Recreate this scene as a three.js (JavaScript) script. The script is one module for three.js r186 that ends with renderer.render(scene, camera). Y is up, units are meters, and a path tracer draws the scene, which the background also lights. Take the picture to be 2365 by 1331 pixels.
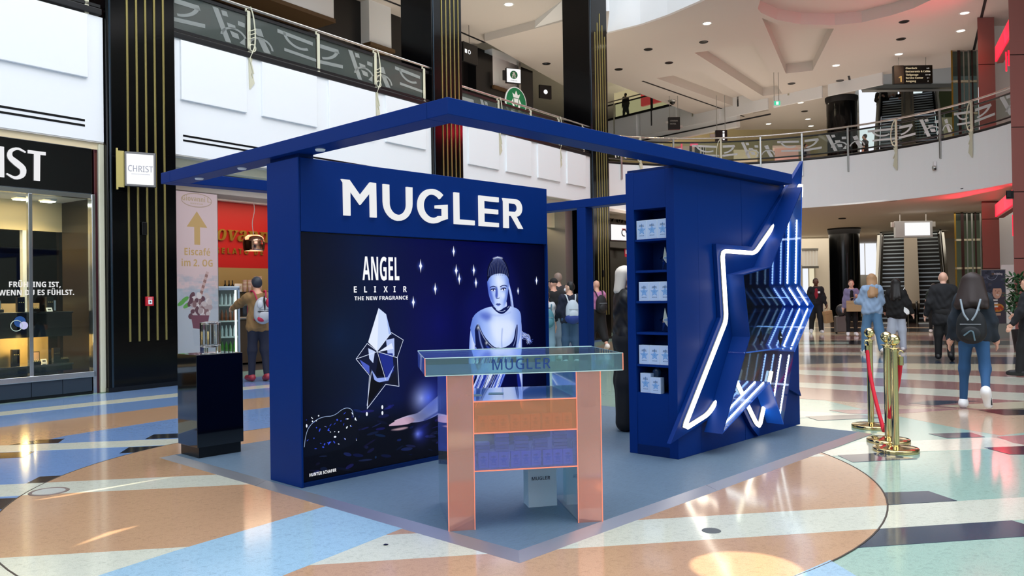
import * as THREE from 'three';
import { mergeGeometries } from 'three/addons/utils/BufferGeometryUtils.js';
import { RoundedBoxGeometry } from 'three/addons/geometries/RoundedBoxGeometry.js';
import { RectAreaLightUniformsLib } from 'three/addons/lights/RectAreaLightUniformsLib.js';
import { FontLoader } from 'three/addons/loaders/FontLoader.js';
import { TextGeometry } from 'three/addons/geometries/TextGeometry.js';
RectAreaLightUniformsLib.init();

// ---------- camera, sky, light, exposure ----------
// world axes follow the stand: x runs along its right edge, -z along its left edge, origin at its front corner on the mall floor
const scene = new THREE.Scene();
const W = 2365, H = 1331, FOCAL = 1880.746;
const camera = new THREE.PerspectiveCamera(2 * Math.atan(H / 2 / FOCAL) * 180 / Math.PI, W / H, 0.1, 300);
camera.position.set(-3.333, 1.5, 3.123);
camera.rotation.set(0.00957585, -0.8137633, -0.0152595, 'YXZ');
camera.updateMatrixWorld(true);
scene.add(camera);
const renderer = new THREE.WebGLRenderer({ antialias: true });
renderer.toneMapping = THREE.LinearToneMapping;
renderer.toneMappingExposure = 1.0;
renderer.shadowMap.enabled = true;
scene.background = new THREE.Color(0.35, 0.38, 0.42);   // daylight haze beyond the building's openings

const DEG = Math.PI / 180;
const V = (x, y, z) => new THREE.Vector3(x, y, z);
const lin = (c) => new THREE.Color(c);
// area light looking along dir; w across, h up
function area(name, color, intensity, w, h, pos, target) {
  const l = new THREE.RectAreaLight(new THREE.Color(color), intensity, w, h);
  l.name = name; l.position.copy(pos); l.lookAt(target); scene.add(l); return l;
}
// roof skylight out of view over the hall, and unseen lights left and behind
area('skylight', '#f2f6ff', 3.1, 17, 20, V(3, 15.6, 1), V(3, 0, 1));
area('unseen_rotunda_light', '#f4f7ff', 3.0, 9, 9, V(17.5, 15.6, -7), V(17.5, 0, -7));  // out of view, placed to light the rotunda
area('unseen_left_light', '#eaf2ff', 3.0, 16, 8, V(-15, 7, -2), V(0, 4, -2));  // out of view, placed to light the left-facing sides of the stand
area('unseen_rear_light', '#f3f6ff', 2.2, 16, 8, V(2, 7, 16), V(2, 3, 0));  // out of view behind the viewer, placed to light the fronts
// low sun that reaches the floor only through roof holes shaped for its patches
const SUN = V(-0.9, 1, 0.2).normalize();
const sun = new THREE.DirectionalLight(new THREE.Color(1, 0.86, 0.62), 9);
sun.name = 'sun'; sun.position.copy(SUN).multiplyScalar(60); sun.target.position.set(0, 0, 0);
sun.castShadow = true; sun.shadow.radius = 0.2; sun.shadow.mapSize.set(4096, 4096);
Object.assign(sun.shadow.camera, { left: -40, right: 60, top: 60, bottom: -40, near: 1, far: 160 });
scene.add(sun, sun.target);

// ---------- measuring helpers: where a sight line meets a level, a wall or a distance ----------
const EYE = camera.position.clone();
function sight(px, py) { return V((px - W / 2) / FOCAL, -(py - H / 2) / FOCAL, -1).applyQuaternion(camera.quaternion); }
function level(px, py, h = 0) { const r = sight(px, py); return EYE.clone().addScaledVector(r, (h - EYE.y) / r.y); }
function onPlane(px, py, p, n) { const r = sight(px, py); return EYE.clone().addScaledVector(r, p.clone().sub(EYE).dot(n) / n.dot(r)); }
function far(px, py, d) { return EYE.clone().addScaledVector(sight(px, py), d); }
// facade frame: s along the wall, h up, o out of the wall towards the hall
const FA = 8 * DEG, FU = V(Math.cos(FA), 0, -Math.sin(FA)), FN = V(Math.sin(FA), 0, Math.cos(FA)), F0 = V(1.892, 0, -11.035);
const fac = (s, h, o = 0) => F0.clone().addScaledVector(FU, s).addScaledVector(FN, o).setY(h);
const facS = (px, py, o = 0) => { const p = onPlane(px, py, fac(0, 0, o), FN); return { s: p.clone().sub(F0).dot(FU), h: p.y, p }; };
// view frame for the far end of the hall
const VF = V(0, 0, -1).applyQuaternion(camera.quaternion).setY(0).normalize(), VR = V(-VF.z, 0, VF.x);
const VIEWTURN = Math.atan2(-VF.x, -VF.z);   // rotation.y that turns -z to the view direction

// ---------- random, textures ----------
function rng(seed) { let a = seed >>> 0; return () => { a = (a + 0x6d2b79f5) | 0; let t = Math.imul(a ^ (a >>> 15), 1 | a); t = (t + Math.imul(t ^ (t >>> 7), 61 | t)) ^ t; return ((t ^ (t >>> 14)) >>> 0) / 4294967296; }; }
function canvasTex(w, h, draw, color = true) {
  const c = document.createElement('canvas'); c.width = w; c.height = h; draw(c.getContext('2d'), w, h);
  const t = new THREE.CanvasTexture(c); if (color) t.colorSpace = THREE.SRGBColorSpace; t.magFilter = THREE.LinearFilter; return t;
}
const rep = (t, x, y = x) => { const c = t.clone(); c.wrapS = c.wrapT = THREE.RepeatWrapping; c.repeat.set(x, y); c.needsUpdate = true; return c; };
function flakes(bg, marks, n, seed, len) {   // marbled linoleum: short flakes of two tones
  return canvasTex(1024, 1024, (g) => {
    const r = rng(seed); g.fillStyle = bg; g.fillRect(0, 0, 1024, 1024);
    for (let i = 0; i < 200; i++) { g.fillStyle = r() < 0.5 ? 'rgba(255,255,255,0.05)' : 'rgba(0,0,0,0.035)'; g.beginPath(); g.ellipse(r() * 1024, r() * 1024, 20 + r() * 60, 8 + r() * 20, r() * 3, 0, 7); g.fill(); }
    for (let i = 0; i < n; i++) {
      const x = r() * 1024, y = r() * 1024, a = r() * 6.3, l = len * (0.4 + r());
      g.strokeStyle = marks[Math.floor(r() * marks.length)]; g.lineWidth = 1.2 + r() * 2; g.beginPath(); g.moveTo(x, y);
      g.quadraticCurveTo(x + Math.cos(a) * l * 0.5 + r() * 5, y + Math.sin(a) * l * 0.5, x + Math.cos(a + 0.5) * l, y + Math.sin(a + 0.5) * l); g.stroke();
    }
  });
}
const flakeLight = rep(flakes('#f2f2f2', ['rgba(80,60,45,0.3)', 'rgba(255,255,255,0.3)', 'rgba(120,100,80,0.22)', 'rgba(60,60,60,0.22)'], 9000, 11, 9), 3);
const flakeDark = rep(flakes('#b4b4b4', ['rgba(255,255,255,0.55)', 'rgba(30,30,30,0.5)', 'rgba(220,230,255,0.4)'], 9000, 12, 9), 3);
const stoneTex = rep(canvasTex(1024, 1024, (g) => {   // black granite with sparse bright crystals
  const r = rng(5); g.fillStyle = '#5a5a5a'; g.fillRect(0, 0, 1024, 1024);
  for (let i = 0; i < 9000; i++) { g.fillStyle = `rgba(${r() < 0.5 ? '20,20,24' : '120,120,130'},0.35)`; g.fillRect(r() * 1024, r() * 1024, 2 + r() * 5, 2 + r() * 5); }
  for (let i = 0; i < 130; i++) { g.fillStyle = r() < 0.6 ? '#ffffff' : '#cfd4e4'; g.save(); g.translate(r() * 1024, r() * 1024); g.rotate(r() * 3); g.fillRect(0, 0, 3 + r() * 7, 2 + r() * 2); g.restore(); }
}), 0.5);
const carpetTex = rep(canvasTex(1024, 1024, (g) => {
  const r = rng(8); g.fillStyle = '#d6d6d6'; g.fillRect(0, 0, 1024, 1024);
  for (let i = 0; i < 26000; i++) { g.fillStyle = `rgba(${r() < 0.5 ? '0,0,0' : '255,255,255'},${0.03 + r() * 0.09})`; g.fillRect(r() * 1024, r() * 1024, 10 + r() * 60, 1.3); }
}), 1.2);
const grainTex = rep(canvasTex(512, 512, (g) => {
  const r = rng(9); g.fillStyle = '#808080'; g.fillRect(0, 0, 512, 512);
  for (let i = 0; i < 20000; i++) { g.fillStyle = `rgba(${r() < 0.5 ? '0,0,0' : '255,255,255'},0.1)`; g.fillRect(r() * 512, r() * 512, 2, 2); }
}, false), 3);
const weaveTex = rep(canvasTex(256, 256, (g) => {
  const r = rng(19); g.fillStyle = '#e2e2e2'; g.fillRect(0, 0, 256, 256);
  for (let i = 0; i < 256; i += 4) { g.fillStyle = `rgba(0,0,0,${0.05 + r() * 0.12})`; g.fillRect(i, 0, 2, 256); g.fillStyle = `rgba(255,255,255,${0.05 + r() * 0.1})`; g.fillRect(0, i, 256, 2); }
}), 6);

// ---------- materials ----------
const std = (color, roughness = 0.6, metalness = 0, extra = {}) => new THREE.MeshPhysicalMaterial({ color: new THREE.Color(color), roughness, metalness, ...extra });
const glow = (color, k) => new THREE.MeshStandardMaterial({ color: new THREE.Color('#222222'), roughness: 0.6, emissive: new THREE.Color(color), emissiveIntensity: k });
const M = {
  blue: std('#032b72', 0.45, 0, { specularIntensity: 0.22, bumpMap: grainTex, bumpScale: 0.0002 }),
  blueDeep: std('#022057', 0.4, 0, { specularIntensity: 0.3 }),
  blueLedLit: std('#1a5fd0', 0.22),  // brighter blue for star panels beside LED strips, their light put into colour
  white: std('#eef0f0', 0.55),
  ceiling: std('#d9d2ca', 0.8),
  soffit: std('#ddd6ca', 0.8),
  beige: std('#e9d6ae', 0.7),
  granite: std('#15181f', 0.12, 0, { map: stoneTex, specularIntensity: 0.6 }),
  brass: std('#a89a5e', 0.3, 0.75),
  gold: std('#d9c48e', 0.1, 1),
  goldFlat: std('#b3903c', 0.35, 0.7),
  chrome: std('#d6d8da', 0.16, 1),
  steel: std('#b9bab6', 0.3, 0.85),
  cream: std('#d3d0b6', 0.45, 0.1),
  rail: std('#101114', 0.3),
  railSteel: std('#d8d6d0', 0.22, 0.9),
  black: std('#07070a', 0.25),
  blackGloss: std('#040406', 0.06, 0, { clearcoat: 1, clearcoatRoughness: 0.03 }),
  dark: std('#16161a', 0.6),
  brown: std('#3a2a20', 0.6),
  glass: std('#eef5f2', 0.02, 0, { transmission: 1, thickness: 0, ior: 1.5, specularIntensity: 1 }),
  glassHaze: std('#98a49e', 0.05, 0, { transmission: 0.82, thickness: 0, ior: 1.5 }),  // grey body colour stands in for hall reflections on the panes
  frost: std('#dfe4e0', 0.85, 0, { transmission: 0.35, thickness: 0 }),
  mauve: std('#8d514b', 0.55, 0, { bumpMap: grainTex, bumpScale: 0.0006 }),
  redGlow: glow('#ff1836', 1.7),
  lampGlow: glow('#fff1d4', 6),
  spotGlow: glow('#fff6e4', 8),
  windowGlow: glow('#f4f8ff', 1.0),
  signWhite: glow('#ffffff', 0.95),
};
// ---------- geometry helpers ----------
function metric(g) {   // uv in metres by the way each face looks
  const p = g.attributes.position, n = g.attributes.normal, uv = new Float32Array(p.count * 2);
  for (let i = 0; i < p.count; i++) {
    const ax = Math.abs(n.getX(i)), ay = Math.abs(n.getY(i)), az = Math.abs(n.getZ(i));
    if (ay >= ax && ay >= az) { uv[2 * i] = p.getX(i); uv[2 * i + 1] = -p.getZ(i); } else if (ax >= az) { uv[2 * i] = -p.getZ(i); uv[2 * i + 1] = p.getY(i); } else { uv[2 * i] = p.getX(i); uv[2 * i + 1] = p.getY(i); }
  }
  g.setAttribute('uv', new THREE.BufferAttribute(uv, 2)); return g;
}
const flat = (g) => (g.index ? g.toNonIndexed() : g);
const join = (...gs) => mergeGeometries(gs.flat().map((g) => { const f = flat(g); for (const k of Object.keys(f.attributes)) if (!['position', 'normal', 'uv'].includes(k)) f.deleteAttribute(k); return f; }));
// box from its lowest-corner bounds
const bx = (x0, x1, y0, y1, z0, z1) => metric(new THREE.BoxGeometry(Math.abs(x1 - x0), Math.abs(y1 - y0), Math.abs(z1 - z0)).translate((x0 + x1) / 2, (y0 + y1) / 2, (z0 + z1) / 2));
const rb = (x0, x1, y0, y1, z0, z1, r = 0.004) => metric(new RoundedBoxGeometry(Math.abs(x1 - x0), Math.abs(y1 - y0), Math.abs(z1 - z0), 1, Math.min(r, Math.abs(x1 - x0) * 0.49, Math.abs(y1 - y0) * 0.49, Math.abs(z1 - z0) * 0.49)).translate((x0 + x1) / 2, (y0 + y1) / 2, (z0 + z1) / 2));
function rod(a, b, r, seg = 10, r2 = r) {
  const d = b.clone().sub(a), g = new THREE.CylinderGeometry(r2, r, d.length(), seg);
  g.applyQuaternion(new THREE.Quaternion().setFromUnitVectors(V(0, 1, 0), d.clone().normalize())); g.translate((a.x + b.x) / 2, (a.y + b.y) / 2, (a.z + b.z) / 2); return g;
}
// square-section bar between two points, w wide, h tall (up stays up)
function bar(a, b, w, h) {
  const d = b.clone().sub(a), g = new THREE.BoxGeometry(w, h, d.length()), m = new THREE.Matrix4().lookAt(a, b, V(0, 1, 0));
  g.applyMatrix4(m); g.translate((a.x + b.x) / 2, (a.y + b.y) / 2, (a.z + b.z) / 2); return g;
}
const tube = (pts, r, seg = 40, rad = 8, closed = false, tension = 0.5) => new THREE.TubeGeometry(new THREE.CatmullRomCurve3(pts, closed, 'catmullrom', tension), seg, r, rad, closed);
const polyTube = (pts, r, rad = 8) => { const c = new THREE.CurvePath(); for (let i = 1; i < pts.length; i++) c.add(new THREE.LineCurve3(pts[i - 1], pts[i])); return new THREE.TubeGeometry(c, (pts.length - 1) * 6, r, rad); };
const lathe = (prof, seg = 28) => new THREE.LatheGeometry(prof.map(([r, y]) => new THREE.Vector2(r, y)), seg);
const shapeOf = (pts) => new THREE.Shape(pts.map(([x, y]) => new THREE.Vector2(x, y)));
// horizontal slab from plan points [x, z] between heights, with holes
function slab(pts, y0, y1, holes = []) {
  const s = shapeOf(pts.map(([x, z]) => [x, -z])); for (const h of holes) s.holes.push(new THREE.Path(h.map(([x, z]) => new THREE.Vector2(x, -z))));
  const g = new THREE.ExtrudeGeometry(s, { depth: y1 - y0, bevelEnabled: false }); g.rotateX(-Math.PI / 2); g.translate(0, y0, 0); return metric(g);
}
// upright plate: outline [u, v] extruded along z from z0 to z1
function plate(pts, z0, z1, holes = [], bevel = 0) {
  const s = shapeOf(pts); for (const h of holes) s.holes.push(new THREE.Path(h.map(([x, y]) => new THREE.Vector2(x, y))));
  const g = new THREE.ExtrudeGeometry(s, { depth: z1 - z0 - 2 * bevel, bevelEnabled: bevel > 0, bevelThickness: bevel, bevelSize: bevel, bevelOffset: -bevel, bevelSegments: 2, curveSegments: 20 });
  g.translate(0, 0, z0 + bevel); return metric(g);
}
const xz = (v) => [v.x, v.z];
// ---------- scene-tree helpers ----------
const used = {};
function numbered(n) { const k = used[n] = (used[n] ?? -1) + 1; return k ? n + '_' + String(k).padStart(3, '0') : n; }
function mesh(name, geo, mat, parent) {
  const m = new THREE.Mesh(Array.isArray(geo) ? join(...geo) : geo, mat); m.name = numbered(name); m.castShadow = m.receiveShadow = true; parent.add(m); return m;
}
function tag(o, label, category, group) { o.userData.label = label; o.userData.category = category; if (group) o.userData.group = group; return o; }
function thing(name, label, category, pos = V(0, 0, 0), turn = 0, group) {
  const o = new THREE.Group(); o.name = numbered(name); o.position.copy(pos); o.rotation.y = turn; scene.add(o); return tag(o, label, category, group);
}
const part = (name, geo, mat, parent, label) => { const m = mesh(name, geo, mat, parent); if (label) m.userData.label = label; return m; };
const one = (name, geo, mat, label, category, group) => tag(mesh(name, geo, mat, scene), label, category, group);
function struct(name, geo, mat, parent = scene) { const m = mesh(name, geo, mat, parent); if (parent === scene) m.userData.kind = 'structure'; return m; }
function structGroup(name, pos = V(0, 0, 0), turn = 0) { const o = new THREE.Group(); o.name = numbered(name); o.userData.kind = 'structure'; o.position.copy(pos); o.rotation.y = turn; scene.add(o); return o; }
// text as flat lettering geometry, height = cap height in metres, centred or left aligned, facing +z
const FONT = {}; for (const k of ['sans_bold', 'sans_regular', 'serif_bold', 'serif_regular']) FONT[k] = await new FontLoader().loadAsync('fonts/droid/droid_' + k + '.typeface.json');
function letters(txt, cap, depth = 0.004, font = 'sans_bold', align = 'center', sx = 1) {
  const g = new TextGeometry(txt, { font: FONT[font], size: cap / 0.72 * 0.72, depth, curveSegments: 5, bevelEnabled: false }); g.computeBoundingBox();
  const b = g.boundingBox; g.translate(align === 'center' ? -(b.min.x + b.max.x) / 2 : -b.min.x, 0, 0); g.scale(sx, 1, 1); return g;
}
// ================= THE SETTING: floor =================
const floorG = structGroup('floor');
const fm = (c, dark = false, rough = 0.13) => std(c, rough, 0, { map: dark ? flakeDark : flakeLight, clearcoat: 0.25, clearcoatRoughness: 0.08 });
const FM = {
  tan: fm('#cda583'), pale: fm('#dfe2d2'), mint: fm('#a9cabd'), blue: fm('#7fa2d6'), sky: fm('#a9cfe8'), slate: fm('#55677f', true), umber: fm('#5d4b47', true),
  plum: fm('#5b4557', true), mauve: fm('#a87f7c'), rose: fm('#b98a8a'), sand: fm('#cdb59b'), cream: fm('#ddd6bb'), ink: fm('#3a3f4c', true),
};
part('floor_base', bx(-24, 66, -0.3, 0, -48, 24), FM.mint, floorG);
function inlay(mat, pts, layer) { return part('floor_panel', slab(pts, -0.004, 0.0008 * layer), mat, floorG); }
const P = (layer, mat, ...px) => inlay(mat, px.map(([x, y]) => xz(level(x, y))), layer);
const circlePts = (cx, cz, r, a0, a1, n) => Array.from({ length: n + 1 }, (_, i) => { const a = a0 + (a1 - a0) * i / n; return [cx + r * Math.cos(a), cz + r * Math.sin(a)]; });
// stripe along direction a (degrees, measured from +x towards -z) between offsets
function stripe(layer, mat, deg, d0, d1, t0, t1) {
  const a = deg * DEG, u = [Math.cos(a), -Math.sin(a)], n = [u[1], -u[0]];   // d = x*u_z - z*u_x
  const at = (t, d) => [u[0] * t + n[0] * d, u[1] * t + n[1] * d];
  return inlay(mat, [at(t0, d0), at(t1, d0), at(t1, d1), at(t0, d1)], layer);
}
// zones: blue side by the jeweller, sand and mauve towards the escalators
inlay(FM.blue, [[-9, 2], [-9, -9.4], [3, -11.1], [12, -12.4], [19, -13.4], [9, -9], [3.2, -5], [0, -4], [-2.5, -1], [-6, 3]], 1);
inlay(FM.sand, [xz(level(1850, 912)), xz(level(1990, 945)), xz(level(2215, 990)), xz(level(2310, 1006)), xz(level(2365, 1000)), [13, 9], [40, 9], [60, 5], [60, -30], [20, -13.6], [13, -10]], 1);
// bands across the hall on the right: [mat, left x, y0, y1, right x, y0, y1]
for (const [m, xl, a, b, xr, c, d, l = 2] of [
  ['mauve', 1700, 846, 912, 2420, 858, 958], ['cream', 1946, 840, 848, 2420, 842, 861, 3], ['pale', 1700, 850, 858, 2420, 874, 893, 3], ['pale', 1700, 877, 886, 2420, 911, 930, 3],
  ['slate', 1700, 822, 846, 1990, 822, 838], ['slate', 1990, 822, 838, 2420, 826, 844], ['pale', 1700, 814, 818, 2420, 815, 820, 3], ['mauve', 1700, 804, 813, 2420, 806, 814, 2], ['pale', 1700, 798, 802, 2420, 799, 803, 3],
  ['ink', 1700, 786, 796, 2420, 788, 797, 2], ['mint', 1700, 790, 796, 1960, 790, 795, 3], ['mauve', 1700, 776, 784, 2420, 778, 786, 2], ['pale', 1700, 770, 773, 2420, 770, 773, 3], ['ink', 1700, 758, 767, 2420, 759, 767, 2], ['umber', 1860, 744, 756, 2420, 745, 756, 2],
]) P(l, FM[m], [xl, a], [xr, c], [xr, d], [xl, b]);
P(4, FM.cream, [2172, 938], [2420, 925], [2420, 948], [2260, 945]);
P(4, FM.slate, [2098, 932], [2150, 926], [2262, 927], [2158, 937]);
P(4, FM.ink, [2260, 948], [2420, 941], [2420, 958], [2320, 960]);
P(3, FM.rose, [1915, 948], [2180, 944], [2222, 946], [2060, 957], [1960, 956]);
P(3, FM.pale, [1700, 948], [1850, 950], [1985, 958], [1990, 963], [1850, 966], [1700, 966]);
P(4, FM.slate, [1860, 963], [1985, 958], [2036, 966], [1890, 972]);
P(4, FM.slate, [2144.6, 1002.5], [2243, 1000], [2275, 1010], [2188, 1013]);
P(4, FM.rose, [2303, 1010], [2420, 1002], [2420, 1038], [2340, 1024]);
P(3, FM.pale, [1980, 1022], [2130, 1018], [2290, 1011], [2420, 1034], [2365, 1034], [2128, 1044], [1925, 1054], [1840, 1062]);
P(4, FM.slate, [1934.5, 1052.7], [2034, 1047], [2118.5, 1061], [1969, 1068.4]);
P(4, FM.plum, [2272.7, 1035], [2420, 1029], [2420, 1051], [2332, 1050.5]);
P(4, FM.slate, [2030, 1139], [2144.6, 1135.5], [2210.6, 1158], [2040, 1168]);
P(4, FM.slate, [2029, 1222.6], [2332, 1202], [2400, 1222], [2400, 1238], [1969, 1267]);
// jeweller side: pale and tan bands along the shop fronts
P(2, FM.pale, [-60, 959], [0, 952], [407, 909], [760, 876], [760, 882], [407, 917], [0, 961], [-60, 968]);
P(2, FM.tan, [-60, 997], [0, 988], [407, 937], [760, 905], [760, 925], [407, 967], [152, 1007], [0, 1040], [-60, 1045]);
P(3, FM.pale, [-60, 1034], [0, 1030], [411, 1014], [760, 1000], [760, 1012], [411, 1027.6], [0, 1045.5], [-60, 1049]);
P(4, FM.umber, [20, 1029], [89, 1017], [149, 1014], [135, 1023.6]);
P(4, FM.ink, [335.6, 1015], [354.5, 1004.6], [470, 999], [470, 1010]);
P(4, FM.umber, [-60, 1050], [0, 1046.6], [78.5, 1044], [54, 1057], [-60, 1063]);
P(4, FM.ink, [276, 1048], [298, 1034], [480, 1026], [341, 1044]);
P(4, FM.umber, [55.5, 1120.5], [92, 1102], [200, 1097], [150, 1116]);
P(4, FM.umber, [-60, 1157], [0, 1153], [80, 1150], [50, 1175], [-60, 1180]);
P(4, FM.umber, [-60, 1265], [0, 1262], [40, 1296], [-60, 1302]);
// great tan disc under the stand, then the stripes that cross it
part('floor_panel', slab(circlePts(1.44, -2.1, 3.4, 0, 2 * Math.PI, 96).slice(0, 96), -0.004, 0.0036), FM.tan, floorG);
part('floor_joint', new THREE.TorusGeometry(3.4, 0.006, 4, 128).rotateX(Math.PI / 2).scale(1, 0.2, 1).translate(1.44, 0.0044, -2.1), std('#4a4038', 0.5), floorG);
stripe(5.2, FM.pale, -37.8, 0.2, 0.7, -7, 9);
stripe(5.2, FM.pale, -37.8, 2.36, 2.8, -6.5, 3.2);
// pale blue band running in under the front left edge
P(6.2, FM.sky, [750, 1172], [860, 1160], [1020, 1205], [925, 1224], [655, 1331], [470, 1420], [60, 1420], [230, 1331], [403, 1275]);
P(6.2, FM.sky, [1917, 1296], [1990, 1340], [2090, 1400], [1690, 1400], [1830, 1334]);
// round cover plates let into the floor
one('floor_cover', join(lathe([[0, 0.0062], [0.115, 0.0062], [0.118, 0.004], [0.118, 0]], 36).translate(...level(113, 1137).toArray())), std('#b9bcb8', 0.45, 0.1, { map: flakeLight }), 'large round grey inlaid cover plate in the pale stripe of the floor near the jeweller', 'floor cover', undefined);
part('rim', new THREE.TorusGeometry(0.13, 0.016, 6, 40).rotateX(Math.PI / 2).scale(1, 0.3, 1).translate(...level(113, 1137).setY(0.004).toArray()), std('#7a6a66', 0.4, 0.2), scene.children[scene.children.length - 1]);
one('floor_cover', lathe([[0, 0.0068], [0.058, 0.0068], [0.06, 0.004], [0.06, 0]], 30).translate(...level(1643, 1228).toArray()), std('#7d8488', 0.5, 0.2, { map: flakeDark }), 'small dark grey round floor plate in the pale stripe right of the stand', 'floor cover');
one('litter_scrap', slab([[0, 0], [0.02, -0.008], [0.03, 0.012], [0.014, 0.02], [0.002, 0.012]], 0.006, 0.009).translate(level(885, 1262).x, 0, level(885, 1262).z), M.black, 'tiny black scrap of litter on the pale floor left of the glass counter', 'litter');

// ================= the shell: roof, outer walls, upper slabs =================
const vent = (px) => px.map(([x, y]) => { const p = level(x, y); return [p.x + SUN.x / SUN.y * 16, p.z + SUN.z / SUN.y * 16]; });  // roof holes out of view, shaped like the bright floor patches they cast
const spotC = level(1722, 1316), spotHole = circlePts(spotC.x + SUN.x / SUN.y * 16, spotC.z + SUN.z / SUN.y * 16, 0.3, 0, 2 * Math.PI, 24).slice(0, 24).map(([x, z], i) => [x + (x - spotC.x) * 0, z]);
struct('roof', slab([[-24, -48], [66, -48], [66, 24], [-24, 24]], 16, 16.03, [
  spotHole, circlePts(-1.7 + SUN.x / SUN.y * 16, 2.3 + SUN.z / SUN.y * 16, 0.45, 0, 2 * Math.PI, 24).slice(0, 24), vent([[150, 1271], [243, 1232], [338, 1211], [590, 1128]]), vent([[45, 1163], [140, 1146], [455, 1093], [140, 1150]]),  // second hole added so a sun patch below view reflects in the counter
]), M.white);
struct('wall_west', bx(-24.3, -24, 0, 16, -48, 24), M.white);  // outer walls out of view, closing the hall against outside light
struct('wall_south', bx(-24, 66, 0, 16, 24, 24.3), M.white);
struct('wall_east', bx(66, 66.3, 0, 16, -48, 24), M.beige);
struct('wall_north', bx(-24, 66, 0, 16, -48.3, -48), M.dark);
// glowing panels out of view that go with the overhead, left and rear lights
for (const [i, j] of [[-1, -1], [0, -1], [1, -1], [-1, 0], [0, 0], [1, 0], [-1, 1], [0, 1], [1, 1]]) struct('window_roof', bx(3 + i * 5.7 - 2.7, 3 + i * 5.7 + 2.7, 15.75, 15.8, 1 + j * 6.7 - 3.2, 1 + j * 6.7 + 3.2), M.windowGlow);
for (const i of [-1, 0, 1]) for (const j of [-1, 0, 1]) struct('unseen_rotunda_panel', bx(17.5 + i * 3 - 1.4, 17.5 + i * 3 + 1.4, 15.75, 15.8, -7 + j * 3 - 1.4, -7 + j * 3 + 1.4), M.windowGlow);
for (let i = 0; i < 4; i++) for (let j = 0; j < 2; j++) struct('unseen_left_panel', bx(-15.3, -15.25, 3.1 + j * 4, 6.9 + j * 4, -9.9 + i * 4, -6.1 + i * 4), M.windowGlow);
for (let i = 0; i < 4; i++) for (let j = 0; j < 2; j++) struct('unseen_rear_panel', bx(-5.9 + i * 4, -2.1 + i * 4, 3.1 + j * 4, 6.9 + j * 4, 16.25, 16.3), M.windowGlow);

// rotunda arc (plan), walked from the third column round to the mauve pier
const RC = [18.2, -7.47], RR = 7.19;
const a0 = Math.atan2(-14.28 + 7.47, 20.0 - 18.2), a1 = Math.atan2(-1.6 + 7.47, 22.6 - 18.2);
const arc = (r, n = 40, f0 = 0, f1 = 1) => circlePts(RC[0], RC[1], r, a0 + (a1 - a0) * f0, a0 + (a1 - a0) * f1, n);
// first-floor slab: north of the facade and round the rotunda
struct('floor_upper', slab([xz(fac(-20, 0, -0.1)), xz(fac(17.6, 0, -0.1)), ...arc(RR + 0.1), [23.5, 2], [23.5, 23], [66, 23.9], [66, -48], [-23.9, -48]], 4.62, 6.0), M.soffit);
struct('trim_fascia', slab([...arc(RR), ...arc(RR + 0.12).reverse()], 4.5, 6.2), M.white);
// top ceiling with its coffers; the white edge of the floor above
const C = (px) => px.map(([x, y]) => xz(level(x, y, 11.2)));
const edgeTop = C([[1398, 76], [1482, 55], [1545, 33], [1621, 0]]);
const voidEdge = [...edgeTop, [19.2, -8.4], [17.2, -5.4], [14.5, -2.5], [13, 2], [12, 8], [11, 23.9]];
const coffers = [[[1516, 181], [1615, 164], [1776, 255], [1741, 262]], [[1604, 122], [1742, 103], [1806, 216], [1762, 222]], [[1760, 42], [1796, 56], [1850, 66], [1926, 66], [1877, 163], [1815, 170]]].map(C);
const ring = C([[1750, 20], [1758, 30], [1795, 46], [1850, 56], [1928, 58], [1990, 52], [2060, 35], [2110, 19], [2150, 0], [2150, -40], [2080, -70], [1950, -85], [1820, -60], [1762, -20]]);
const ringIn = C([[1858, -4], [1864, 6], [1885, 16], [1930, 23], [1985, 17], [2020, 2], [2030, -14], [2000, -36], [1930, -44], [1875, -28]]);
const ceilG = structGroup('ceiling');
const outer = [xz(fac(17.4, 0, -0.05)), ...voidEdge, [40, 23.9], xz(level(2420, 138, 11.2)), xz(level(2268, 148, 11.2)), xz(level(1985, 178, 11.2)), xz(level(1972, 225, 11.2)), xz(level(1935, 298, 11.2)), xz(level(1700, 300, 11.2)), xz(level(1403, 188, 11.2)), xz(level(1310, 203, 11.2)), xz(level(1119, 96, 11.2))];
part('ceiling_board', slab(outer, 11.2, 11.62, [...coffers, ring]), M.ceiling, ceilG);
part('ceiling_board', slab(outer, 11.62, 12.05, [ringIn]), M.ceiling, ceilG);
part('ceiling_board', slab(outer, 12.05, 12.15), M.ceiling, ceilG);
{ // white upstand of the second floor along the rotunda void
  const e = [xz(fac(17.42, 0, 0.02)), ...edgeTop, [19.2, -8.4], [17.2, -5.4]];
  for (let i = 0; i + 1 < e.length; i++) { const [a, b] = [e[i], e[i + 1]]; struct('trim_upstand', bar(V(a[0], 12.15, a[1]), V(b[0], 12.15, b[1]), 0.14, 1.95), M.white); }
}
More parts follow.
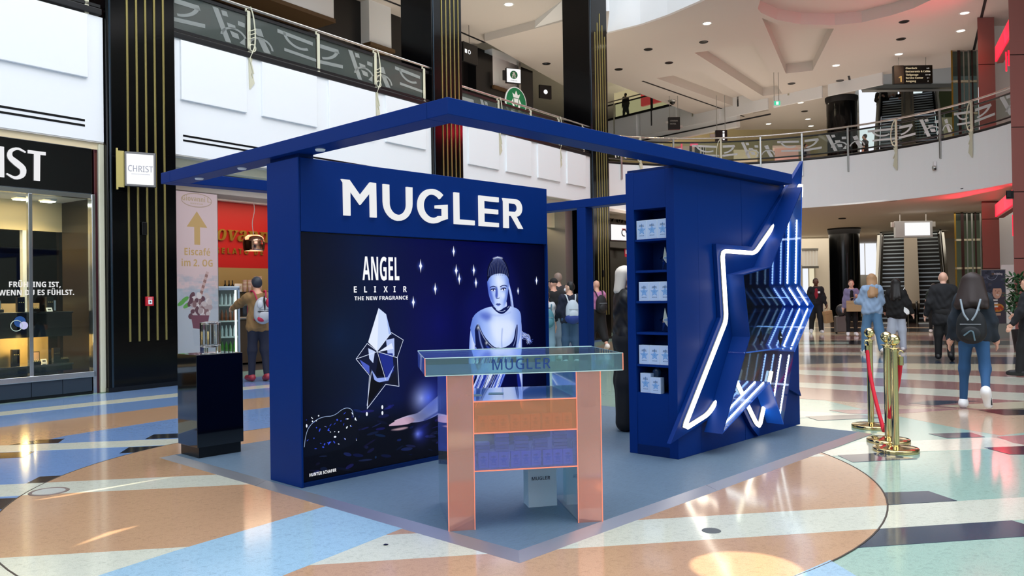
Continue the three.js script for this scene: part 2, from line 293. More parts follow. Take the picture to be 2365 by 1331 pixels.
// corridor ceiling behind columns one to three, a little higher, with the flared white return beside column three
part('ceiling_board', slab([xz(fac(-20, 0, -0.3)), xz(fac(16.1, 0, -0.3)), xz(level(1300, 0, 11.5)), xz(level(1225, 56, 11.5)), xz(level(1170, 80, 11.5)), xz(level(1119, 96, 11.5)), [20.5, -48], [-23.9, -48]], 11.5, 11.7), M.ceiling, ceilG);
{
  const lo = [[1119, 96], [1166, 86], [1227, 72], [1308, 56], [1352, 44]].map(([x, y]) => level(x, y, 11.2)), hi = [[1119, 95.5], [1170, 79], [1225, 55], [1300, 0], [1340, -40]].map(([x, y]) => level(x, y, 11.5));
  const pos = []; for (let i = 0; i < 4; i++) for (const v of [lo[i], lo[i + 1], hi[i + 1], lo[i], hi[i + 1], hi[i]]) pos.push(v.x, v.y, v.z);
  const g = new THREE.BufferGeometry(); g.setAttribute('position', new THREE.Float32BufferAttribute(pos, 3)); g.computeVertexNormals(); metric(g);
  struct('trim_return', g, M.white);
}
// dark slots in the ceilings
for (const [a, b, h] of [[[1484, 187], [1718, 269], 11.2], [[2285, -40], [2249, 115], 11.2], [[1960, 175], [1968, 208], 11.2], [[800, -35], [930, 15], 11.5], [[1062, 73], [1120, 98], 11.5]]) {
  const p = level(...a, h), q = level(...b, h); one('ceiling_slot', bar(p.setY(h), q.setY(h), 0.09, 0.03), M.dark, `narrow dark ventilation slot in the upper ceiling ${['left of the first coffer', 'beside the red light cove', 'above the round black column', 'left of the second black column', 'right of the second black column'][[1484, 2285, 1960, 800, 1062].indexOf(a[0])]}`, 'ceiling vent');
}
// downlights: lit ones glow, unlit ones are dark holes
const litLabels = [];
function downlight(px, py, h, lit, label, r = 0.17) {
  const p = level(px, py, h), t = thing('downlight', label, 'downlight', p, 0, 'recessed ceiling downlights');
  part('trim_ring', lathe([[r * 0.8, -0.004], [r, -0.02], [r * 1.12, -0.004], [r * 1.12, 0.01]], 24), lit ? M.white : M.dark, t);
  part('lens', lathe([[0, -0.006], [r * 0.82, -0.006], [r * 0.82, 0.004]], 24), lit ? M.lampGlow : M.black, t);
  if (lit) { const l = new THREE.SpotLight(new THREE.Color('#ffe9c8'), 9, 0, 1.15, 0.9); l.name = 'downlight_lamp'; l.shadow.radius = 6; l.position.set(p.x, h - 0.05, p.z); l.target.position.set(p.x, 0, p.z); l.castShadow = true; scene.add(l, l.target); }
}
const where = ['over the far escalators', 'above the hanging level sign', 'beside the red light cove', 'in the red-lit corner', 'above the bridge', 'beyond the last coffer', 'near the exit sign', 'beneath the rotunda edge', 'left of the escalators', 'by the round black column'];
for (const [x, y, w] of [[1633, 54, 'alone near the white upstand'], [2228, 30, 'topmost beside the red light cove'], [2219, 71, 'second beside the red light cove'], [2076, 125, 'just above the hanging level sign'], [1931, 151, 'right of the second coffer end'], [1839, 216, 'below the end of the second coffer'], [1849, 237, 'right above the green exit sign'], [1866, 275, 'left of the round black column'], [1775, 286, 'near the information sign'], [1873, 291, 'lowest beside the round black column']]) downlight(x, y, 11.2, true, `lit round downlight in the upper ceiling ${w}`);
for (const [x, y, w] of [[1497, 114, 'nearest the third column'], [1545, 145, 'left of the coffers'], [1625, 97, 'between the white upstand and the coffers'], [1429, 160, 'close to the third column'], [2088, 50, 'right of the big round recess'], [2081, 90, 'below the big round recess'], [1828, 193, 'right of the second coffer'], [1940, 186, 'above the round black column'], [1942, 191, 'lower of the pair above the round black column'], [1858, 257, 'below the green exit sign'], [1262, 147, 'in front of the second and third columns']]) downlight(x, y, 11.2, false, `unlit dark downlight in the upper ceiling ${w}`, 0.16);
downlight(878, 28, 11.5, true, 'lit round downlight over the upper walkway left of the second column', 0.2);
downlight(1175, 10, 11.5, true, 'lit round downlight in the slotted ceiling right of the second column', 0.17);
for (const [x, y, w] of [[1915, 474, 'left of the black round column below'], [2062, 463, 'over the lower escalators'], [1945, 505, 'near the hanging display'], [2230, 436, 'under the rotunda edge on the right']]) downlight(x, y, 4.6, false, `unlit dark downlight in the lower soffit ${w}`, 0.14);
// ================= FACADE: white bays, black columns, railings, shops =================
// a group whose local axes are s (along the wall), up, o (out of the wall)
function wallGroup(o) { o.position.copy(F0); o.rotation.y = FA; return o; }
const structWall = (name) => wallGroup(structGroup(name));
function wallThing(name, label, cat, s, h, o = 0, group) { return thing(name, label, cat, fac(s, h, o), FA, group); }

// white parapet bays with raised square panels and twin vent slots
function bay(name, s0, s1, y0, y1, panels, pb, slots) {
  const g = structWall(name);
  part('wall_face', bx(s0, s1, y0, y1, -0.4, 0), M.white, g);
  for (const [a, b] of panels) part('wall_panel', rb(a, b, pb, y1 - 0.02, -0.02, 0.05, 0.012), M.white, g);
  for (const [a, b, h] of slots) for (const d of [0, 0.085]) part('vent_slot', bx(a, b, h + d, h + d + 0.035, -0.03, 0.004), M.black, g);
  part('soffit', bx(s0, s1, y0 - 0.02, y0 + 0.01, -0.8, -0.01), M.soffit, g);
  return g;
}
bay('wall_left', -9, -0.05, 4.15, 6.22, [[-3.4, -2.0], [-1.72, -0.32]], 5.16, [[-4, -0.36, 4.36]]);
bay('wall_centre', 1.22, 8.2, 4.13, 6.22, [[1.35, 2.75], [3.11, 4.51], [4.84, 6.24], [6.57, 7.97]], 5.12, [[1.4, 7.8, 4.38]]);
bay('wall_right', 9.4, 16.12, 4.5, 6.02, [[9.65, 11.0], [11.35, 12.6], [12.95, 14.2], [14.6, 15.75]], 4.98, []);

// black granite columns with five inlaid brass strips
function column(s0, s1, h, top, strips, gap, labelTail, sideDepth = 0.98) {
  const t = wallThing('column', 'square black granite column with five vertical brass strips ' + labelTail, 'column', (s0 + s1) / 2, 0, 0), w = (s1 - s0) / 2;
  part('shaft', rb(-w, w, 0, h, -sideDepth, 0.06, 0.02), M.granite, t);
  part('plinth', bx(-w - 0.02, w + 0.02, 0, 0.08, -sideDepth, 0.075), M.black, t);
  part('edge_bead', join(rod(V(-w + 0.06, 0.08, 0.06), V(-w + 0.06, h, 0.06), 0.02, 8)), std('#20303c', 0.15, 0.3), t);
  for (let i = 0; i < 5; i++) part('brass_strip', rb(-w + gap[0] + i * gap[1] - 0.017, -w + gap[0] + i * gap[1] + 0.017, strips, top - Math.abs(i - 2) * 0.35 * (top < h ? 1 : 0), 0.05, 0.078, 0.004), M.brass, t);
  return t;
}
column(-0.03, 1.22, 15.9, 15.8, 0.82, [0.36, 0.165], 'beside the jeweller');
column(8.21, 9.4, 15.9, 15.8, 0.82, [0.38, 0.165], 'behind the lettered light-box wall');
const col3 = column(16.1, 17.28, 15.9, 10.9, 0.82, [0.34, 0.165], 'behind the post of the stand, where the white parapets meet');
for (const s of [0.6, 17.0]) one('strip_cover', rb(-0.045, 0.045, -0.11, 0.11, 0, 0.03, 0.006).rotateY(FA).translate(...fac(s === 0.6 ? 0.59 : 16.72, s === 0.6 ? 2.75 : 2.2, 0.075).toArray()), M.black, s === 0.6 ? 'small black cover box over the middle brass strip of the column beside the jeweller' : 'small black cover box over a brass strip of the third column', 'cover box');
{ const t = wallThing('fire_alarm_box', 'small red fire alarm call point on the black column beside the jeweller', 'fire alarm', 0.66, 1.5, 0.078); part('box', rb(-0.07, 0.07, -0.08, 0.08, 0, 0.05, 0.008), std('#c01a2a', 0.4), t); part('window', bx(-0.035, 0.035, -0.05, 0.03, 0.05, 0.054), M.white, t); part('button', lathe([[0, 0.012], [0.012, 0.01], [0.013, 0]], 14).rotateX(Math.PI / 2).translate(0, -0.01, 0.053), M.black, t); part('lettering', bx(-0.04, 0.04, 0.05, 0.062, 0.05, 0.053), M.white, t); }
// upper walkway: back wall of shop fronts with white pilasters
const uw = structWall('wall_upper');
part('wall_dark', bx(-12, 21.6, 6, 11.5, -6.9, -6.6), std('#0d0c0d', 0.3), uw);
for (const [a, b, y0, y1] of [[12.3, 13.35, 10.05, 11.5], [19.2, 21.1, 10.0, 11.5]]) part('pilaster', bx(a, b, y0, y1, -6.6, -6.2), M.white, uw), part('wood_trim', bx(a - 0.05, b + 0.08, y0 - 0.12, y0, -6.6, -6.1), std('#5a4326', 0.5), uw);
part('bulkhead', bx(-6, 10.0, 10.05, 11.5, -6.6, -5.4), M.white, uw); part('wood_trim', bx(-6, 10.05, 9.93, 10.05, -6.6, -5.38), std('#5a4326', 0.5), uw);
for (let i = 0; i < 6; i++) part('shop_panel', bx(-5 + i * 2.6, -2.6 + i * 2.6, 6.1, 9.8, -6.62, -6.5), std(i % 3 ? '#1b0c08' : '#35100a', 0.25), uw);
one('shop_banner', bx(3.2, 6.4, 9.1, 9.55, -6.5, -6.4).rotateY(FA).translate(...F0.toArray()), std('#7d2a12', 0.6), 'dark orange-red banner strip over the shop front of the upper walkway', 'banner');
// the cafe front on the upper walkway, right of the second column
{
  const t = wallThing('cafe_bar', 'dark cafe front with lit counter on the upper walkway between second and third columns', 'shop front', 0, 6, 0);
  part('fascia', bx(18.1, 22.1, 3.6, 5.2, -6.6, -6.2), M.black, t);
  part('mullion', bx(20.9, 21.05, 0, 5.3, -6.6, -6.1), M.steel, t);
  part('lit_back', bx(21.2, 27, 0, 3.55, -8.9, -8.8), glow('#cfd0a0', 0.55), t);  // back wall glows on its own, standing for the lit cafe interior
  part('counter', bx(21.3, 26, 0, 1.1, -7.4, -6.7), std('#c9c9a8', 0.5), t);
  part('shelf', bx(21.4, 26, 2.2, 2.3, -8.7, -8.2), std('#dcdcc0', 0.5), t);
  part('window', bx(21.1, 26.8, 0.1, 3.5, -6.5, -6.48), M.glassHaze, t);
}
function logoDisc(px, r, name, label, h) { }
{ // projecting cafe sign with round green emblem
  const f = facS(1185, 176, -5.6), t = thing('cafe_sign', 'white lit projecting sign with green round emblem high on the dark cafe front', 'sign', f.p, FA - 0.55);
  part('case', rb(-0.5, 0.5, -0.46, 0.46, -0.1, 0.1, 0.02), M.black, t); t.scale.setScalar(0.66);
  part('sign_face', rb(-0.46, 0.46, -0.42, 0.42, 0.09, 0.115, 0.01), M.signWhite, t);
  emblem(t, 0.25, V(0, 0.05, 0.117)); part('lettering', letters('STARBUCKS', 0.06, 0.004, 'sans_regular').translate(0, -0.33, 0.116), std('#5a6a60', 0.6), t);
  part('bracket', bx(-0.68, -0.48, -0.3, 0.3, -0.06, 0.06), M.dark, t);
}
function emblem(t, r, at) {
  part('emblem_disc', lathe([[0, 0.006], [r, 0.006], [r, 0]], 36).rotateX(Math.PI / 2).translate(at.x, at.y, at.z), std('#0f7a4a', 0.5), t);
  // white crowned head with two wavy tresses, abstract
  const w = std('#f4f6f4', 0.5), z = at.z + 0.007, q = (pts) => plate(pts.map(([x, y]) => [at.x + x * r, at.y + y * r]), z, z + 0.004);
  part('emblem_crown', q([[-0.28, 0.3], [-0.4, 0.62], [-0.16, 0.5], [0, 0.82], [0.16, 0.5], [0.4, 0.62], [0.28, 0.3]]), w, t);
  part('emblem_face', q([[-0.22, 0.25], [0.22, 0.25], [0.2, -0.05], [0, -0.25], [-0.2, -0.05]]), w, t);
  for (const k of [-1, 1]) part('emblem_tress', q([[k * 0.3, 0.25], [k * 0.5, -0.05], [k * 0.36, -0.3], [k * 0.55, -0.62], [k * 0.2, -0.75], [k * 0.12, -0.4], [k * 0.3, -0.1]]), w, t);
}
{ const f = facS(1192, 236, -3.2), t = thing('cafe_sign', 'round green and white cafe emblem standing behind the upper railing', 'sign', f.p, FA - 0.15); emblem(t, 0.5, V(0, 0, 0)); part('backing', lathe([[0, 0], [0.54, 0], [0.54, -0.05], [0, -0.05]], 36).rotateX(Math.PI / 2), M.white, t); part('stand', bx(-0.06, 0.06, -1.7, -0.4, -0.06, -0.02), M.dark, t); }
{ const f = facS(1072, 122, -5.2), t = thing('level_sign', 'black hanging sign with white pictograms in front of the dark cafe wall', 'sign', f.p, FA); part('panel', rb(-0.1, 0.75, -0.32, 0.4, -0.05, 0.05, 0.01), M.black, t); part('pictogram', join(bx(-0.02, 0.1, 0.0, 0.14, 0.05, 0.056), lathe([[0.05, 0], [0.08, 0], [0.08, 0.006], [0.05, 0.006]], 20).rotateX(Math.PI / 2).translate(0.24, 0.07, 0.05)), M.signWhite, t); part('hanger', rod(V(0.3, 0.4, 0), V(0.3, 2.1, 0), 0.01, 6), M.dark, t); }
{ const f = facS(1259, 213, -8.4 + 2.2), t = thing('cafe_sign', 'small black projecting sign with a white dot over the cafe window', 'sign', f.p, FA - 0.5); part('panel', rb(-0.3, 0.3, -0.3, 0.3, -0.05, 0.05, 0.01), M.black, t); part('dot', lathe([[0, 0.005], [0.1, 0.005], [0.1, 0]], 20).rotateX(Math.PI / 2).translate(0, 0, 0.05), M.signWhite, t); }

// ---- railings of the upper walkway ----
const motifMat = std('#a9aea9', 0.8, 0, { transmission: 0.45, thickness: 0 });
function ringArc(cx, cy, r0, r1, a, b, n = 14) { const p = []; for (let i = 0; i <= n; i++) { const t = a + (b - a) * i / n; p.push([cx + r1 * Math.cos(t), cy + r1 * Math.sin(t)]); } for (let i = n; i >= 0; i--) { const t = a + (b - a) * i / n; p.push([cx + r0 * Math.cos(t), cy + r0 * Math.sin(t)]); } return p; }
function motif(w, h, k, z = 0.006) {   // etched bands, arcs and a lattice in the unit pane
  const q = (pts) => plate(pts.map(([x, y]) => [x * w, y * h]), z, z + 0.002);
  const A = [q([[0.02, 0.86], [0.34, 0.86], [0.36, 0.72], [0.02, 0.72]]), q([[0.0, 0.3], [0.42, 0.36], [0.42, 0.24], [0.0, 0.18]]), q(ringArc(0.0, 0.85, 0.42, 0.5, -1.4, -0.15).map(([x, y]) => [x * 0.7, y])),
    q([[0.52, 0.98], [0.6, 0.98], [0.78, 0.02], [0.7, 0.02]]), q([[0.64, 0.95], [0.72, 0.95], [0.74, 0.8], [0.66, 0.8]]), q([[0.72, 0.62], [0.84, 0.6], [0.85, 0.46], [0.74, 0.48]]), q([[0.88, 0.78], [0.98, 0.76], [0.98, 0.62], [0.88, 0.64]]),
    q(ringArc(0.82, 0.2, 0.26, 0.32, 0.3, 3.1).map(([x, y]) => [0.82 + (x - 0.82) * 0.6, y])), q([[0.76, 0.4], [0.88, 0.36], [0.9, 0.2], [0.8, 0.22]]), q([[0.9, 0.1], [0.98, 0.3], [0.98, 0.06]])];
  const B = [q([[0.4, 0.92], [0.95, 0.84], [0.95, 0.72], [0.4, 0.8]]), q(ringArc(0.75, 0.95, 0.42, 0.5, 3.3, 5.2).map(([x, y]) => [0.75 + (x - 0.75) * 0.55, y])), q([[0.5, 0.36], [1, 0.3], [1, 0.2], [0.5, 0.26]]), q([[0.06, 0.7], [0.16, 0.74], [0.2, 0.5], [0.1, 0.5]]), q([[0.1, 0.45], [0.2, 0.42], [0.3, 0.02], [0.2, 0.02]]), q(ringArc(0.16, 0.1, 0.3, 0.36, 0.1, 2.9).map(([x, y]) => [0.16 + (x - 0.16) * 0.5, y]))];
  return k % 2 ? B : A;
}
const bowPts = [[0, 1.0], [0.06, 0.86], [0.1, 0.6], [0.105, 0.38], [0.085, 0.22], [0.03, 0.1], [-0.02, -0.02], [0.02, -0.16], [0.06, -0.3]];
function railPost(t, s, fancy, y, o) {   // post base at the parapet top
  const at = (p) => V(s + p[0], y + p[1], o + 0.09);
  part('post', rb(s - 0.035, s + 0.035, y - (fancy ? 0.02 : 0.5), y + 0.92, o + 0.02, o + 0.05, 0.008), M.cream, t);
  part('handrail_arm', join(bx(s - 0.07, s + 0.03, y + 0.9, y + 0.93, o + 0.02, o + 0.045), bx(s - 0.075, s - 0.045, y + 0.9, y + 0.98, o + 0.02, o + 0.045)), M.cream, t);
  if (!fancy) return;
  part('bow', tube(bowPts.map(at), 0.014, 40, 6), M.cream, t);
  part('bow_loop', new THREE.TorusGeometry(0.07, 0.013, 6, 20).translate(s + 0.045, y + 0.2, o + 0.09), M.cream, t);
  for (const k of [0, 1, 2]) part('bow_string', rod(V(s - 0.03, y + 0.36 + k * 0.075, o + 0.09), V(s + 0.13, y + 0.44 + k * 0.075, o + 0.09), 0.009, 6), M.cream, t);
  part('foot_blade', plate([[s - 0.04, y + 0.05], [s + 0.06, y + 0.05], [s + 0.01, y - 0.15], [s + 0.09, y - 0.48], [s - 0.02, y - 0.62], [s - 0.03, y - 0.55]].map(([a, b]) => [a, b]), o + 0.055, o + 0.08, [[[s + 0.015, y - 0.28], [s + 0.05, y - 0.4], [s + 0.01, y - 0.38]]]), M.cream, t);
}
function railing(label, s0, s1, y, posts, o = -0.06) {
  const t = wallThing('railing', label, 'railing', 0, 0, 0);
  part('handrail', rod(V(s0, y + 0.99, o + 0.03), V(s1, y + 0.99, o + 0.03), 0.028, 10), M.railSteel, t);
  part('top_rail', bx(s0, s1, y + 0.84, y + 0.9, o - 0.02, o + 0.03), M.rail, t);
  part('base_rail', rb(s0, s1, y - 0.0, y + 0.1, o - 0.05, o + 0.1, 0.01), M.rail, t);
  part('base_channel', bx(s0, s1, y + 0.13, y + 0.18, o - 0.03, o + 0.05), M.rail, t);
  for (const [s, fancy] of posts) railPost(t, s, fancy, y, o);
  const e = [s0, ...posts.map((p) => p[0]), s1].filter((v, i, a) => i === 0 || v - a[i - 1] > 0.4);
  for (let i = 0; i + 1 < e.length; i++) {
    const a = e[i] + 0.04, b = e[i + 1] - 0.04, g = part('pane', bx(a, b, y + 0.18, y + 0.84, o - 0.004, o + 0.004), M.glassHaze, t);
    for (const p of motif(b - a, 0.62, i)) mesh('etched_motif', p.translate(a, y + 0.2, o), motifMat, g);
  }
  return t;
}
railing('upper glass railing with cream bow-shaped posts left of the first column', -9, -0.08, 6.25, [[-3.9, 0], [-2.1, 1], [-0.3, 0]]);
railing('upper glass railing with cream bow-shaped posts between first and second columns', 1.22, 8.2, 6.22, [[2.86, 1], [4.62, 0], [6.32, 1], [8.0, 0]]);
railing('upper glass railing with cream bow-shaped posts between second and third columns', 9.42, 16.1, 6.02, [[11.1, 1], [12.7, 0], [14.25, 1], [15.75, 0]]);

// ---------- jeweller ----------
const jew = structWall('window_1');   // frame and panes of the shop window
{
  part('fascia', rb(-9, -0.24, 3.27, 4.02, -0.5, -0.02, 0.01), M.blackGloss, jew);
  part('head_beam', bx(-9, -0.02, 4.02, 4.15, -0.5, -0.05), M.beige, jew);
  part('frame_top', bx(-9, -0.2, 3.2, 3.27, -0.16, -0.04), M.chrome, jew);
  part('frame_sill', rb(-9, -0.2, 0.28, 0.37, -0.2, -0.02, 0.006), M.chrome, jew);
  part('frame_mullion', rb(-1.22, -1.16, 0.37, 3.2, -0.12, -0.04, 0.006), M.chrome, jew);
  part('frame_mullion', rb(-2.6, -2.54, 0.37, 3.2, -0.12, -0.04, 0.006), M.chrome, jew);
  part('frame_jamb', rb(-0.25, -0.19, 0, 3.27, -0.16, -0.02, 0.01), M.chrome, jew);
  part('corner_post', rb(-0.19, -0.13, 0, 4.1, -0.22, -0.06, 0.01), std('#5a3038', 0.1, 0.6), jew);
  part('corner_pillar', rb(-0.13, -0.03, 0, 4.12, -0.3, -0.02, 0.02), M.cream, jew);
  for (let i = 0; i < 9; i++) part('plinth_tile', rb(-0.26 - 0.47 * (i + 1) + 0.004, -0.26 - 0.47 * i - 0.004, 0.05, 0.28, -0.2, -0.04, 0.003), std('#2b3540', 0.22), jew);
  part('kick_strip', bx(-9, -0.2, 0, 0.045, -0.2, -0.07), M.black, jew);
  for (const [a, b] of [[-1.16, -0.25], [-2.54, -1.22], [-4.2, -2.6]]) part('pane', bx(a, b, 0.37, 3.2, -0.085, -0.077), M.glass, jew);
  const inn = structWall('wall_jeweller');
  part('back_wall', bx(-7, -0.1, 0, 3.4, -4.2, -4.1), M.beige, inn);
  part('side_wall', bx(-0.16, -0.1, 0, 3.4, -1.2, -0.2), std('#2a2220', 0.25), inn);
  part('shop_ceiling', bx(-7, -0.1, 3.22, 3.27, -4.2, -0.1), M.white, inn);
  part('shop_floor', bx(-7, -0.1, 0.0, 0.03, -4.2, -0.2), M.brown, inn);
  part('pelmet', bx(-7, -0.16, 2.72, 3.22, -1.3, -1.2), M.beige, inn);
  part('rear_fascia', bx(-7, -0.7, 1.55, 2.25, -3.2, -3.1), std('#33211b', 0.4), inn);
  part('upright', bx(-0.8, -0.7, 1.1, 2.72, -1.3, -1.2), M.white, inn); part('upright', bx(-1.95, -1.82, 0.3, 2.72, -1.3, -1.2), M.white, inn);
  part('partition', bx(-7, -0.5, 1.0, 1.5, -1.4, -1.3), std('#cfae80', 0.7), inn);
  part('lower_back', bx(-7, -0.5, 0.4, 0.95, -1.1, -1.0), std('#d9ba7c', 0.7), inn);
  area('unseen_shop_lamp', '#ffd79a', 4.2, 4, 1.6, fac(-2.6, 3.2, -2.4), fac(-2.6, 0, -2.401)); area('unseen_shop_lamp', '#ffd79a', 3.5, 4, 0.5, fac(-2.6, 3.2, -0.75), fac(-2.6, 0, -0.751));  // no fixtures in view, placed to light the jeweller interior
}
for (const [nm, y0, y1, lbl] of [['display_counter', 0.96, 1.36, 'upper black display ledge in the jeweller window carrying watch boxes'], ['display_counter', 0.4, 0.52, 'lower black display ledge in the jeweller window just over the sill']]) {
  const t = wallThing(nm, lbl, 'display counter', 0, 0, 0);
  part('top', rb(-6, -0.45, y1 - 0.03, y1, -1.0, -0.25, 0.006), M.blackGloss, t); part('front', bx(-6, -0.45, y0, y1 - 0.03, -0.95, -0.3), M.black, t);
}
const spots = [[-1.42, 'partly hidden by the window mullion'], [-0.92, 'middle one right of the mullion'], [-0.5, 'rightmost by the dark side wall']];
for (const [s, w] of spots) { const t = wallThing('ceiling_spot', `bright square ceiling spotlight in the jeweller window, ${w}`, 'spotlight', s - 0.1, 3.2, -0.75); part('housing', bx(-0.1, 0.1, -0.02, 0.02, -0.1, 0.1), M.white, t); part('lens', bx(-0.085, 0.085, -0.035, -0.02, -0.085, 0.085), M.spotGlow, t); const l = new THREE.SpotLight(new THREE.Color('#ffdda6'), 7, 0, 1.1, 0.8); l.name = 'spot_lamp'; l.shadow.radius = 8; l.castShadow = true; const a = fac(s - 0.1, 3.13, -0.75), b = fac(s - 0.15, 0, -0.8); l.position.copy(a); l.target.position.copy(b); scene.add(l, l.target); }
{ const l = new THREE.PointLight(new THREE.Color('#ffd590'), 1.6); l.name = 'unseen_case_lamp'; l.shadow.radius = 5; l.position.copy(fac(-1.0, 0.9, -0.6)); scene.add(l); }  // unseen lamp placed to light the display ledges
// jewellery displays
const dsp = [[-1.12, 1.36, 'd'], [-1.0, 1.36, 'c'], [-0.86, 1.36, 'k'], [-0.74, 1.36, 'c'], [-0.62, 1.36, 'd'], [-0.5, 1.36, 'w'], [-1.5, 1.36, 'k'], [-1.4, 1.36, 'w'], [-1.1, 0.52, 'd'], [-0.96, 0.52, 'k'], [-0.83, 0.52, 'w'], [-0.72, 0.52, 'c'], [-0.58, 0.52, 'd'], [-0.46, 0.52, 'k'], [-1.45, 0.52, 'c'], [-1.56, 0.52, 'w']];
const lw = ['beside the mullion', 'second from the mullion', 'third from the mullion', 'in the middle', 'fifth from the mullion', 'nearest the dark side wall', 'at the far left', 'just left of the mullion'];
dsp.forEach(([s, y, k], i) => {
  const ledge = y > 1 ? 'upper' : 'lower', wh = lw[i % 8], o = -0.42 - (i % 3) * 0.12;
  if (k === 'd') { const t = wallThing('watch_case', `tall black watch case on the ${ledge} jeweller ledge ${wh}`, 'display case', s, y, o - 0.15); part('case', rb(-0.055, 0.055, 0, 0.24, -0.04, 0.04, 0.006), M.black, t); for (const d of [-0.03, 0, 0.03]) part('watch', lathe([[0, 0.004], [0.009, 0.004], [0.009, 0]], 10).rotateX(Math.PI / 2).translate(d, 0.15, 0.042), M.gold, t); }
  else if (k === 'c') { const t = wallThing('price_card', `white leaning card on the ${ledge} jeweller ledge ${wh}`, 'card', s, y, o); part('card', bx(-0.045, 0.045, 0, 0.07, -0.004, 0.004).rotateX(-0.5), M.white, t); part('print', bx(-0.025, 0.025, 0.02, 0.045, 0.004, 0.006).rotateX(-0.5), M.dark, t); }
  else if (k === 'k') { const t = wallThing('ring_tray', `black tray of small gold rings on the ${ledge} jeweller ledge ${wh}`, 'jewellery tray', s, y, o); part('tray', rb(-0.06, 0.06, 0, 0.05, -0.05, 0.05, 0.008), M.black, t); for (let j = 0; j < 4; j++) part('ring', new THREE.TorusGeometry(0.012, 0.003, 6, 12).translate(-0.04 + j * 0.027, 0.062, 0.01), M.gold, t); }
  else { const t = wallThing('framed_picture', `small framed picture standing on the ${ledge} jeweller ledge ${wh}`, 'picture', s, y, o - 0.2); part('frame', rb(-0.07, 0.07, 0, 0.19, -0.01, 0.01, 0.004), M.brown, t); part('print', bx(-0.058, 0.058, 0.012, 0.178, 0.01, 0.013), std(i % 2 ? '#8fa0b4' : '#c9a58c', 0.5), t); }
});
// brand panels far inside: lettering in the places of the photograph
for (const [s, o, h, txt, c, sub] of [[-1.5, -3.08, 1.93, 'RADO', '#d88a6a', 'left'], [-1.13, -3.08, 1.93, 'BULOVA', '#d0c4a0', 'middle'], [-0.92 + 0.15, -3.08, 2.02, 'TISSOT', '#e8a08a', 'right']]) { const t = wallThing('brand_sign', `${sub} one of three small lettered signs on the dark band inside the jeweller`, 'sign', s, h, o); part('lettering', letters(txt, 0.075, 0.004).scale(0.7, 1, 1), glow(c, 0.7), t); part('bar', bx(-0.14, 0.14, -0.05, -0.03, 0, 0.004), std(c, 0.5), t); }
for (const [s, w] of [[-1.6, 'left'], [-1.15, 'middle'], [-0.86, 'right']]) { const t = wallThing('shelf_light', `${w} glowing cream shelf strip under the dark band inside the jeweller`, 'shelf light', s, 1.55, -3.0); part('strip', bx(-0.17, 0.17, -0.08, 0, -0.1, 0.1), glow('#ffe2a0', 1.2), t); part('bracket', bx(-0.18, 0.18, 0, 0.02, -0.1, 0.1), M.brown, t); }
// window lettering and emblem
{
  const t = wallThing('window_lettering', 'white two-line slogan lettering stuck on the jeweller window', 'lettering', 0, 0, -0.07);
  const A = facS(140, 657, -0.07), B = facS(171, 675, -0.07), w = glow('#ffffff', 0.75);  // slogan given a glow of its own to read bright
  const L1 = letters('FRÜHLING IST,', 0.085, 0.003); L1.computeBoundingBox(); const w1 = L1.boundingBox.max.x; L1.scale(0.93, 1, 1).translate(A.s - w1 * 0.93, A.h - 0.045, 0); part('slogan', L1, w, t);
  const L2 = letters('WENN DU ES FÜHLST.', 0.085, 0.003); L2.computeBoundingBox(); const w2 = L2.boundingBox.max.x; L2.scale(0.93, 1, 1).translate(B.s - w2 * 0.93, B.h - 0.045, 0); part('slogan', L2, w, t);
}
{
  const e = facS(45, 748, -0.066), t = wallThing('window_emblem', 'three overlapping circle stickers on the jeweller window, blue, white and outlined', 'sticker', e.s, e.h, -0.066), d = (r, x, y, z, m) => part('disc', lathe([[0, 0.002], [r, 0.002], [r, 0]], 30).rotateX(Math.PI / 2).translate(x, y, z), m, t);
  d(0.085, 0.005, 0.03, 0, std('#1d4e8a', 0.5)); d(0.06, 0.06, -0.03, 0.004, std('#d3cce6', 0.5)); part('ring', new THREE.TorusGeometry(0.082, 0.006, 6, 30).translate(-0.045, -0.03, 0.004), std('#b8c8b8', 0.5), t);
}
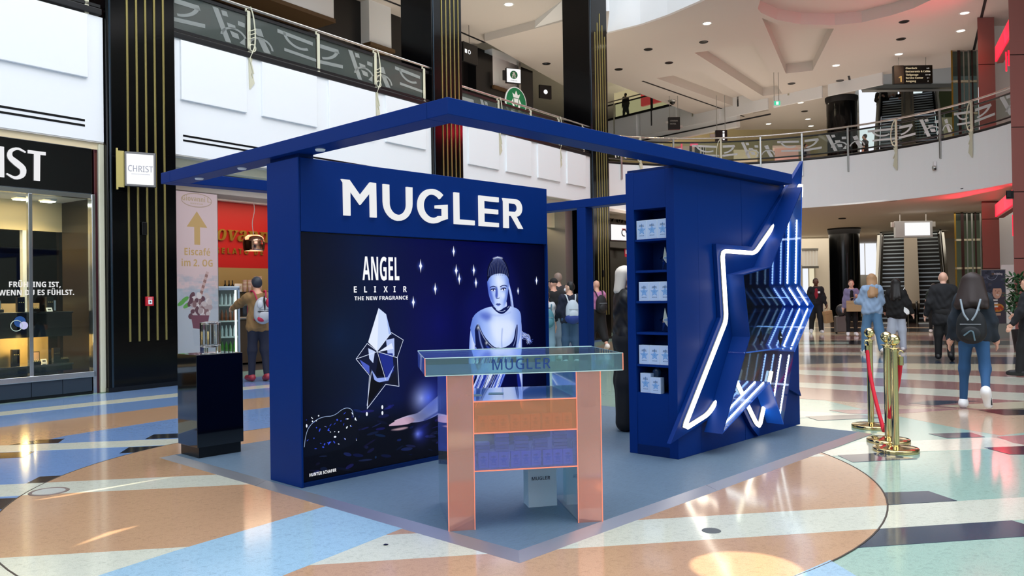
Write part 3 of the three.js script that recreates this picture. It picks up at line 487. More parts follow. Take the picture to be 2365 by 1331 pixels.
{ // shop sign
  const t = wallThing('shop_sign', 'large white CHRIST lettering on the black shop fascia at the left edge', 'sign', 0, 3.4, -0.015);
  let x = facS(105, 400, -0.015).s; const put = (g, w) => { x -= w; part('letter', g.translate(x, 0, 0), glow('#f4f4f6', 0.9), t); x -= 0.035; };
  const st = (pts) => plate(pts, 0, 0.02, [], 0.002), hgt = 0.46;
  put(st([[0, hgt - 0.05], [0, hgt], [0.26, hgt], [0.26, hgt - 0.05], [0.178, hgt - 0.05], [0.17, 0], [0.085, 0], [0.09, hgt - 0.05]]), 0.26);
  { const sp = []; const N = 26, ctr = (k) => { const u = k / N; const a = u < 0.5 ? 0.5 + u * 2 * (Math.PI * 1.2) : 0; return u; };
    const cps = [[0.27, 0.42], [0.16, 0.46], [0.06, 0.41], [0.05, 0.32], [0.14, 0.24], [0.23, 0.16], [0.22, 0.06], [0.12, 0.01], [0.0, 0.06]].map(([a, b]) => V(a, b, 0)), c = new THREE.CatmullRomCurve3(cps), wd = [0.02, 0.035, 0.055, 0.075, 0.095, 0.09, 0.07, 0.045, 0.02];
    const L = [], R = []; for (let i = 0; i <= N; i++) { const u = i / N, p = c.getPoint(u), q = c.getTangent(u), f = u * 8, k = Math.min(7, Math.floor(f)), ww = (wd[k] + (wd[k + 1] - wd[k]) * (f - k)) / 2; L.push([p.x - q.y * ww, p.y + q.x * ww]); R.push([p.x + q.y * ww, p.y - q.x * ww]); }
    put(st([...L, ...R.reverse()]), 0.27); }
  put(st([[0, 0], [0, hgt], [0.11, hgt], [0.11, 0]]), 0.11);
  put(st([[0, 0], [0, hgt], [0.2, hgt], [0.3, 0.36], [0.28, 0.24], [0.18, 0.2], [0.36, 0], [0.24, 0], [0.1, 0.19], [0.1, 0]]), 0.34);
  put(st([[0, 0], [0, hgt], [0.1, hgt], [0.1, 0.26], [0.28, 0.26], [0.28, hgt], [0.38, hgt], [0.38, 0], [0.28, 0], [0.28, 0.22], [0.1, 0.22], [0.1, 0]]), 0.38);
}
{ // projecting lightbox on the first column
  const f = facS(280, 385, 0.55), t = thing('projecting_sign', 'small white lit box sign lettered CHRIST projecting from the first black column', 'sign', fac(0.33, f.h, 0.42), FA - 0.42);
  part('case', rb(-0.24, 0.24, -0.29, 0.29, -0.09, 0.09, 0.012), M.blackGloss, t); part('sign_face', rb(-0.21, 0.2, -0.25, 0.25, 0.085, 0.1, 0.006), M.signWhite, t);
  part('lettering', letters('CHRIST', 0.1, 0.003, 'sans_regular').scale(0.85, 1, 1).translate(0, -0.04, 0.1), std('#9a9aa4', 0.6), t); part('underline', bx(-0.14, 0.14, -0.085, -0.078, 0.1, 0.103), std('#c0c0c8', 0.6), t);
  part('bracket', join(bx(-0.34, -0.24, -0.3, 0.3, -0.03, 0.03), bx(-0.36, -0.33, -0.34, 0.34, -0.04, 0.04)), M.brass, t);
}

// ---------- ice-cream shop ----------
{
  const g = structWall('wall_icecream');
  part('head_beam', bx(1.22, 8.2, 3.95, 4.13, -1.2, -0.25), M.cream, g); part('slat', bx(1.22, 8.2, 3.78, 3.93, -1.25, -0.5), M.white, g); part('slat', bx(1.22, 8.2, 3.6, 3.76, -1.3, -0.7), std('#d8c4b4', 0.6), g);
  part('back_wall', bx(1.22, 8.2, 0, 4.0, -4.3, -4.2), M.brown, g); part('red_wall', bx(4.0, 8.2, 2.3, 3.92, -4.1, -4.0), std('#b80f12', 0.5), g);
  part('shop_floor', bx(1.22, 8.2, 0.001, 0.004, -4.2, -1.2), M.dark, g); part('side_wall', bx(1.22, 1.4, 0, 4.0, -4.2, -0.6), M.dark, g); part('shop_ceiling', bx(1.22, 8.2, 3.98, 4.02, -4.2, -0.4), std('#c79a86', 0.7), g);
  part('cornice', bx(4.0, 8.2, 3.92, 4.0, -4.1, -3.8), M.white, g); part('tile_back', bx(4.6, 8.2, 1.35, 2.3, -4.05, -4.0), std('#a08a5a', 0.5), g);
  area('unseen_shop_lamp', '#ffdcb8', 3.4, 5, 1.8, fac(4.8, 3.96, -2.7), fac(4.8, 0, -2.701));  // unseen lamp lighting the ice-cream shop interior
}
{ // frosted banner with print
  const o = -0.3, a = facS(404, 440, o), b = facS(500, 440, o), c = facS(415, 832, o), w = b.s - a.s, hh = a.h - c.h + 0.02;
  const tex = canvasTex(620, 2048, (x, w0, h0) => {
    x.fillStyle = '#c9b0ad'; x.fillRect(0, 0, w0, h0);
    x.fillStyle = '#a9aeb2'; x.fillRect(0, 1180, w0, h0 - 1180); const r = rng(3);
    for (let i = 0; i < 240; i++) { x.fillStyle = `rgba(${r() < 0.5 ? '190,170,170' : '150,158,165'},0.25)`; x.fillRect(r() * w0, 1000 + r() * 420, 40 + r() * 120, 30); }
    x.strokeStyle = '#a58f78'; x.lineWidth = 10; x.beginPath(); x.ellipse(310, 95, 225, 82, 0, 0, 7); x.stroke();
    x.fillStyle = '#b09878'; x.textAlign = 'center'; x.font = 'bold 82px sans-serif'; x.fillText('Giovanni L.', 310, 108); x.font = 'bold 24px sans-serif'; x.fillText('GELATO DE LUXE', 310, 146);
    x.fillStyle = '#b99763'; x.beginPath(); x.moveTo(310, 230); x.lineTo(465, 425); x.lineTo(355, 425); x.lineTo(355, 640); x.lineTo(268, 640); x.lineTo(268, 425); x.lineTo(158, 425); x.fill();
    x.font = 'bold 118px sans-serif'; x.fillText('Eiscafé', 310, 770); x.fillText('im 2. OG', 310, 905);
    // sundae: striped wafer, cream, fruit, cup
    x.save(); x.translate(360, 1240); x.rotate(0.36); for (let i = 0; i < 9; i++) { x.fillStyle = i % 2 ? '#8d6a62' : '#b79a92'; x.fillRect(-22, -290 + i * 36, 44, 37); } x.restore();
    x.fillStyle = '#5d9a4a'; for (const [dx, dy] of [[70, 1350], [120, 1310], [150, 1380]]) { x.beginPath(); x.ellipse(dx, dy, 62, 26, -0.5, 0, 7); x.fill(); }
    for (let i = 0; i < 60; i++) { x.fillStyle = ['#b7aaa6', '#a3928f', '#c9c0bb', '#7c5f60', '#5d4048'][Math.floor(r() * 5)]; x.beginPath(); x.ellipse(190 + r() * 310, 1260 + r() * 260, 24 + r() * 34, 20 + r() * 24, r() * 3, 0, 7); x.fill(); }
    x.fillStyle = '#6e4550'; x.beginPath(); x.moveTo(205, 1500); x.lineTo(480, 1510); x.lineTo(440, 1690); x.lineTo(235, 1660); x.fill();
    x.fillStyle = 'rgba(160,166,172,0.7)'; x.beginPath(); x.moveTo(225, 1680); x.lineTo(440, 1690); x.lineTo(420, 1880); x.lineTo(250, 1880); x.fill();
  });
  const t = wallThing('glass_banner', 'tall frosted glass banner with brown arrow and printed ice-cream sundae left of the red shop', 'banner', a.s, c.h - 0.02, o);
  const g = new THREE.PlaneGeometry(w, hh).translate(w / 2, hh / 2, 0.012); part('print', g, std('#ffffff', 0.35, 0, { map: tex }), t); part('pane', bx(0, w, 0, hh, -0.01, 0.01), std('#8fa09a', 0.2), t); part('edge', bx(w, w + 0.012, 0, hh, -0.012, 0.012), M.steel, t);
}
{ // gold script on the red wall
  const f = facS(560, 545, -3.98), t = wallThing('shop_lettering', 'gold raised lettering on the red wall of the ice-cream shop', 'lettering', f.s, f.h - 0.14, -4.0);
  const g = letters('Giovanni L.', 0.36, 0.05, 'serif_bold').applyMatrix4(new THREE.Matrix4().makeShear(0, 0, 0.22, 0, 0, 0)); part('script', g.translate(0.1, 0, 0), M.goldFlat, t); const d = letters('G E L A T O   D E   L U X E', 0.14, 0.03); part('subtitle', d.translate(0.3, -0.32, 0), M.goldFlat, t);
}
{ const f = facS(586, 563, -1.6), t = wallThing('pendant_lamp', 'shiny copper dome pendant lamp hanging before the red wall', 'lamp', f.s, f.h, -1.6); const cu = std('#d39a80', 0.14, 1);
  part('shade', lathe([[0.02, 0.19], [0.14, 0.18], [0.21, 0.12], [0.235, 0.02], [0.22, -0.12], [0.2, -0.16], [0.205, -0.16], [0.226, -0.12], [0.24, 0.02], [0.215, 0.125], [0.14, 0.187], [0.02, 0.197]], 36), cu, t); part('diffuser', lathe([[0, -0.14], [0.2, -0.15]], 28), glow('#ffd9a0', 2.5), t); part('cord', tube([V(0, 0.19, 0), V(-0.03, 0.45, 0), V(0.03, 0.75, 0), V(-0.02, 1.05, 0), V(0, 1.3, 0)], 0.008, 30, 5), M.white, t); }
// counter, paper cups, fridge
{ const t = wallThing('shop_counter', 'brown ice-cream shop counter with glass top behind the drinks fridge', 'counter', 0, 0, 0); part('front', bx(4.4, 8.2, 0.05, 1.05, -3.2, -2.6), std('#4a3d30', 0.3), t); part('worktop', rb(4.35, 8.2, 1.05, 1.1, -3.3, -2.55, 0.01), M.steel, t); part('display_glass', bx(4.6, 8.2, 1.1, 1.4, -2.7, -2.69), M.glass, t); part('rear_shelf', bx(4.6, 8.2, 1.66, 1.7, -4.0, -3.75), M.dark, t); }
[[588, 655, 5], [603, 660, 7], [577, 668, 5], [612, 655, 7]].forEach(([x, y, n], i) => { const f = facS(x, y, -3.4), t = wallThing('cup_stack', `stack of printed paper cups on the ice-cream counter, ${['second from the left', 'third from the left, taller', 'leftmost and short', 'rightmost and tall'][i]}`, 'paper cups', f.s, 1.1 + 0.75, -3.6); for (let k = 0; k < n; k++) part('cup', lathe([[0, 0], [0.033, 0], [0.05, 0.11], [0.046, 0.11], [0.03, 0.004]], 16).translate(0, k * 0.045 - 0.15, 0), std(k % 2 ? '#e6d2c2' : '#d6b0a4', 0.6), t); });
[[520, 655, 'left'], [529, 655, 'middle'], [537, 657, 'right']].forEach(([x, y, w]) => { const f = facS(x, y, -3.85), t = wallThing('syrup_bottle', `${w} one of three dark syrup bottles on the ice-cream shop's rear shelf`, 'bottle', f.s, 1.7, -3.85); part('body', lathe([[0, 0], [0.035, 0], [0.037, 0.14], [0.014, 0.2], [0.013, 0.26], [0, 0.26]], 16), M.black, t); part('cap', lathe([[0, 0.285], [0.015, 0.28], [0.015, 0.255]], 12), M.dark, t); });
{ const f = facS(553, 645, -3.7), t = wallThing('price_card', 'white menu card on the rear shelf beside the dark syrup bottles', 'card', f.s, 1.7, -3.75); part('card', rb(-0.11, 0.11, 0, 0.2, -0.01, 0.01, 0.004), M.white, t); part('print', bx(-0.08, 0.08, 0.06, 0.14, 0.01, 0.012), std('#c8beb4', 0.6), t); }
{
  const o = -0.75, t = wallThing('drinks_fridge', 'tall white drinks fridge with printed leaf side and glass door beside the ice-cream counter', 'fridge', facS(544, 850, o).s, 0, o - 0.35); t.rotation.y = FA - 0.62;
  const side = canvasTex(512, 1024, (x, w0, h0) => { x.fillStyle = '#eef0ea'; x.fillRect(0, 0, w0, h0); x.fillStyle = '#4a9a4a'; for (const [a, b, s, q] of [[120, 70, 90, '#c6cf3a'], [260, 60, 100, '#d9d040'], [390, 120, 90, '#3d8f4d'], [430, 330, 80, '#2f8a55'], [420, 420, 70, '#2f8a55'], [60, 130, 80, '#8db23a']]) { x.fillStyle = q; x.beginPath(); x.ellipse(a, b, s, s * 0.5, a, 0, 7); x.fill(); } x.fillStyle = '#333'; x.font = '60px sans-serif'; x.fillText('best', 40, 270); x.fillText('iced tea', 10, 350); x.font = 'italic bold 110px serif'; x.fillText('taste', 150, 690); x.fillText('no limits', 40, 800); x.fillStyle = '#9fc4dc'; x.beginPath(); x.ellipse(380, 940, 110, 40, 0.2, 0, 7); x.fill(); });
  const pr = new THREE.PlaneGeometry(0.62, 1.42).rotateY(-Math.PI / 2).translate(-0.302, 1.02, -0.02);
  part('cabinet', join(bx(-0.3, -0.27, 0.28, 1.76, -0.33, 0.3), bx(0.27, 0.3, 0.28, 1.76, -0.33, 0.3), bx(-0.3, 0.3, 0.28, 1.76, -0.36, -0.33), bx(-0.3, 0.3, 1.73, 1.78, -0.33, 0.3), bx(-0.3, 0.3, 0.24, 0.3, -0.33, 0.3)), std('#cfd6da', 0.35), t); part('side_print', pr, std('#ffffff', 0.5, 0, { map: side }), t);
  part('base_grille', rb(-0.3, 0.3, 0.05, 0.26, -0.33, 0.34, 0.02), std('#9aa4aa', 0.4), t); for (let i = 0; i < 4; i++) part('grille_slot', bx(-0.2, 0.22, 0.09 + i * 0.035, 0.105 + i * 0.035, 0.335, 0.345), M.dark, t);
  const d = part('door', join(bx(-0.3, -0.25, 0.3, 1.74, 0.31, 0.36), bx(0.26, 0.3, 0.3, 1.74, 0.31, 0.36), bx(-0.3, 0.3, 1.7, 1.75, 0.31, 0.36), bx(-0.3, 0.3, 0.28, 0.34, 0.31, 0.36)), std('#9fb0c4', 0.3, 0.3), t); mesh('door_glass', bx(-0.25, 0.26, 0.34, 1.7, 0.33, 0.335), M.glass, d); mesh('handle', rb(-0.32, -0.27, 0.9, 1.15, 0.36, 0.4, 0.01), M.steel, d);
  for (let i = 0; i < 4; i++) { const sh = part('shelf', bx(-0.26, 0.26, 0.42 + i * 0.32, 0.45 + i * 0.32, -0.3, 0.28), M.white, t); for (let k = 0; k < 6; k++) { const bt = mesh('bottle', lathe([[0, 0], [0.03, 0], [0.03, 0.14], [0.012, 0.19], [0.012, 0.22], [0, 0.22]], 10).translate(-0.2 + k * 0.078, 0.45 + i * 0.32, 0.2), std(['#4f8a3a', '#c7d3d6', '#8c4a2a', '#dfe6e8'][i], 0.2), sh); } }
  part('inner_light', bx(0.2, 0.24, 0.34, 1.7, 0.24, 0.28), glow('#ffffff', 2), t);
}
// ---------- shops behind the stand, seen between its posts ----------
{
  const g = structWall('wall_books');
  part('ceiling_strip', bx(9.4, 24, 4.4, 4.5, -6, -0.3), M.soffit, g); part('dark_shop', bx(9.4, 22, 0, 4.4, -5.2, -5.0), std('#3b352c', 0.7), g); part('bulkhead', bx(9.4, 15.3, 3.7, 4.45, -1.2, -0.9), M.beige, g); part('steel_jamb', bx(15.3, 15.75, 0, 4.45, -1.2, -0.5), M.steel, g); part('dark_jamb', bx(15.75, 17.2, 0, 4.4, -1.6, -0.7), M.black, g);
  part('fashion_wall', bx(17.3, 26, 0, 4.5, -2.2, -2.0), std('#25241f', 0.3), g); part('fashion_fascia', bx(17.3, 26, 3.3, 4.4, -1.9, -1.6), std('#4a4c48', 0.4), g); part('window_frame', bx(18.2, 18.26, 0.2, 3.3, -1.8, -1.7), M.steel, g); part('lit_window', bx(17.4, 20, 0.8, 2.5, -1.99, -1.9), glow('#8d7a50', 0.35), g);  // last panel glows on its own, standing for a lit interior
  area('unseen_shop_lamp', '#ffe2b4', 2.2, 6, 2, fac(12.5, 4.36, -3), fac(12.5, 0, -3.001));  // unseen lamp lighting the shop behind the stand
}
for (let i = 0; i < 4; i++) {
  const t = wallThing('display_shelf', `${['lowest', 'second lowest', 'second highest', 'highest'][i]} dark shelf of boxes in the shop behind the stand`, 'shelf', 16.6, 1.5 + i * 0.62, -3.2);
  part('board', bx(-1.9, 2.4, 0, 0.06, -0.3, 0.3), M.dark, t); part('light_strip', bx(-1.9, 2.4, -0.04, 0, 0.2, 0.28), glow('#fff0c8', 1.5), t);
  for (let k = 0; k < 9; k++) part('stock_box', rb(-1.8 + k * 0.46, -1.44 + k * 0.46, 0.06, 0.25 + ((k * 7 + i * 3) % 5) * 0.05, -0.2, 0.2, 0.01), std(['#c9b79a', '#2a2622', '#8a7a66', '#ddd6c8', '#3a3f4a'][(k + i) % 5], 0.6), t);
}
{ const f = facS(1422, 537, -0.6), t = wallThing('projecting_sign', 'white lit box sign with a round red and black emblem right of the third column', 'sign', f.s + 0.25, f.h, -0.6); t.rotation.y = FA - 0.25; part('case', rb(-0.55, 0.55, -0.32, 0.32, -0.08, 0.08, 0.02), M.black, t); part('sign_face', rb(-0.51, 0.51, -0.28, 0.28, 0.075, 0.095, 0.01), M.signWhite, t); part('emblem', new THREE.TorusGeometry(0.12, 0.02, 8, 28, 5).translate(0.16, 0, 0.1), M.black, t); part('emblem_mark', bx(0.06, 0.26, 0.08, 0.15, 0.096, 0.105), std('#c02030', 0.5), t); part('bracket', bx(-0.75, -0.55, -0.25, 0.25, -0.05, 0.05), M.brass, t); }
{ const f = facS(1428, 502, -1.58), t = wallThing('shop_lettering', 'dark serif shop lettering on the grey fascia right of the third column', 'lettering', f.s, f.h - 0.2, -1.58); part('lettering', letters('T STYLE', 0.38, 0.04, 'serif_bold', 'left').translate(-0.62, 0, 0), M.black, t); part('rail', bx(-0.7, 2, -0.1, -0.06, 0, 0.03), M.dark, t); }
{ const f = facS(1443, 582, -1.8), t = wallThing('sale_card', 'small pink sale card in the window right of the third column', 'card', f.s, f.h, -1.75); part('card', rb(-0.12, 0.12, -0.2, 0.2, -0.01, 0.01, 0.004), std('#e0204a', 0.5), t); part('print', bx(-0.06, 0.06, -0.08, 0.08, 0.01, 0.012), M.white, t); }
// ================= THE ROTUNDA AND THE FAR END =================
// box in the view frame: px span at one distance, heights in metres, thickness going away
function farBox(name, px0, px1, d, y0, y1, thick, mat, parent, yPix = 670) {
  const a = far(px0, yPix, d), b = far(px1, yPix, d), u = a.clone().add(b).multiplyScalar(0.5).sub(EYE).setY(0).normalize().multiplyScalar(thick);
  return mesh(name, slab([xz(a), xz(b), xz(b.clone().add(u)), xz(a.clone().add(u))], Math.min(y0, y1), Math.max(y0, y1)), mat, parent ?? scene);
}
const hAt = (px, py, d) => far(px, py, d).y;
const fwall = structGroup('wall_far');
farBox('wall_face', 1780, 1927, 47, 0, 4.7, 0.3, std('#efe9dc', 0.7), fwall); farBox('wall_face', 1927, 2030, 55, 0, 4.7, 0.3, std('#d9cdb6', 0.7), fwall); farBox('wall_face', 2175, 2215, 50, 0, 4.7, 0.3, M.white, fwall);
farBox('door_frame', 1852, 1884, 46.7, 0, 3.0, 0.2, std('#b8b3a4', 0.5), fwall); farBox('door_glass', 1855, 1867, 46.6, 0.1, 2.8, 0.05, M.windowGlow, fwall); farBox('door_glass', 1870, 1881, 46.6, 0.1, 2.8, 0.05, glow('#fff3d0', 0.8), fwall);
for (const [a, b, p, q] of [[1978, 1998, 560, 635], [2000, 2026, 560, 635], [2180, 2192, 545, 655]]) farBox('window_pane', a, b, 54, hAt(a, q, 54), hAt(a, p, 54), 0.1, M.windowGlow, fwall);
farBox('wall_face', 1440, 1800, 62, 4.6, 14, 0.4, std('#e8d9b4', 0.7), fwall);
farBox('wall_face', 1790, 1990, 58, 6, 14, 0.4, std('#e2d2b4', 0.7), fwall);
{ const t = thing('door_canopy', 'white quilted canopy box over the glazed side door at the far white wall', 'canopy'); const q = farBox('body', 1854, 1891, 46, hAt(1870, 617, 46), hAt(1870, 577, 46), 0.5, std('#eceae6', 0.8), t); farBox('rim', 1853, 1892, 45.9, hAt(1870, 620, 46), hAt(1870, 615, 46), 0.6, M.steel, t); farBox('rim', 1853, 1892, 45.9, hAt(1870, 578, 46), hAt(1870, 574, 46), 0.6, M.steel, t); for (let i = 0; i < 5; i++) farBox('fold', 1858 + i * 7, 1860 + i * 7, 45.95, hAt(1870, 614, 46), hAt(1870, 579, 46), 0.1, M.white, t); }
// round black column through both floors
{ const p = level(1953, 741), mk = (y0, y1, w) => { const t = thing('column', `round glossy black column near the escalators on the ${w} floor`, 'column', V(p.x, y0, p.z)); part('shaft', lathe([[0.72, 0.2], [0.72, y1 - y0 - 0.3]], 40), M.granite, t); part('plinth', lathe([[0.76, 0], [0.76, 0.2], [0.72, 0.22]], 40), M.black, t); part('capital', lathe([[0.72, y1 - y0 - 0.3], [0.78, y1 - y0 - 0.12], [0.78, y1 - y0]], 40), M.dark, t); return t; }; mk(0, 4.62, 'lower'); mk(6, 11.2, 'upper');
  const b = p.clone().addScaledVector(VF, 2.5).addScaledVector(VR, 1.1); for (const [y0, y1, w] of [[0, 4.6, 'lower'], [6, 9.0, 'upper']]) { const t = thing('column', `dark square pier half hidden behind the round black column on the ${w} floor`, 'column', V(b.x, y0, b.z), VIEWTURN); part('shaft', rb(-0.5, 0.5, 0.1, y1 - y0, -0.4, 0.4, 0.02), M.dark, t); part('plinth', bx(-0.53, 0.53, 0, 0.1, -0.43, 0.43), M.black, t); } }
// ---- escalators: two per floor, climbing away ----
const ED = sight(2098, 670).setY(0).normalize(), ER = V(-ED.z, 0, ED.x), ETURN = Math.atan2(-ED.x, -ED.z);
const stepMat = std('#7c848a', 0.3, 0.7), litEdge = std('#9aa4aa', 0.3, 0.6), stepG = bx(-0.52, 0.52, -0.2, 0.0, -0.2, 0.2), riserG = bx(-0.52, 0.52, -0.205, -0.02, 0.2, 0.206), noseG = bx(-0.52, 0.52, -0.06, 0.004, 0.17, 0.208);  // pale front bands on each step stand for light on the treads
function escalator(label, at, h0, rise) {
  const t = thing('escalator', label, 'escalator', at.clone().setY(h0), ETURN), n = Math.round(rise / 0.215), run = n * 0.37, k = rise / run;
  for (let i = 0; i < n; i++) { const s = part('step', stepG, std.stepM ??= std('#4a5054', 0.4, 0.5), t); s.position.set(0, (i + 1) * 0.215, -i * 0.37 - 1.0); mesh('riser', riserG, M.dark, s); mesh('lit_nosing', noseG, litEdge, s); }
  for (const sx of [-1, 1]) {
    const x = sx * 0.62, prof = [[1.0, 0], [1.0, 0.85], [0.9, 0.95], [-0.8, 0.95], [-run - 1, rise + 0.95 + 0.2], [-run - 2.2, rise + 1.1], [-run - 2.2, rise - 0.1], [-run - 1, rise - 0.2], [-1.0, 0]];
    const g = plate(prof.map(([z, y]) => [-z, y]), x - 0.02, x + 0.02).applyMatrix4(new THREE.Matrix4().set(0, 0, 1, 0, 0, 1, 0, 0, -1, 0, 0, 0, 0, 0, 0, 1)); part('balustrade', g, std.escGlass ??= std('#5a5648', 0.15, 0.3), t);
    part('handrail', tube([V(x, 0.4, 1.12), V(x, 0.8, 1.12), V(x, 0.98, 0.9), V(x, 0.99, -0.8), V(x, rise + 1.17, -run - 1), V(x, rise + 1.14, -run - 2.2)], 0.05, 60, 8, false, 0.15), M.black, t);
    part('skirt', bar(V(x + sx * 0.12, -0.05, -0.6), V(x + sx * 0.12, rise - 0.05, -run - 0.9), 0.2, 0.5), M.steel, t);
  }
  part('truss', bar(V(0, -0.62, -1.2), V(0, rise - 0.62, -run - 1.2), 1.2, 0.5), M.dark, t); part('comb_plate', bx(-0.56, 0.56, 0.0, 0.02, -0.8, 1.0), M.steel, t);
  return t;
}
const eL = level(2063, 746), eR = level(2153, 746);
escalator('left escalator of the pair climbing from the ground floor', eL, 0, 6.0); escalator('right escalator of the pair climbing from the ground floor', eR, 0, 6.0);
escalator('left escalator of the upper pair with three people riding down', eL, 6.0, 7.2); escalator('right escalator of the upper pair with one dark-coated person', eR, 6.0, 7.2);
{ const p = eL.clone().add(eR).multiplyScalar(0.5), t = structGroup('trim_median', V(p.x, 0, p.z), ETURN); for (const [y, e] of [[0, 6], [6, 7.2]]) part('median', bar(V(0, y + 0.75, 0.2), V(0, y + e + 0.75, -11.4 - (e - 6) * 1.6), 0.62, 0.3), std('#6a5f50', 0.4, 0.3), t); }
// ceiling box, bright windows and lift shaft behind the upper escalators
const up = structGroup('wall_landing');
farBox('bulkhead', 1990, 2226, 42, hAt(2100, 200, 42), hAt(2100, 150, 42), 1.2, M.white, up, 300); farBox('bulkhead_rim', 1990, 2226, 41.9, hAt(2100, 204, 42), hAt(2100, 195, 42), 0.4, M.steel, up, 300);
farBox('window_pane', 1985, 2028, 58, 10, 15.9, 0.1, M.windowGlow, up, 300); farBox('window_pane', 2030, 2094, 58, 10.0, 15.9, 0.1, M.windowGlow, up, 300); farBox('window_pane', 2100, 2165, 58, 10.0, 15.9, 0.1, glow('#e2f2f4', 1), up, 300); farBox('window_pane', 2226, 2262, 44, 9.2, 12.4, 0.1, M.windowGlow, up, 300);
farBox('panel', 2170, 2205, 50, hAt(2190, 270, 50), hAt(2190, 180, 50), 0.2, std('#5d6a48', 0.3), up, 300); farBox('panel', 1990, 2026, 50, 6, 9.2, 0.2, std('#b8b4a4', 0.5), up, 300); farBox('panel', 2180, 2270, 52, 6, 9.6, 0.2, std('#e0cfa8', 0.5), up, 300); farBox('wall_white', 1960, 1984, 48, 6, 12, 0.3, M.white, up, 300);
// lift shaft frame with tall mullions
for (const [y0, y1, lv] of [[0, 4.6, 'lower'], [6, 11.2, 'upper']]) {
  const t = thing('lift_shaft', `glazed lift shaft with dark and golden uprights on the ${lv} floor beside the mauve pier`, 'lift shaft');
  for (const [a, b, m] of [[2207, 2211, 'goldFlat'], [2222, 2229, 'brown'], [2235, 2238, 'steel'], [2246, 2250, 'steel'], [2254, 2258, 'brown'], [2266, 2269, 'steel']]) farBox('upright', a, b, 33, y0, y1, 0.2, m === 'brown' ? std('#3a1d1c', 0.4) : M[m], t);
  farBox('glazing', 2207, 2268, 33.2, y0, y1, 0.03, M.glassHaze, t); farBox('rear_glow', 2210, 2266, 37, y0, y1, 0.2, glow(y0 ? '#dfe4ee' : '#ecdcb8', 0.55), t);  // rear panel glows on its own to brighten the shaft
  for (let i = 1; i < 4; i++) farBox('crossbar', 2207, 2268, 33, y0 + (y1 - y0) * i / 4, y0 + (y1 - y0) * i / 4 + 0.08, 0.15, M.cream, t);
}
// mauve stone piers, clad in stacked blocks
function pier(label, px0, px1, d, y0, y1, cuts, thick = 1.2) {
  const t = thing('pier', label, 'pier'); let a = y0; for (const c of [...cuts, y1]) { farBox('stone_block', px0, px1, d, a + 0.012, c - 0.012, thick, M.mauve, t); farBox('joint', px0 + 1, px1 - 1, d + 0.04, c - 0.014, c + 0.014, thick - 0.1, M.dark, t); a = c; } return t;
}
pier('mauve stone pier beside the lift on the lower floor', 2271, 2311, 29, 0, 4.62, [hAt(2290, 620, 29), hAt(2290, 506, 29)]);
pier('mauve stone pier lit red at its top on the upper floor', 2270, 2309, 29, 6, 11.2, [hAt(2290, 147, 29)]);
pier('tall mauve stone pier at the right edge of the picture', 2343, 2420, 21.5, 0, 13, [640, 597, 443, 293, 125].map((y) => hAt(2350, y, 21.5)), 0.9);
const sideW = structGroup('wall_side'); farBox('wall_face', 2311, 2360, 30, 0, 4.6, 0.2, M.white, sideW); farBox('wall_face', 2309, 2420, 30, 6, 11.2, 0.2, std('#d8d0c8', 0.6), sideW); farBox('counter_white', 2313, 2350, 27, 0, hAt(2330, 612, 27), 0.3, M.white, sideW);
// red light coves
for (const [q, h, w, n] of [[[[2297, 128], [2340, 30], [2345, 52], [2303, 128]], 11.0, 'upper ceiling', 0], [[[2304, 500], [2344, 470], [2344, 440], [2304, 474]], 4.4, 'lower soffit', 1]]) {
  const t = thing('red_light_cove', `glowing red light cove under the ${w} by the mauve pier`, 'light cove'), a = far(2300, n ? 487 : 126, 28.6), b = far(2345, n ? 452 : 40, 22.5), hh = n ? 0.42 : 0.5;
  part('housing', bar(a.clone().addScaledVector(VR, 0.14), b.clone().addScaledVector(VR, 0.14), 0.2, hh + 0.1), M.mauve, t); part('lens', bar(a, b, 0.05, hh), M.redGlow, t);
  const l = new THREE.RectAreaLight(new THREE.Color('#ff2848'), n ? 9 : 12, 5, hh); l.name = 'cove_light'; const c = a.clone().add(b).multiplyScalar(0.5).addScaledVector(VR, -0.12); l.position.copy(c); l.lookAt(c.clone().addScaledVector(VR, -3).setY(c.y + (n ? 0.6 : 0.5))); scene.add(l);
}
for (const [px, y0, y1, d, lab] of [[2333, 118, 162, 23.5, 'upper floor'], [2341, 496, 545, 24.5, 'lower floor']]) { const t = thing('red_letter_sign', `red glowing shop letters seen edge-on by the mauve pier on the ${lab}`, 'sign'); farBox('letter', px, px + 4, d, hAt(px, y1, d), hAt(px, y0, d), 0.1, M.redGlow, t); farBox('letter', px + 6, px + 10, d - 0.4, hAt(px, y1 - 4, d), hAt(px, y0 + 6, d), 0.1, M.redGlow, t); }
{ const t = thing('loudspeaker', 'small black loudspeaker box on the mauve pier at the right edge', 'loudspeaker'); farBox('box', 2328, 2346, 20.9, hAt(2336, 458, 20.9), hAt(2336, 440, 20.9), 0.3, M.black, t); farBox('grille', 2330, 2340, 20.85, hAt(2336, 456, 20.9), hAt(2336, 443, 20.9), 0.04, M.dark, t); }
{ const p = onPlane(2222, 395, V(RC[0] + RR, 0, RC[1]), VF.clone().negate()), q = level(2222, 395, 5.35), dir = V(q.x - RC[0], 0, q.z - RC[1]).normalize(), c = V(RC[0], 5.42, RC[1]).addScaledVector(dir, RR - 0.06), t = thing('security_camera', 'small white security camera on the curved white parapet at right', 'security camera', c, VIEWTURN); part('body', lathe([[0, -0.14], [0.05, -0.12], [0.07, -0.04], [0.06, 0.02], [0, 0.04]], 16), M.steel, t); part('bracket', bx(-0.035, 0.035, 0.02, 0.16, -0.04, 0.06), M.white, t); part('lens', new THREE.SphereGeometry(0.035, 12, 8).translate(0, -0.08, 0.05), M.black, t); }
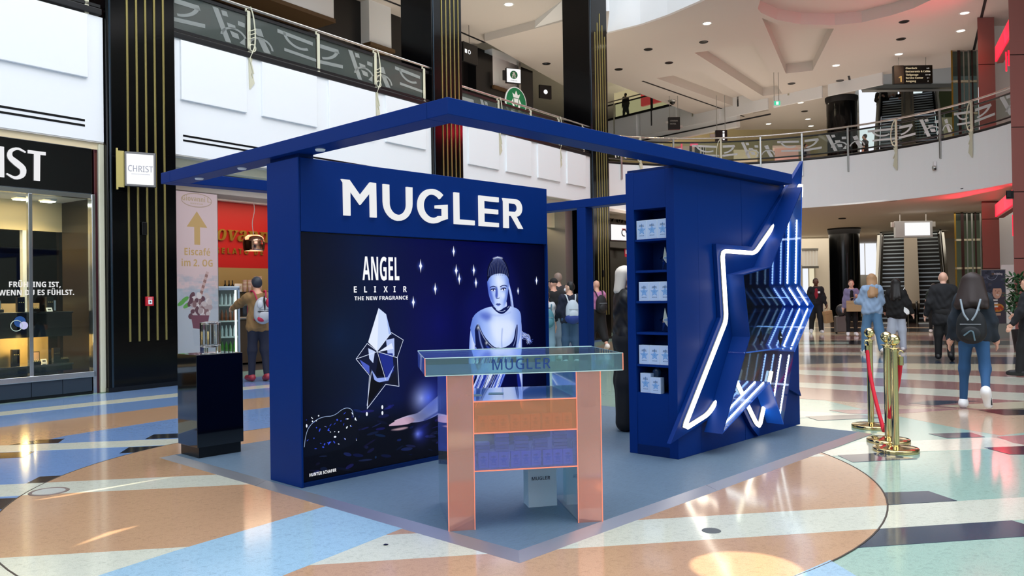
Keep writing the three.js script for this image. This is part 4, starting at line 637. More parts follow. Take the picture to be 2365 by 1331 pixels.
// ---- railing of the rotunda ----
{
  const t = thing('railing', 'long curved glass railing with etched panes round the rotunda parapet', 'railing'), y = 6.2, ang = (px, py) => { const p = level(px, py, y); return Math.atan2(p.z - RC[1], p.x - RC[0]); };
  const ps = [[1405, 376, 0], [1440, 378, 0], [1482, 381, 1], [1553, 385, 0], [1662, 386, 1], [1757, 382, 0], [1854, 372, 0], [1953, 358, 0], [2056, 342, 1], [2158, 325, 0], [2251, 310, 1]].map(([a, b, f]) => [ang(a, b), f]); ps.push([a1 - 0.05, 0]);
  const pt = (a, h, dr = 0) => V(RC[0] + (RR + 0.05 + dr) * Math.cos(a), h, RC[1] + (RR + 0.05 + dr) * Math.sin(a)), ln = (h, dr = 0, n = 46) => Array.from({ length: n + 1 }, (_, i) => pt(a0 + (a1 - a0) * i / n, h, dr));
  part('handrail', tube(ln(y + 1.02, -0.05), 0.032, 90, 8), M.railSteel, t); part('top_rail', tube(ln(y + 0.88), 0.03, 90, 6), M.rail, t); part('base_rail', tube(ln(y + 0.05), 0.045, 90, 6), M.rail, t); part('base_channel', tube(ln(y + 0.2), 0.028, 90, 6), M.rail, t);
  for (let i = 0; i < ps.length; i++) {
    const [a, f] = ps[i], g = part('post', rb(-0.03, 0.03, f ? -0.05 : -0.55, 0.98, -0.03, 0.03, 0.006), f ? M.cream : M.steel, t); g.position.copy(pt(a, y, -0.08)); g.rotation.y = -a + Math.PI / 2;
    if (f) { mesh('bow', tube(bowPts.map(([x, yy]) => V(x * 1.6, yy, -0.03)), 0.018, 36, 6), M.cream, g); mesh('foot_blade', plate([[-0.05, 0.05], [0.08, 0.05], [0.02, -0.15], [0.1, -0.55], [-0.03, -0.72], [-0.04, -0.62]], -0.05, -0.02), M.cream, g); mesh('bow_loop', new THREE.TorusGeometry(0.07, 0.014, 6, 16).translate(0.06, 0.2, -0.03), M.cream, g); }
    if (i + 1 < ps.length) { const A = pt(a, y), B = pt(ps[i + 1][0], y), w = A.distanceTo(B) - 0.1, p = part('pane', bx(-w / 2, w / 2, 0.2, 0.86, -0.004, 0.004), M.glass, t); p.position.copy(A.clone().add(B).multiplyScalar(0.5)); p.rotation.y = Math.atan2(-(B.z - A.z), B.x - A.x); for (const q of motif(w, 0.62, i, 0.008)) mesh('etched_motif', q.translate(-w / 2, 0.22, 0), std.motifLight ??= std('#d4d6d4', 0.8, 0, { transmission: 0.25, thickness: 0 }), p); }
  }
}
// ---- second atrium beyond, with its own white balcony ----
{
  const g = structGroup('wall_balcony'), h = 12, A = level(1380, 285, h), B = level(1700, 208, h), dir = B.clone().sub(A).setY(0), L = dir.length(), turn = Math.atan2(-dir.z, dir.x); g.position.copy(A.clone().setY(0)); g.rotation.y = turn;
  part('wall_face', bx(-2, L, 10.1, 12, -0.3, 0), M.white, g); for (let i = 0; i < 6; i++) part('wall_panel', rb(0.6 + i * 2.9, 3.2 + i * 2.9, 10.65, 11.95, -0.02, 0.08, 0.02), M.white, g); part('vent_slot', bx(2, 12, 10.35, 10.42, -0.02, 0.02), M.dark, g);
  const t = thing('railing', 'far white balcony railing with a dark silhouetted visitor behind it', 'railing', A.clone().setY(h), turn); part('handrail', rod(V(-2, 1.1, 0), V(L, 1.1, 0), 0.04, 8), M.railSteel, t); part('top_rail', bx(-2, L, 0.86, 0.93, -0.04, 0.04), M.rail, t); part('base_rail', bx(-2, L, -0.02, 0.1, -0.06, 0.06), M.rail, t);
  for (let i = 0; i < 5; i++) { part('post', bx(1.4 + i * 2.9, 1.5 + i * 2.9, -0.9, 0.9, -0.02, 0.08), i % 2 ? M.dark : M.cream, t); part('pane', bx(1.5 + i * 2.9, 4.3 + i * 2.9, 0.1, 0.86, -0.01, 0.01), M.glass, t); }
  part('balcony_floor', bx(-2, L, 11.7, 11.98, -6, -0.3), M.soffit, g); part('shop_back', bx(-4, L + 2, 12, 15.5, -6, -5.8), glow('#e9d8a6', 0.5), g); part('shop_post', bx(3.1, 3.5, 12, 15.5, -5.7, -5.4), std('#7a6a4a', 0.5), g); part('shop_post', bx(6.2, 6.6, 12, 15.5, -5.7, -5.4), std('#a08a5a', 0.5), g);  // shop back wall glows on its own, standing for lit shops
  part('shop_display', bx(7.2, 9.4, 12, 13.6, -5.7, -5.2), std('#d8b8b8', 0.5), g); part('shop_display', bx(9.6, 11.6, 12, 13.8, -5.7, -5.2), std('#c86a6a', 0.5), g);
  const s = thing('shop_sign', 'red shop sign with white letters above the far balcony', 'sign', A.clone().setY(14.2).addScaledVector(dir.clone().normalize(), 2.4), turn); part('panel', bx(-3, 3.4, -0.4, 0.5, -4.9, -4.7), glow('#c8383a', 0.6), s); part('lettering', letters('ella', 0.5, 0.05).translate(0.4, -0.2, -4.7), M.signWhite, s);
  // balcony below and shops of the far first floor
  farBox('shop_front', 1440, 1660, 46, 6, 9.4, 0.3, std('#c9bda4', 0.5), g); farBox('shop_soffit', 1400, 1700, 43, hAt(1550, 318, 43) - 0.1, hAt(1550, 312, 43), 2.5, M.soffit, g, 320); farBox('lit_bay', 1480, 1640, 45.8, 6.1, 8.4, 0.1, glow('#e8d6b0', 0.6), g);  // last panel glows on its own, standing for a lit shop
}
{ const t = thing('shop_display', 'pink shop window with black and white swirling poster on the far first floor', 'shop window'); farBox('pink_panel', 1545, 1580, 45.4, 6.2, hAt(1560, 335, 45), 0.1, std('#e8a8a8', 0.5), t); farBox('pink_rim', 1578, 1582, 45.2, 6.2, hAt(1560, 330, 45), 0.12, glow('#ff4a6a', 0.9), t);
  const sw2 = canvasTex(256, 128, (g) => { g.fillStyle = '#efe9d8'; g.fillRect(0, 0, 256, 128); g.strokeStyle = '#1a1a1a'; g.lineWidth = 5; for (let i = 0; i < 22; i++) { g.beginPath(); g.moveTo(0, i * 9 - 30); g.bezierCurveTo(70, i * 14 - 60, 150, i * 5 + 40, 256, i * 14 - 80); g.stroke(); } });
  farBox('swirl_poster', 1582, 1636, 45.2, 6.2, hAt(1610, 335, 45), 0.1, std('#ffffff', 0.5, 0, { map: sw2 }), t); t.children[2].geometry.attributes.uv.needsUpdate = true; { const g = t.children[2].geometry, p = g.attributes.position, uv = g.attributes.uv, a = far(1582, 670, 45.2), b = far(1636, 670, 45.2), L = a.distanceTo(b), u = b.clone().sub(a).normalize(); for (let i = 0; i < p.count; i++) uv.setXY(i, V(p.getX(i), p.getY(i), p.getZ(i)).sub(a).dot(u) / L, (p.getY(i) - 6.2) / 2); } farBox('pink_letter', 1600, 1618, 45, hAt(1610, 336, 45), hAt(1610, 329, 45), 0.1, glow('#ff5a7a', 0.9), t); }
{ const t = thing('cafe_table', 'small round table with a white top behind the curved railing on the first floor', 'table', far(1745, 372, 36).setY(6.0)); part('top', lathe([[0, 0.75], [0.45, 0.75], [0.45, 0.72], [0, 0.72]], 24), M.white, t); part('leg', rod(V(0, 0.02, 0), V(0, 0.72, 0), 0.04), M.steel, t); part('foot', lathe([[0.25, 0], [0.25, 0.02], [0, 0.03]], 20), M.steel, t); }
{ const t = thing('kiosk', 'pale pink and beige kiosk behind the curved railing on the first floor', 'kiosk'); farBox('body', 1795, 1850, 40, 6, hAt(1820, 340, 40), 0.8, std('#e3b4ac', 0.6), t); farBox('roof', 1790, 1856, 39.8, hAt(1820, 342, 40), hAt(1820, 337, 40), 1, std('#e8c8bc', 0.6), t); farBox('side', 1700, 1755, 41, 6, hAt(1730, 345, 41), 0.6, std('#d8cdb0', 0.6), t); }
// signs under the ceilings
function hangSign(label, px0, px1, py0, py1, d, build, ceil, mat = M.black, cat = 'sign') {
  const a = far(px0, py1, d), b = far(px1, py0, d), c = a.clone().add(b).multiplyScalar(0.5), w = (px1 - px0) / FOCAL * d, h = (py1 - py0) / FOCAL * d, t = thing('hanging_sign', label, cat, c, VIEWTURN);
  part('panel', rb(-w / 2, w / 2, -h / 2, h / 2, -0.08, 0.08, 0.015), mat, t); for (const s of [-0.35, 0.35]) part('hanger', rod(V(w * s, h / 2, 0), V(w * s, ceil - c.y, 0), 0.015, 6), M.steel, t); build(t, w, h); return t;
}
hangSign('black level sign with a golden number 1 hanging before the upper escalators', 2062, 2152, 152, 194, 34, (t, w, h) => {
  part('stripe', bx(-w / 2 + 0.02, -w / 2 + 0.42, -h / 2, h / 2, 0.08, 0.09), std('#33261f', 0.5), t); part('number', letters('1', 0.26, 0.01).translate(-w / 2 + 0.26, -h / 2 + 0.06, 0.09), glow('#e0b060', 0.7), t);
  ['Oberdeck', 'Restaurants & Cafés', 'Tiefgarage', 'Service Center', 'Ausgang'].forEach((s, i) => { part('lettering', letters(s, 0.075, 0.006, 'sans_bold', 'left').translate(-w / 2 + 0.5, h / 2 - 0.16 - i * 0.135, 0.08), glow('#e9d2a8', 0.7), t); part('code', letters(['A-B', 'C 1-20', 'D 1-40', 'E 1', 'F'][i], 0.05, 0.006).translate(w / 2 - 0.2, h / 2 - 0.16 - i * 0.135, 0.08), glow('#e9e2d8', 0.6), t); });
}, 11.2);
hangSign('white blank display panel hanging before the lower escalators', 2066, 2152, 511, 549, 33, (t, w, h) => { part('display', bx(-w * 0.25, w * 0.42, -h * 0.38, h * 0.4, 0.08, 0.095), M.signWhite, t); part('bracket', join(bx(-w / 2 - 0.14, -w / 2, 0.1, 0.3, -0.03, 0.03), bx(w / 2, w / 2 + 0.14, 0.1, 0.3, -0.03, 0.03)), M.steel, t); }, 4.62, std('#a8acae', 0.3, 0.2), 'display');
hangSign('black information sign with a white letter i on the first floor', 1652, 1679, 301, 327, 40, (t) => { part('lettering', letters('i', 0.42, 0.02).translate(0.1, -0.22, 0.08), M.signWhite, t); part('bracket', bx(-0.55, -0.3, -0.05, 0.1, -0.03, 0.03), M.steel, t); }, 11.2);
hangSign('small black direction sign with grey lettering left of the coffers', 1543, 1570, 271, 300, 40, (t) => { part('lettering', join(...[0, 1].map((i) => letters(['CINEMA', 'HOTEL'][i], 0.07, 0.01, 'sans_bold', 'left').translate(-0.2, 0.08 - i * 0.14, 0.08))), std('#8a8a86', 0.5), t); part('bracket', join(bx(-0.42, -0.28, -0.0, 0.12, -0.03, 0.03), bx(0.28, 0.42, -0.2, -0.08, -0.03, 0.03)), M.steel, t); }, 11.2);
hangSign('small green running-man exit sign under the upper ceiling', 1786, 1801, 234, 245, 36, (t, w, h) => { part('face', bx(-w / 2 + 0.01, w / 2 - 0.01, -h / 2 + 0.01, h / 2 - 0.01, 0.08, 0.09), glow('#3fd0a0', 1.1), t); part('pictogram', bx(-0.05, 0.06, -0.07, 0.07, 0.09, 0.095), M.signWhite, t); }, 11.2, M.white, 'exit sign');
{ const p = level(1553, 232, 11.2), t = thing('dome_camera', 'dark dome camera hanging from the edge of the upper ceiling', 'security camera', p); part('collar', lathe([[0.2, 0], [0.2, -0.06], [0.12, -0.1]], 20), M.steel, t); part('dome', new THREE.SphereGeometry(0.14, 18, 10, 0, 6.3, Math.PI / 2, Math.PI / 2).translate(0, -0.08, 0), M.black, t); }
{ // advert stand
  const d = 24.5, tex = canvasTex(512, 1024, (g) => { g.fillStyle = '#3c4356'; g.fillRect(0, 0, 512, 1024); const r = rng(77); for (let i = 0; i < 60; i++) { g.fillStyle = ['#4a5268', '#2c3344', '#5a6276', '#6a5a4e'][i % 4]; g.fillRect(r() * 512, r() * 1024, 60, 40); }
    g.strokeStyle = '#9fb0c8'; g.lineWidth = 8; g.beginPath(); g.arc(220, 60, 130, 0.3, 2.6); g.stroke(); g.fillStyle = '#e8e8ee'; g.font = 'bold 46px sans-serif'; g.fillText('Frühling', 270, 90);
    g.fillStyle = '#4a4350'; g.fillRect(120, 520, 392, 520); g.fillStyle = '#d8ab94'; g.beginPath(); g.ellipse(330, 420, 100, 130, 0.1, 0, 7); g.fill(); g.fillStyle = '#3a4258'; g.beginPath(); g.ellipse(325, 320, 118, 90, 0, Math.PI, 2 * Math.PI); g.fill(); g.fillRect(206, 300, 238, 50); g.fillStyle = '#2a1c18'; g.beginPath(); g.ellipse(295, 400, 12, 7, 0, 0, 7); g.ellipse(370, 405, 12, 7, 0, 0, 7); g.fill(); g.fillStyle = '#fff'; g.beginPath(); g.ellipse(340, 470, 38, 16, 0.1, 0, Math.PI); g.fill(); g.fillStyle = '#b5735e'; g.beginPath(); g.ellipse(335, 430, 10, 20, 0, 0, 7); g.fill();
    g.fillStyle = '#c98a3a'; g.beginPath(); g.ellipse(330, 720, 140, 80, 0, 0, 7); g.fill(); g.fillStyle = '#b8472e'; for (let i = 0; i < 9; i++) { g.beginPath(); g.arc(230 + i * 26, 700 + (i % 3) * 24, 26, 0, 7); g.fill(); } g.fillStyle = '#f2f2ee'; for (const y of [560, 620, 680]) g.fillRect(150, y, 190, 30); g.fillStyle = '#c9a28a'; g.fillRect(250, 820, 150, 50); });
  const a = far(2296, 748, d), w = 58 / FOCAL * d, h = 124 / FOCAL * d, t = thing('advert_stand', 'tall roll-up advert banner showing a smiling person in a knitted hat', 'advert banner', V(a.x, 0, a.z), VIEWTURN + 0.1);
  part('print', new THREE.PlaneGeometry(w, h).translate(0, h / 2 + a.y, 0.012), std('#ffffff', 0.5, 0, { map: tex }), t); part('frame', bx(-w / 2 - 0.02, w / 2 + 0.02, a.y, a.y + h + 0.02, -0.03, 0.01), M.steel, t); part('foot', bx(-w / 2, w / 2, 0, Math.max(0.06, a.y), -0.2, 0.15), M.steel, t);
}
{ // leafy plant at the right edge
  const a = far(2352, 770, 19.5), t = thing('potted_plant', 'leafy dark green potted shrub at the right edge behind the passers-by', 'plant', V(a.x, 0, a.z).addScaledVector(VR, 0.15)), r = rng(21), gs = [];
  part('pot', lathe([[0, 0], [0.22, 0], [0.28, 0.5], [0.26, 0.5], [0.24, 0.45], [0, 0.45]], 24), M.dark, t); part('stem', join(rod(V(0, 0.4, 0), V(0.02, 1.4, 0), 0.03), rod(V(0, 0.8, 0), V(0.2, 1.5, 0.1), 0.015)), M.brown, t);
  for (let i = 0; i < 420; i++) { const q = new THREE.SphereGeometry(0.075, 6, 4).scale(0.5, 0.12, 1.2).translate(0, 0, 0.08); q.rotateX((r() - 0.5) * 2).rotateY(r() * 6.3); const an = r() * 6.3, rr = 0.34 * Math.sqrt(r()), y = 0.75 + r() * 1.05; q.translate(Math.cos(an) * rr * (1.2 - Math.abs(y - 1.25)), y, Math.sin(an) * rr); gs.push(q); }
  part('foliage', gs, std('#27502c', 0.45), t).userData.kind = 'stuff';
}
// added fill lights: upward ones brighten the ceilings, downward ones the far hall
for (const [px, d, h, k, w, c] of [[1640, 37, 6.3, 0.9, 9, '#fff2e6'], [1830, 42, 6.3, 0.9, 9, '#fff2e4'], [2080, 34, 6.3, 0.7, 8, '#ffece8'], [2230, 27, 6.3, 0.6, 5, '#ffe4e4'], [1540, 56, 12.3, 1.6, 9, '#ffeac4'], [1215, 29, 6.3, 1.6, 7, '#fff0dc'], [900, 21, 6.5, 0.5, 5, '#ffe9cc']]) { const p = far(px, 670, d); area('added_ceiling_fill', c, k, w, 5, V(p.x, h, p.z), V(p.x, h + 5, p.z + 0.01)); }
for (const [px, d, k, c, w, q] of [[1900, 42, 1.5, '#fff2de', 14, 9], [2120, 31, 0.8, '#fff0e0', 9, 8], [1500, 33, 0.9, '#fff0da', 9, 8], [1960, 33, 0.7, '#fff4e6', 8, 7]]) { const p = far(px, 670, d); area('added_hall_fill', c, k, w, q, V(p.x, 4.55, p.z), V(p.x, 0, p.z + 0.01)); }
// ================= THE STAND =================
const quadPrism = (a, b, c, d, y0) => { // top quad with its skirt
  const T = [a, b, c, d], B = T.map((v) => V(v.x, y0, v.z)), f = []; const q = (p, r, s, t) => f.push(p, r, s, p, s, t);
  q(...T); for (let i = 0; i < 4; i++) q(T[i], B[i], B[(i + 1) % 4], T[(i + 1) % 4]);
  const g = new THREE.BufferGeometry(); g.setAttribute('position', new THREE.Float32BufferAttribute(f.flatMap((v) => [v.x, v.y, v.z]), 3)); g.computeVertexNormals(); return metric(g);
};
{
  const t = thing('stand_platform', 'low square stand platform of grey blue carpet with sloping silver edge strips', 'platform'), w = 5.39, d = -4.69, i = 0.1;
  part('carpet', bx(i, w - i, 0.004, 0.03, d + i, -i), std('#6f8ba4', 0.6, 0, { map: carpetTex, bumpMap: carpetTex, bumpScale: 0.0015, clearcoat: 0.25, clearcoatRoughness: 0.35 }), t);
  const foil = std('#c3c6ce', 0.36, 0.85, { iridescence: 1, iridescenceIOR: 1.9, iridescenceThicknessRange: [100, 330] });
  const edge = (x0, z0, x1, z1, ix0, iz0, ix1, iz1) => part('edge_strip', quadPrism(V(x0, 0.004, z0), V(x1, 0.004, z1), V(ix1, 0.031, iz1), V(ix0, 0.031, iz0), 0.0), foil, t);
  edge(0, 0, 2.2, 0, i, -i, 2.2, -i); edge(2.204, 0, w, 0, 2.204, -i, w - i, -i); edge(w, 0, w, d, w - i, -i, w - i, d + i); edge(w, d, 0, d, w - i, d + i, i, d + i); edge(0, d, 0, -2.9, i, d + i, i, -2.9); edge(0, -2.896, 0, 0, i, -2.896, i, -i);
}
{
  const t = thing('canopy_frame', 'square dark blue canopy frame of flat beams resting on the two walls and a post', 'frame'), y0 = 2.642, y1 = 2.75, w = 0.2;
  part('beam', rb(0.09, 5.02, y0, y1, -0.84, -0.64, 0.005), M.blue, t); part('beam', rb(0.09, 5.25, y0, y1, -4.8, -4.6, 0.005), M.blue, t); part('beam', rb(0.09, 0.29, y0, y1, -4.599, -0.841, 0.005), M.blue, t); part('beam', rb(5.05, 5.25, y0, y1, -4.599, -0.841, 0.005), M.blue, t);
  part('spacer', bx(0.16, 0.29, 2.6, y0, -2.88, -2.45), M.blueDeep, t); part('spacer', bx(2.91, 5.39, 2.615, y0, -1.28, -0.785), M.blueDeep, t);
  part('post', rb(5.05, 5.2, 0.03, y0, -3.605, -3.46, 0.005), M.blue, t);
  for (const [x, z] of [[0.19, -2.2], [0.19, -3.4], [0.19, -4.2]]) part('spot', lathe([[0, -0.012], [0.035, -0.012], [0.04, 0]], 16).translate(x, y0, z), M.white, t);  // small plain white discs under the left beam
}
// ---- light-box wall ----
const posterTex = canvasTex(2048, 1363, (g, w, h) => {
  const X = (x) => (x - 0.135) / 2.942 * w, Y = (y) => (2.022 - y) / 1.957 * h, r = rng(42);
  const lg = g.createLinearGradient(0, 0, w, 0); lg.addColorStop(0, '#010214'); lg.addColorStop(0.2, '#021238'); lg.addColorStop(0.42, '#010546'); lg.addColorStop(0.75, '#010340'); lg.addColorStop(1, '#000118'); g.fillStyle = lg; g.fillRect(0, 0, w, h);
  const rg = (x, y, R, c) => { const q = g.createRadialGradient(X(x), Y(y), 0, X(x), Y(y), R); q.addColorStop(0, c); q.addColorStop(1, 'rgba(0,0,0,0)'); g.fillStyle = q; g.fillRect(0, 0, w, h); };
  rg(1.6, 1.25, 620, 'rgba(4,8,110,0.45)'); rg(0.5, 1.2, 420, 'rgba(4,34,72,0.55)'); rg(2.3, 1.2, 500, 'rgba(8,16,130,0.25)');
  const dk = g.createLinearGradient(0, Y(0.62), 0, h); dk.addColorStop(0, 'rgba(0,0,8,0)'); dk.addColorStop(0.35, 'rgba(0,0,10,0.85)'); dk.addColorStop(1, '#000006'); g.fillStyle = dk; g.fillRect(0, Y(0.66), w, h);
  // dark glossy sea with splashes
  for (let i = 0; i < 150; i++) { const x = 0.2 + r() * 2.8, y = 0.08 + r() * 0.5; g.fillStyle = `rgba(${20 + r() * 60},${30 + r() * 80},${160 + r() * 90},${0.06 + r() * 0.25})`; g.beginPath(); g.ellipse(X(x), Y(y), 6 + r() * 46, 2 + r() * 9, (r() - 0.5) * 0.8, 0, 7); g.fill(); }
  g.strokeStyle = 'rgba(190,215,255,0.9)'; g.lineWidth = 5;
  const path = (pts, close) => { g.beginPath(); pts.forEach(([x, y], i) => (i ? g.lineTo(X(x), Y(y)) : g.moveTo(X(x), Y(y)))); if (close) g.closePath(); };
  const curve = (pts) => { g.beginPath(); g.moveTo(X(pts[0][0]), Y(pts[0][1])); for (let i = 1; i < pts.length - 1; i++) g.quadraticCurveTo(X(pts[i][0]), Y(pts[i][1]), X((pts[i][0] + pts[i + 1][0]) / 2), Y((pts[i][1] + pts[i + 1][1]) / 2)); const e = pts[pts.length - 1]; g.lineTo(X(e[0]), Y(e[1])); };
  g.fillStyle = '#030614'; curve([[0.16, 0.3], [0.17, 0.45], [0.24, 0.53], [0.34, 0.56], [0.44, 0.55], [0.54, 0.61], [0.62, 0.59], [0.6, 0.5], [0.7, 0.42], [0.66, 0.28], [0.16, 0.26]]); g.fill();
  g.lineWidth = 3; curve([[0.16, 0.34], [0.17, 0.45], [0.24, 0.53], [0.34, 0.56], [0.44, 0.55], [0.54, 0.61], [0.62, 0.59], [0.63, 0.52]]); g.stroke();
  for (let i = 0; i < 46; i++) { const x = 0.18 + r() * 0.48, y = 0.3 + r() * 0.28; g.fillStyle = r() < 0.4 ? '#eaf2ff' : 'rgba(60,90,255,0.8)'; g.beginPath(); g.ellipse(X(x), Y(y), 2 + r() * 8, 1.5 + r() * 4, r() * 3, 0, 7); g.fill(); }
  // ---- figure in silver ----
  const fillC = (c, pts, blur = 0) => { if (blur) g.filter = `blur(${blur}px)`; g.fillStyle = c; curve(pts); g.fill(); g.filter = 'none'; };
  const lineC = (c, wd, pts, blur = 0) => { if (blur) g.filter = `blur(${blur}px)`; g.strokeStyle = c; g.lineWidth = wd; g.lineCap = 'round'; curve(pts); g.stroke(); g.filter = 'none'; };
  const grad = (x0, y0, x1, y1, ...c) => { const q = g.createLinearGradient(X(x0), Y(y0), X(x1), Y(y1)); c.forEach((k, i) => q.addColorStop(i / (c.length - 1), k)); return q; };
  fillC('rgba(30,50,170,0.16)', [[1.9, 1.4], [2.2, 1.9], [2.6, 1.9], [2.8, 1.2], [2.6, 0.8], [2.0, 0.8], [1.9, 1.4]], 40);
  // pony tail and loose strands
  for (let i = 0; i < 26; i++) lineC(['#dfe9ff', '#8ea8f0', '#4a62c8', '#b4c8fa'][i % 4], 2 + (i % 3), [[2.5 - r() * 0.03, 1.72], [2.53 + r() * 0.04, 1.55], [2.55 + r() * 0.045, 1.42], [2.54 + r() * 0.06, 1.3]]);
  for (let i = 0; i < 22; i++) lineC(['#cfdcff', '#5a78e0', '#9bb2f4'][i % 3], 2, [[2.7, 1.16 - r() * 0.1], [2.76 + r() * 0.04, 1.13 - r() * 0.08], [2.8 + r() * 0.06, 1.08 - r() * 0.06], [2.76 + r() * 0.12, 1.0 + r() * 0.06]]);
  // reclining legs and foot
  fillC(grad(1.1, 0.44, 2.0, 0.72, '#c9b3cc', '#aebdf2', '#7f98e8', '#3b50b0'), [[1.06, 0.44], [1.2, 0.47], [1.34, 0.47], [1.62, 0.62], [1.95, 0.77], [2.1, 0.7], [1.95, 0.6], [1.6, 0.44], [1.4, 0.39], [1.2, 0.4], [1.06, 0.43]]);
  lineC('#eaf1ff', 6, [[1.34, 0.475], [1.62, 0.63], [1.95, 0.77]], 2); lineC('rgba(20,30,110,0.8)', 10, [[1.4, 0.4], [1.6, 0.46], [1.9, 0.6]], 5);
  fillC('#c4a4bc', [[1.0, 0.41], [1.1, 0.45], [1.25, 0.455], [1.3, 0.41], [1.2, 0.385], [1.0, 0.4]], 1); fillC('rgba(216,180,190,0.8)', [[1.02, 0.365], [1.14, 0.375], [1.24, 0.36], [1.12, 0.345], [1.02, 0.36]], 3);
  // foil skirt
  fillC('#6d86dc', [[2.03, 1.02], [2.04, 0.9], [2.02, 0.76], [1.94, 0.6], [1.96, 0.44], [2.2, 0.42], [2.42, 0.66], [2.54, 0.86], [2.6, 1.02], [2.03, 1.02]]);
  for (let i = 0; i < 120; i++) { const x = 2.04 + r() * 0.5; lineC(['#f2f7ff', '#2b43b4', '#c6d6ff', '#070b34', '#6f8be8', '#0f1c7a'][Math.floor(r() * 6)], 2 + r() * 8, [[x, 0.96 - r() * 0.08], [x - 0.04, 0.8], [x - 0.12 - r() * 0.06, 0.62], [x - 0.2 - r() * 0.1, 0.45 + r() * 0.1]], i % 3 ? 0 : 2); }
  // arms and hand
  fillC(grad(1.95, 1, 2.07, 1, '#4763c8', '#a3bbf6', '#cddcff', '#4a62b8'), [[2.02, 1.3], [1.98, 1.16], [1.965, 1.0], [1.95, 0.84], [2.02, 0.82], [2.045, 1.0], [2.07, 1.2], [2.06, 1.32], [2.02, 1.3]]);
  fillC(grad(2.6, 1, 2.72, 1, '#3047a8', '#9fb6f4', '#d3e0ff', '#566fc8'), [[2.66, 1.36], [2.71, 1.28], [2.708, 1.0], [2.71, 0.72], [2.705, 0.46], [2.84, 0.405], [2.96, 0.36], [3.05, 0.325], [3.0, 0.305], [2.88, 0.32], [2.76, 0.335], [2.68, 0.35], [2.65, 0.5], [2.63, 0.75], [2.61, 1.0], [2.62, 1.3], [2.66, 1.36]]);
  fillC('#122080', [[2.63, 0.8], [2.69, 0.64], [2.69, 0.5], [2.65, 0.5], [2.62, 0.7], [2.63, 0.8]], 3); for (let i = 0; i < 4; i++) lineC('rgba(70,90,190,0.8)', 3, [[2.86 + i * 0.03, 0.37 - i * 0.008], [2.92 + i * 0.03, 0.345 - i * 0.006], [2.97 + i * 0.02, 0.33 - i * 0.006]], 1);
  // shoulders, chest
  fillC(grad(2.0, 1.2, 2.7, 1.2, '#5f7fd8', '#9db8f8', '#c9dbff', '#bccffc', '#7d98e4'), [[1.985, 1.2], [2.01, 1.3], [2.095, 1.36], [2.22, 1.395], [2.3, 1.4], [2.45, 1.4], [2.56, 1.398], [2.68, 1.362], [2.708, 1.28], [2.69, 1.1], [2.64, 0.97], [2.06, 0.97], [1.985, 1.2]]);
  fillC('rgba(40,60,170,0.6)', [[2.1, 1.33], [2.2, 1.36], [2.3, 1.3], [2.2, 1.25], [2.1, 1.33]], 14); fillC('rgba(228,238,255,0.7)', [[2.25, 1.25], [2.4, 1.28], [2.6, 1.25], [2.62, 1.15], [2.48, 1.03], [2.3, 1.06], [2.25, 1.25]], 18);
  lineC('rgba(90,115,205,0.75)', 6, [[2.425, 1.18], [2.41, 1.08], [2.415, 1.0]], 4); lineC('rgba(120,140,220,0.6)', 6, [[2.2, 1.33], [2.36, 1.3], [2.55, 1.34]], 6);
  // bodice
  fillC('#0a1448', [[2.045, 1.18], [2.075, 1.25], [2.11, 1.215], [2.165, 1.12], [2.28, 1.015], [2.37, 0.985], [2.5, 1.0], [2.59, 1.055], [2.615, 1.18], [2.65, 1.232], [2.645, 1.1], [2.6, 0.92], [2.06, 0.92], [2.045, 1.18]]);
  lineC('#dfe9ff', 5, [[2.085, 1.235], [2.13, 1.15], [2.2, 1.06], [2.3, 0.99], [2.4, 0.965]], 2); lineC('#9fb6ff', 9, [[2.1, 1.18], [2.11, 1.08], [2.16, 0.98]], 4); lineC('#c6d6ff', 4, [[2.635, 1.2], [2.625, 1.08], [2.58, 1.0]], 2); lineC('#3f5ad0', 10, [[2.2, 1.02], [2.3, 0.95], [2.45, 0.94]], 5);
  for (const [x, y] of [[2.2, 1.05], [2.27, 0.985], [2.09, 1.2], [2.36, 0.97]]) rg(x, y, 26, 'rgba(240,246,255,0.95)');
  // neck and choker
  fillC(grad(2.3, 1.4, 2.5, 1.4, '#2b3fa0', '#8ba4ee', '#cfdcff'), [[2.31, 1.46], [2.3, 1.37], [2.4, 1.32], [2.5, 1.37], [2.49, 1.48], [2.31, 1.46]]);
  fillC('#0d1850', [[2.28, 1.4], [2.32, 1.36], [2.415, 1.315], [2.5, 1.35], [2.56, 1.41], [2.49, 1.4], [2.41, 1.365], [2.33, 1.395], [2.28, 1.4]]); lineC('#cfdcff', 4, [[2.34, 1.37], [2.41, 1.34], [2.47, 1.36]], 1); lineC('#e6efff', 3, [[2.5, 1.38], [2.53, 1.4]], 1);
  // face
  fillC(grad(2.22, 1.55, 2.54, 1.55, '#5a78d8', '#a9c2fb', '#cfdfff', '#a8c0f8', '#5f7ace'), [[2.222, 1.66], [2.225, 1.6], [2.25, 1.48], [2.305, 1.405], [2.37, 1.352], [2.435, 1.372], [2.482, 1.425], [2.512, 1.52], [2.535, 1.66], [2.5, 1.73], [2.38, 1.75], [2.26, 1.73], [2.222, 1.66]]);
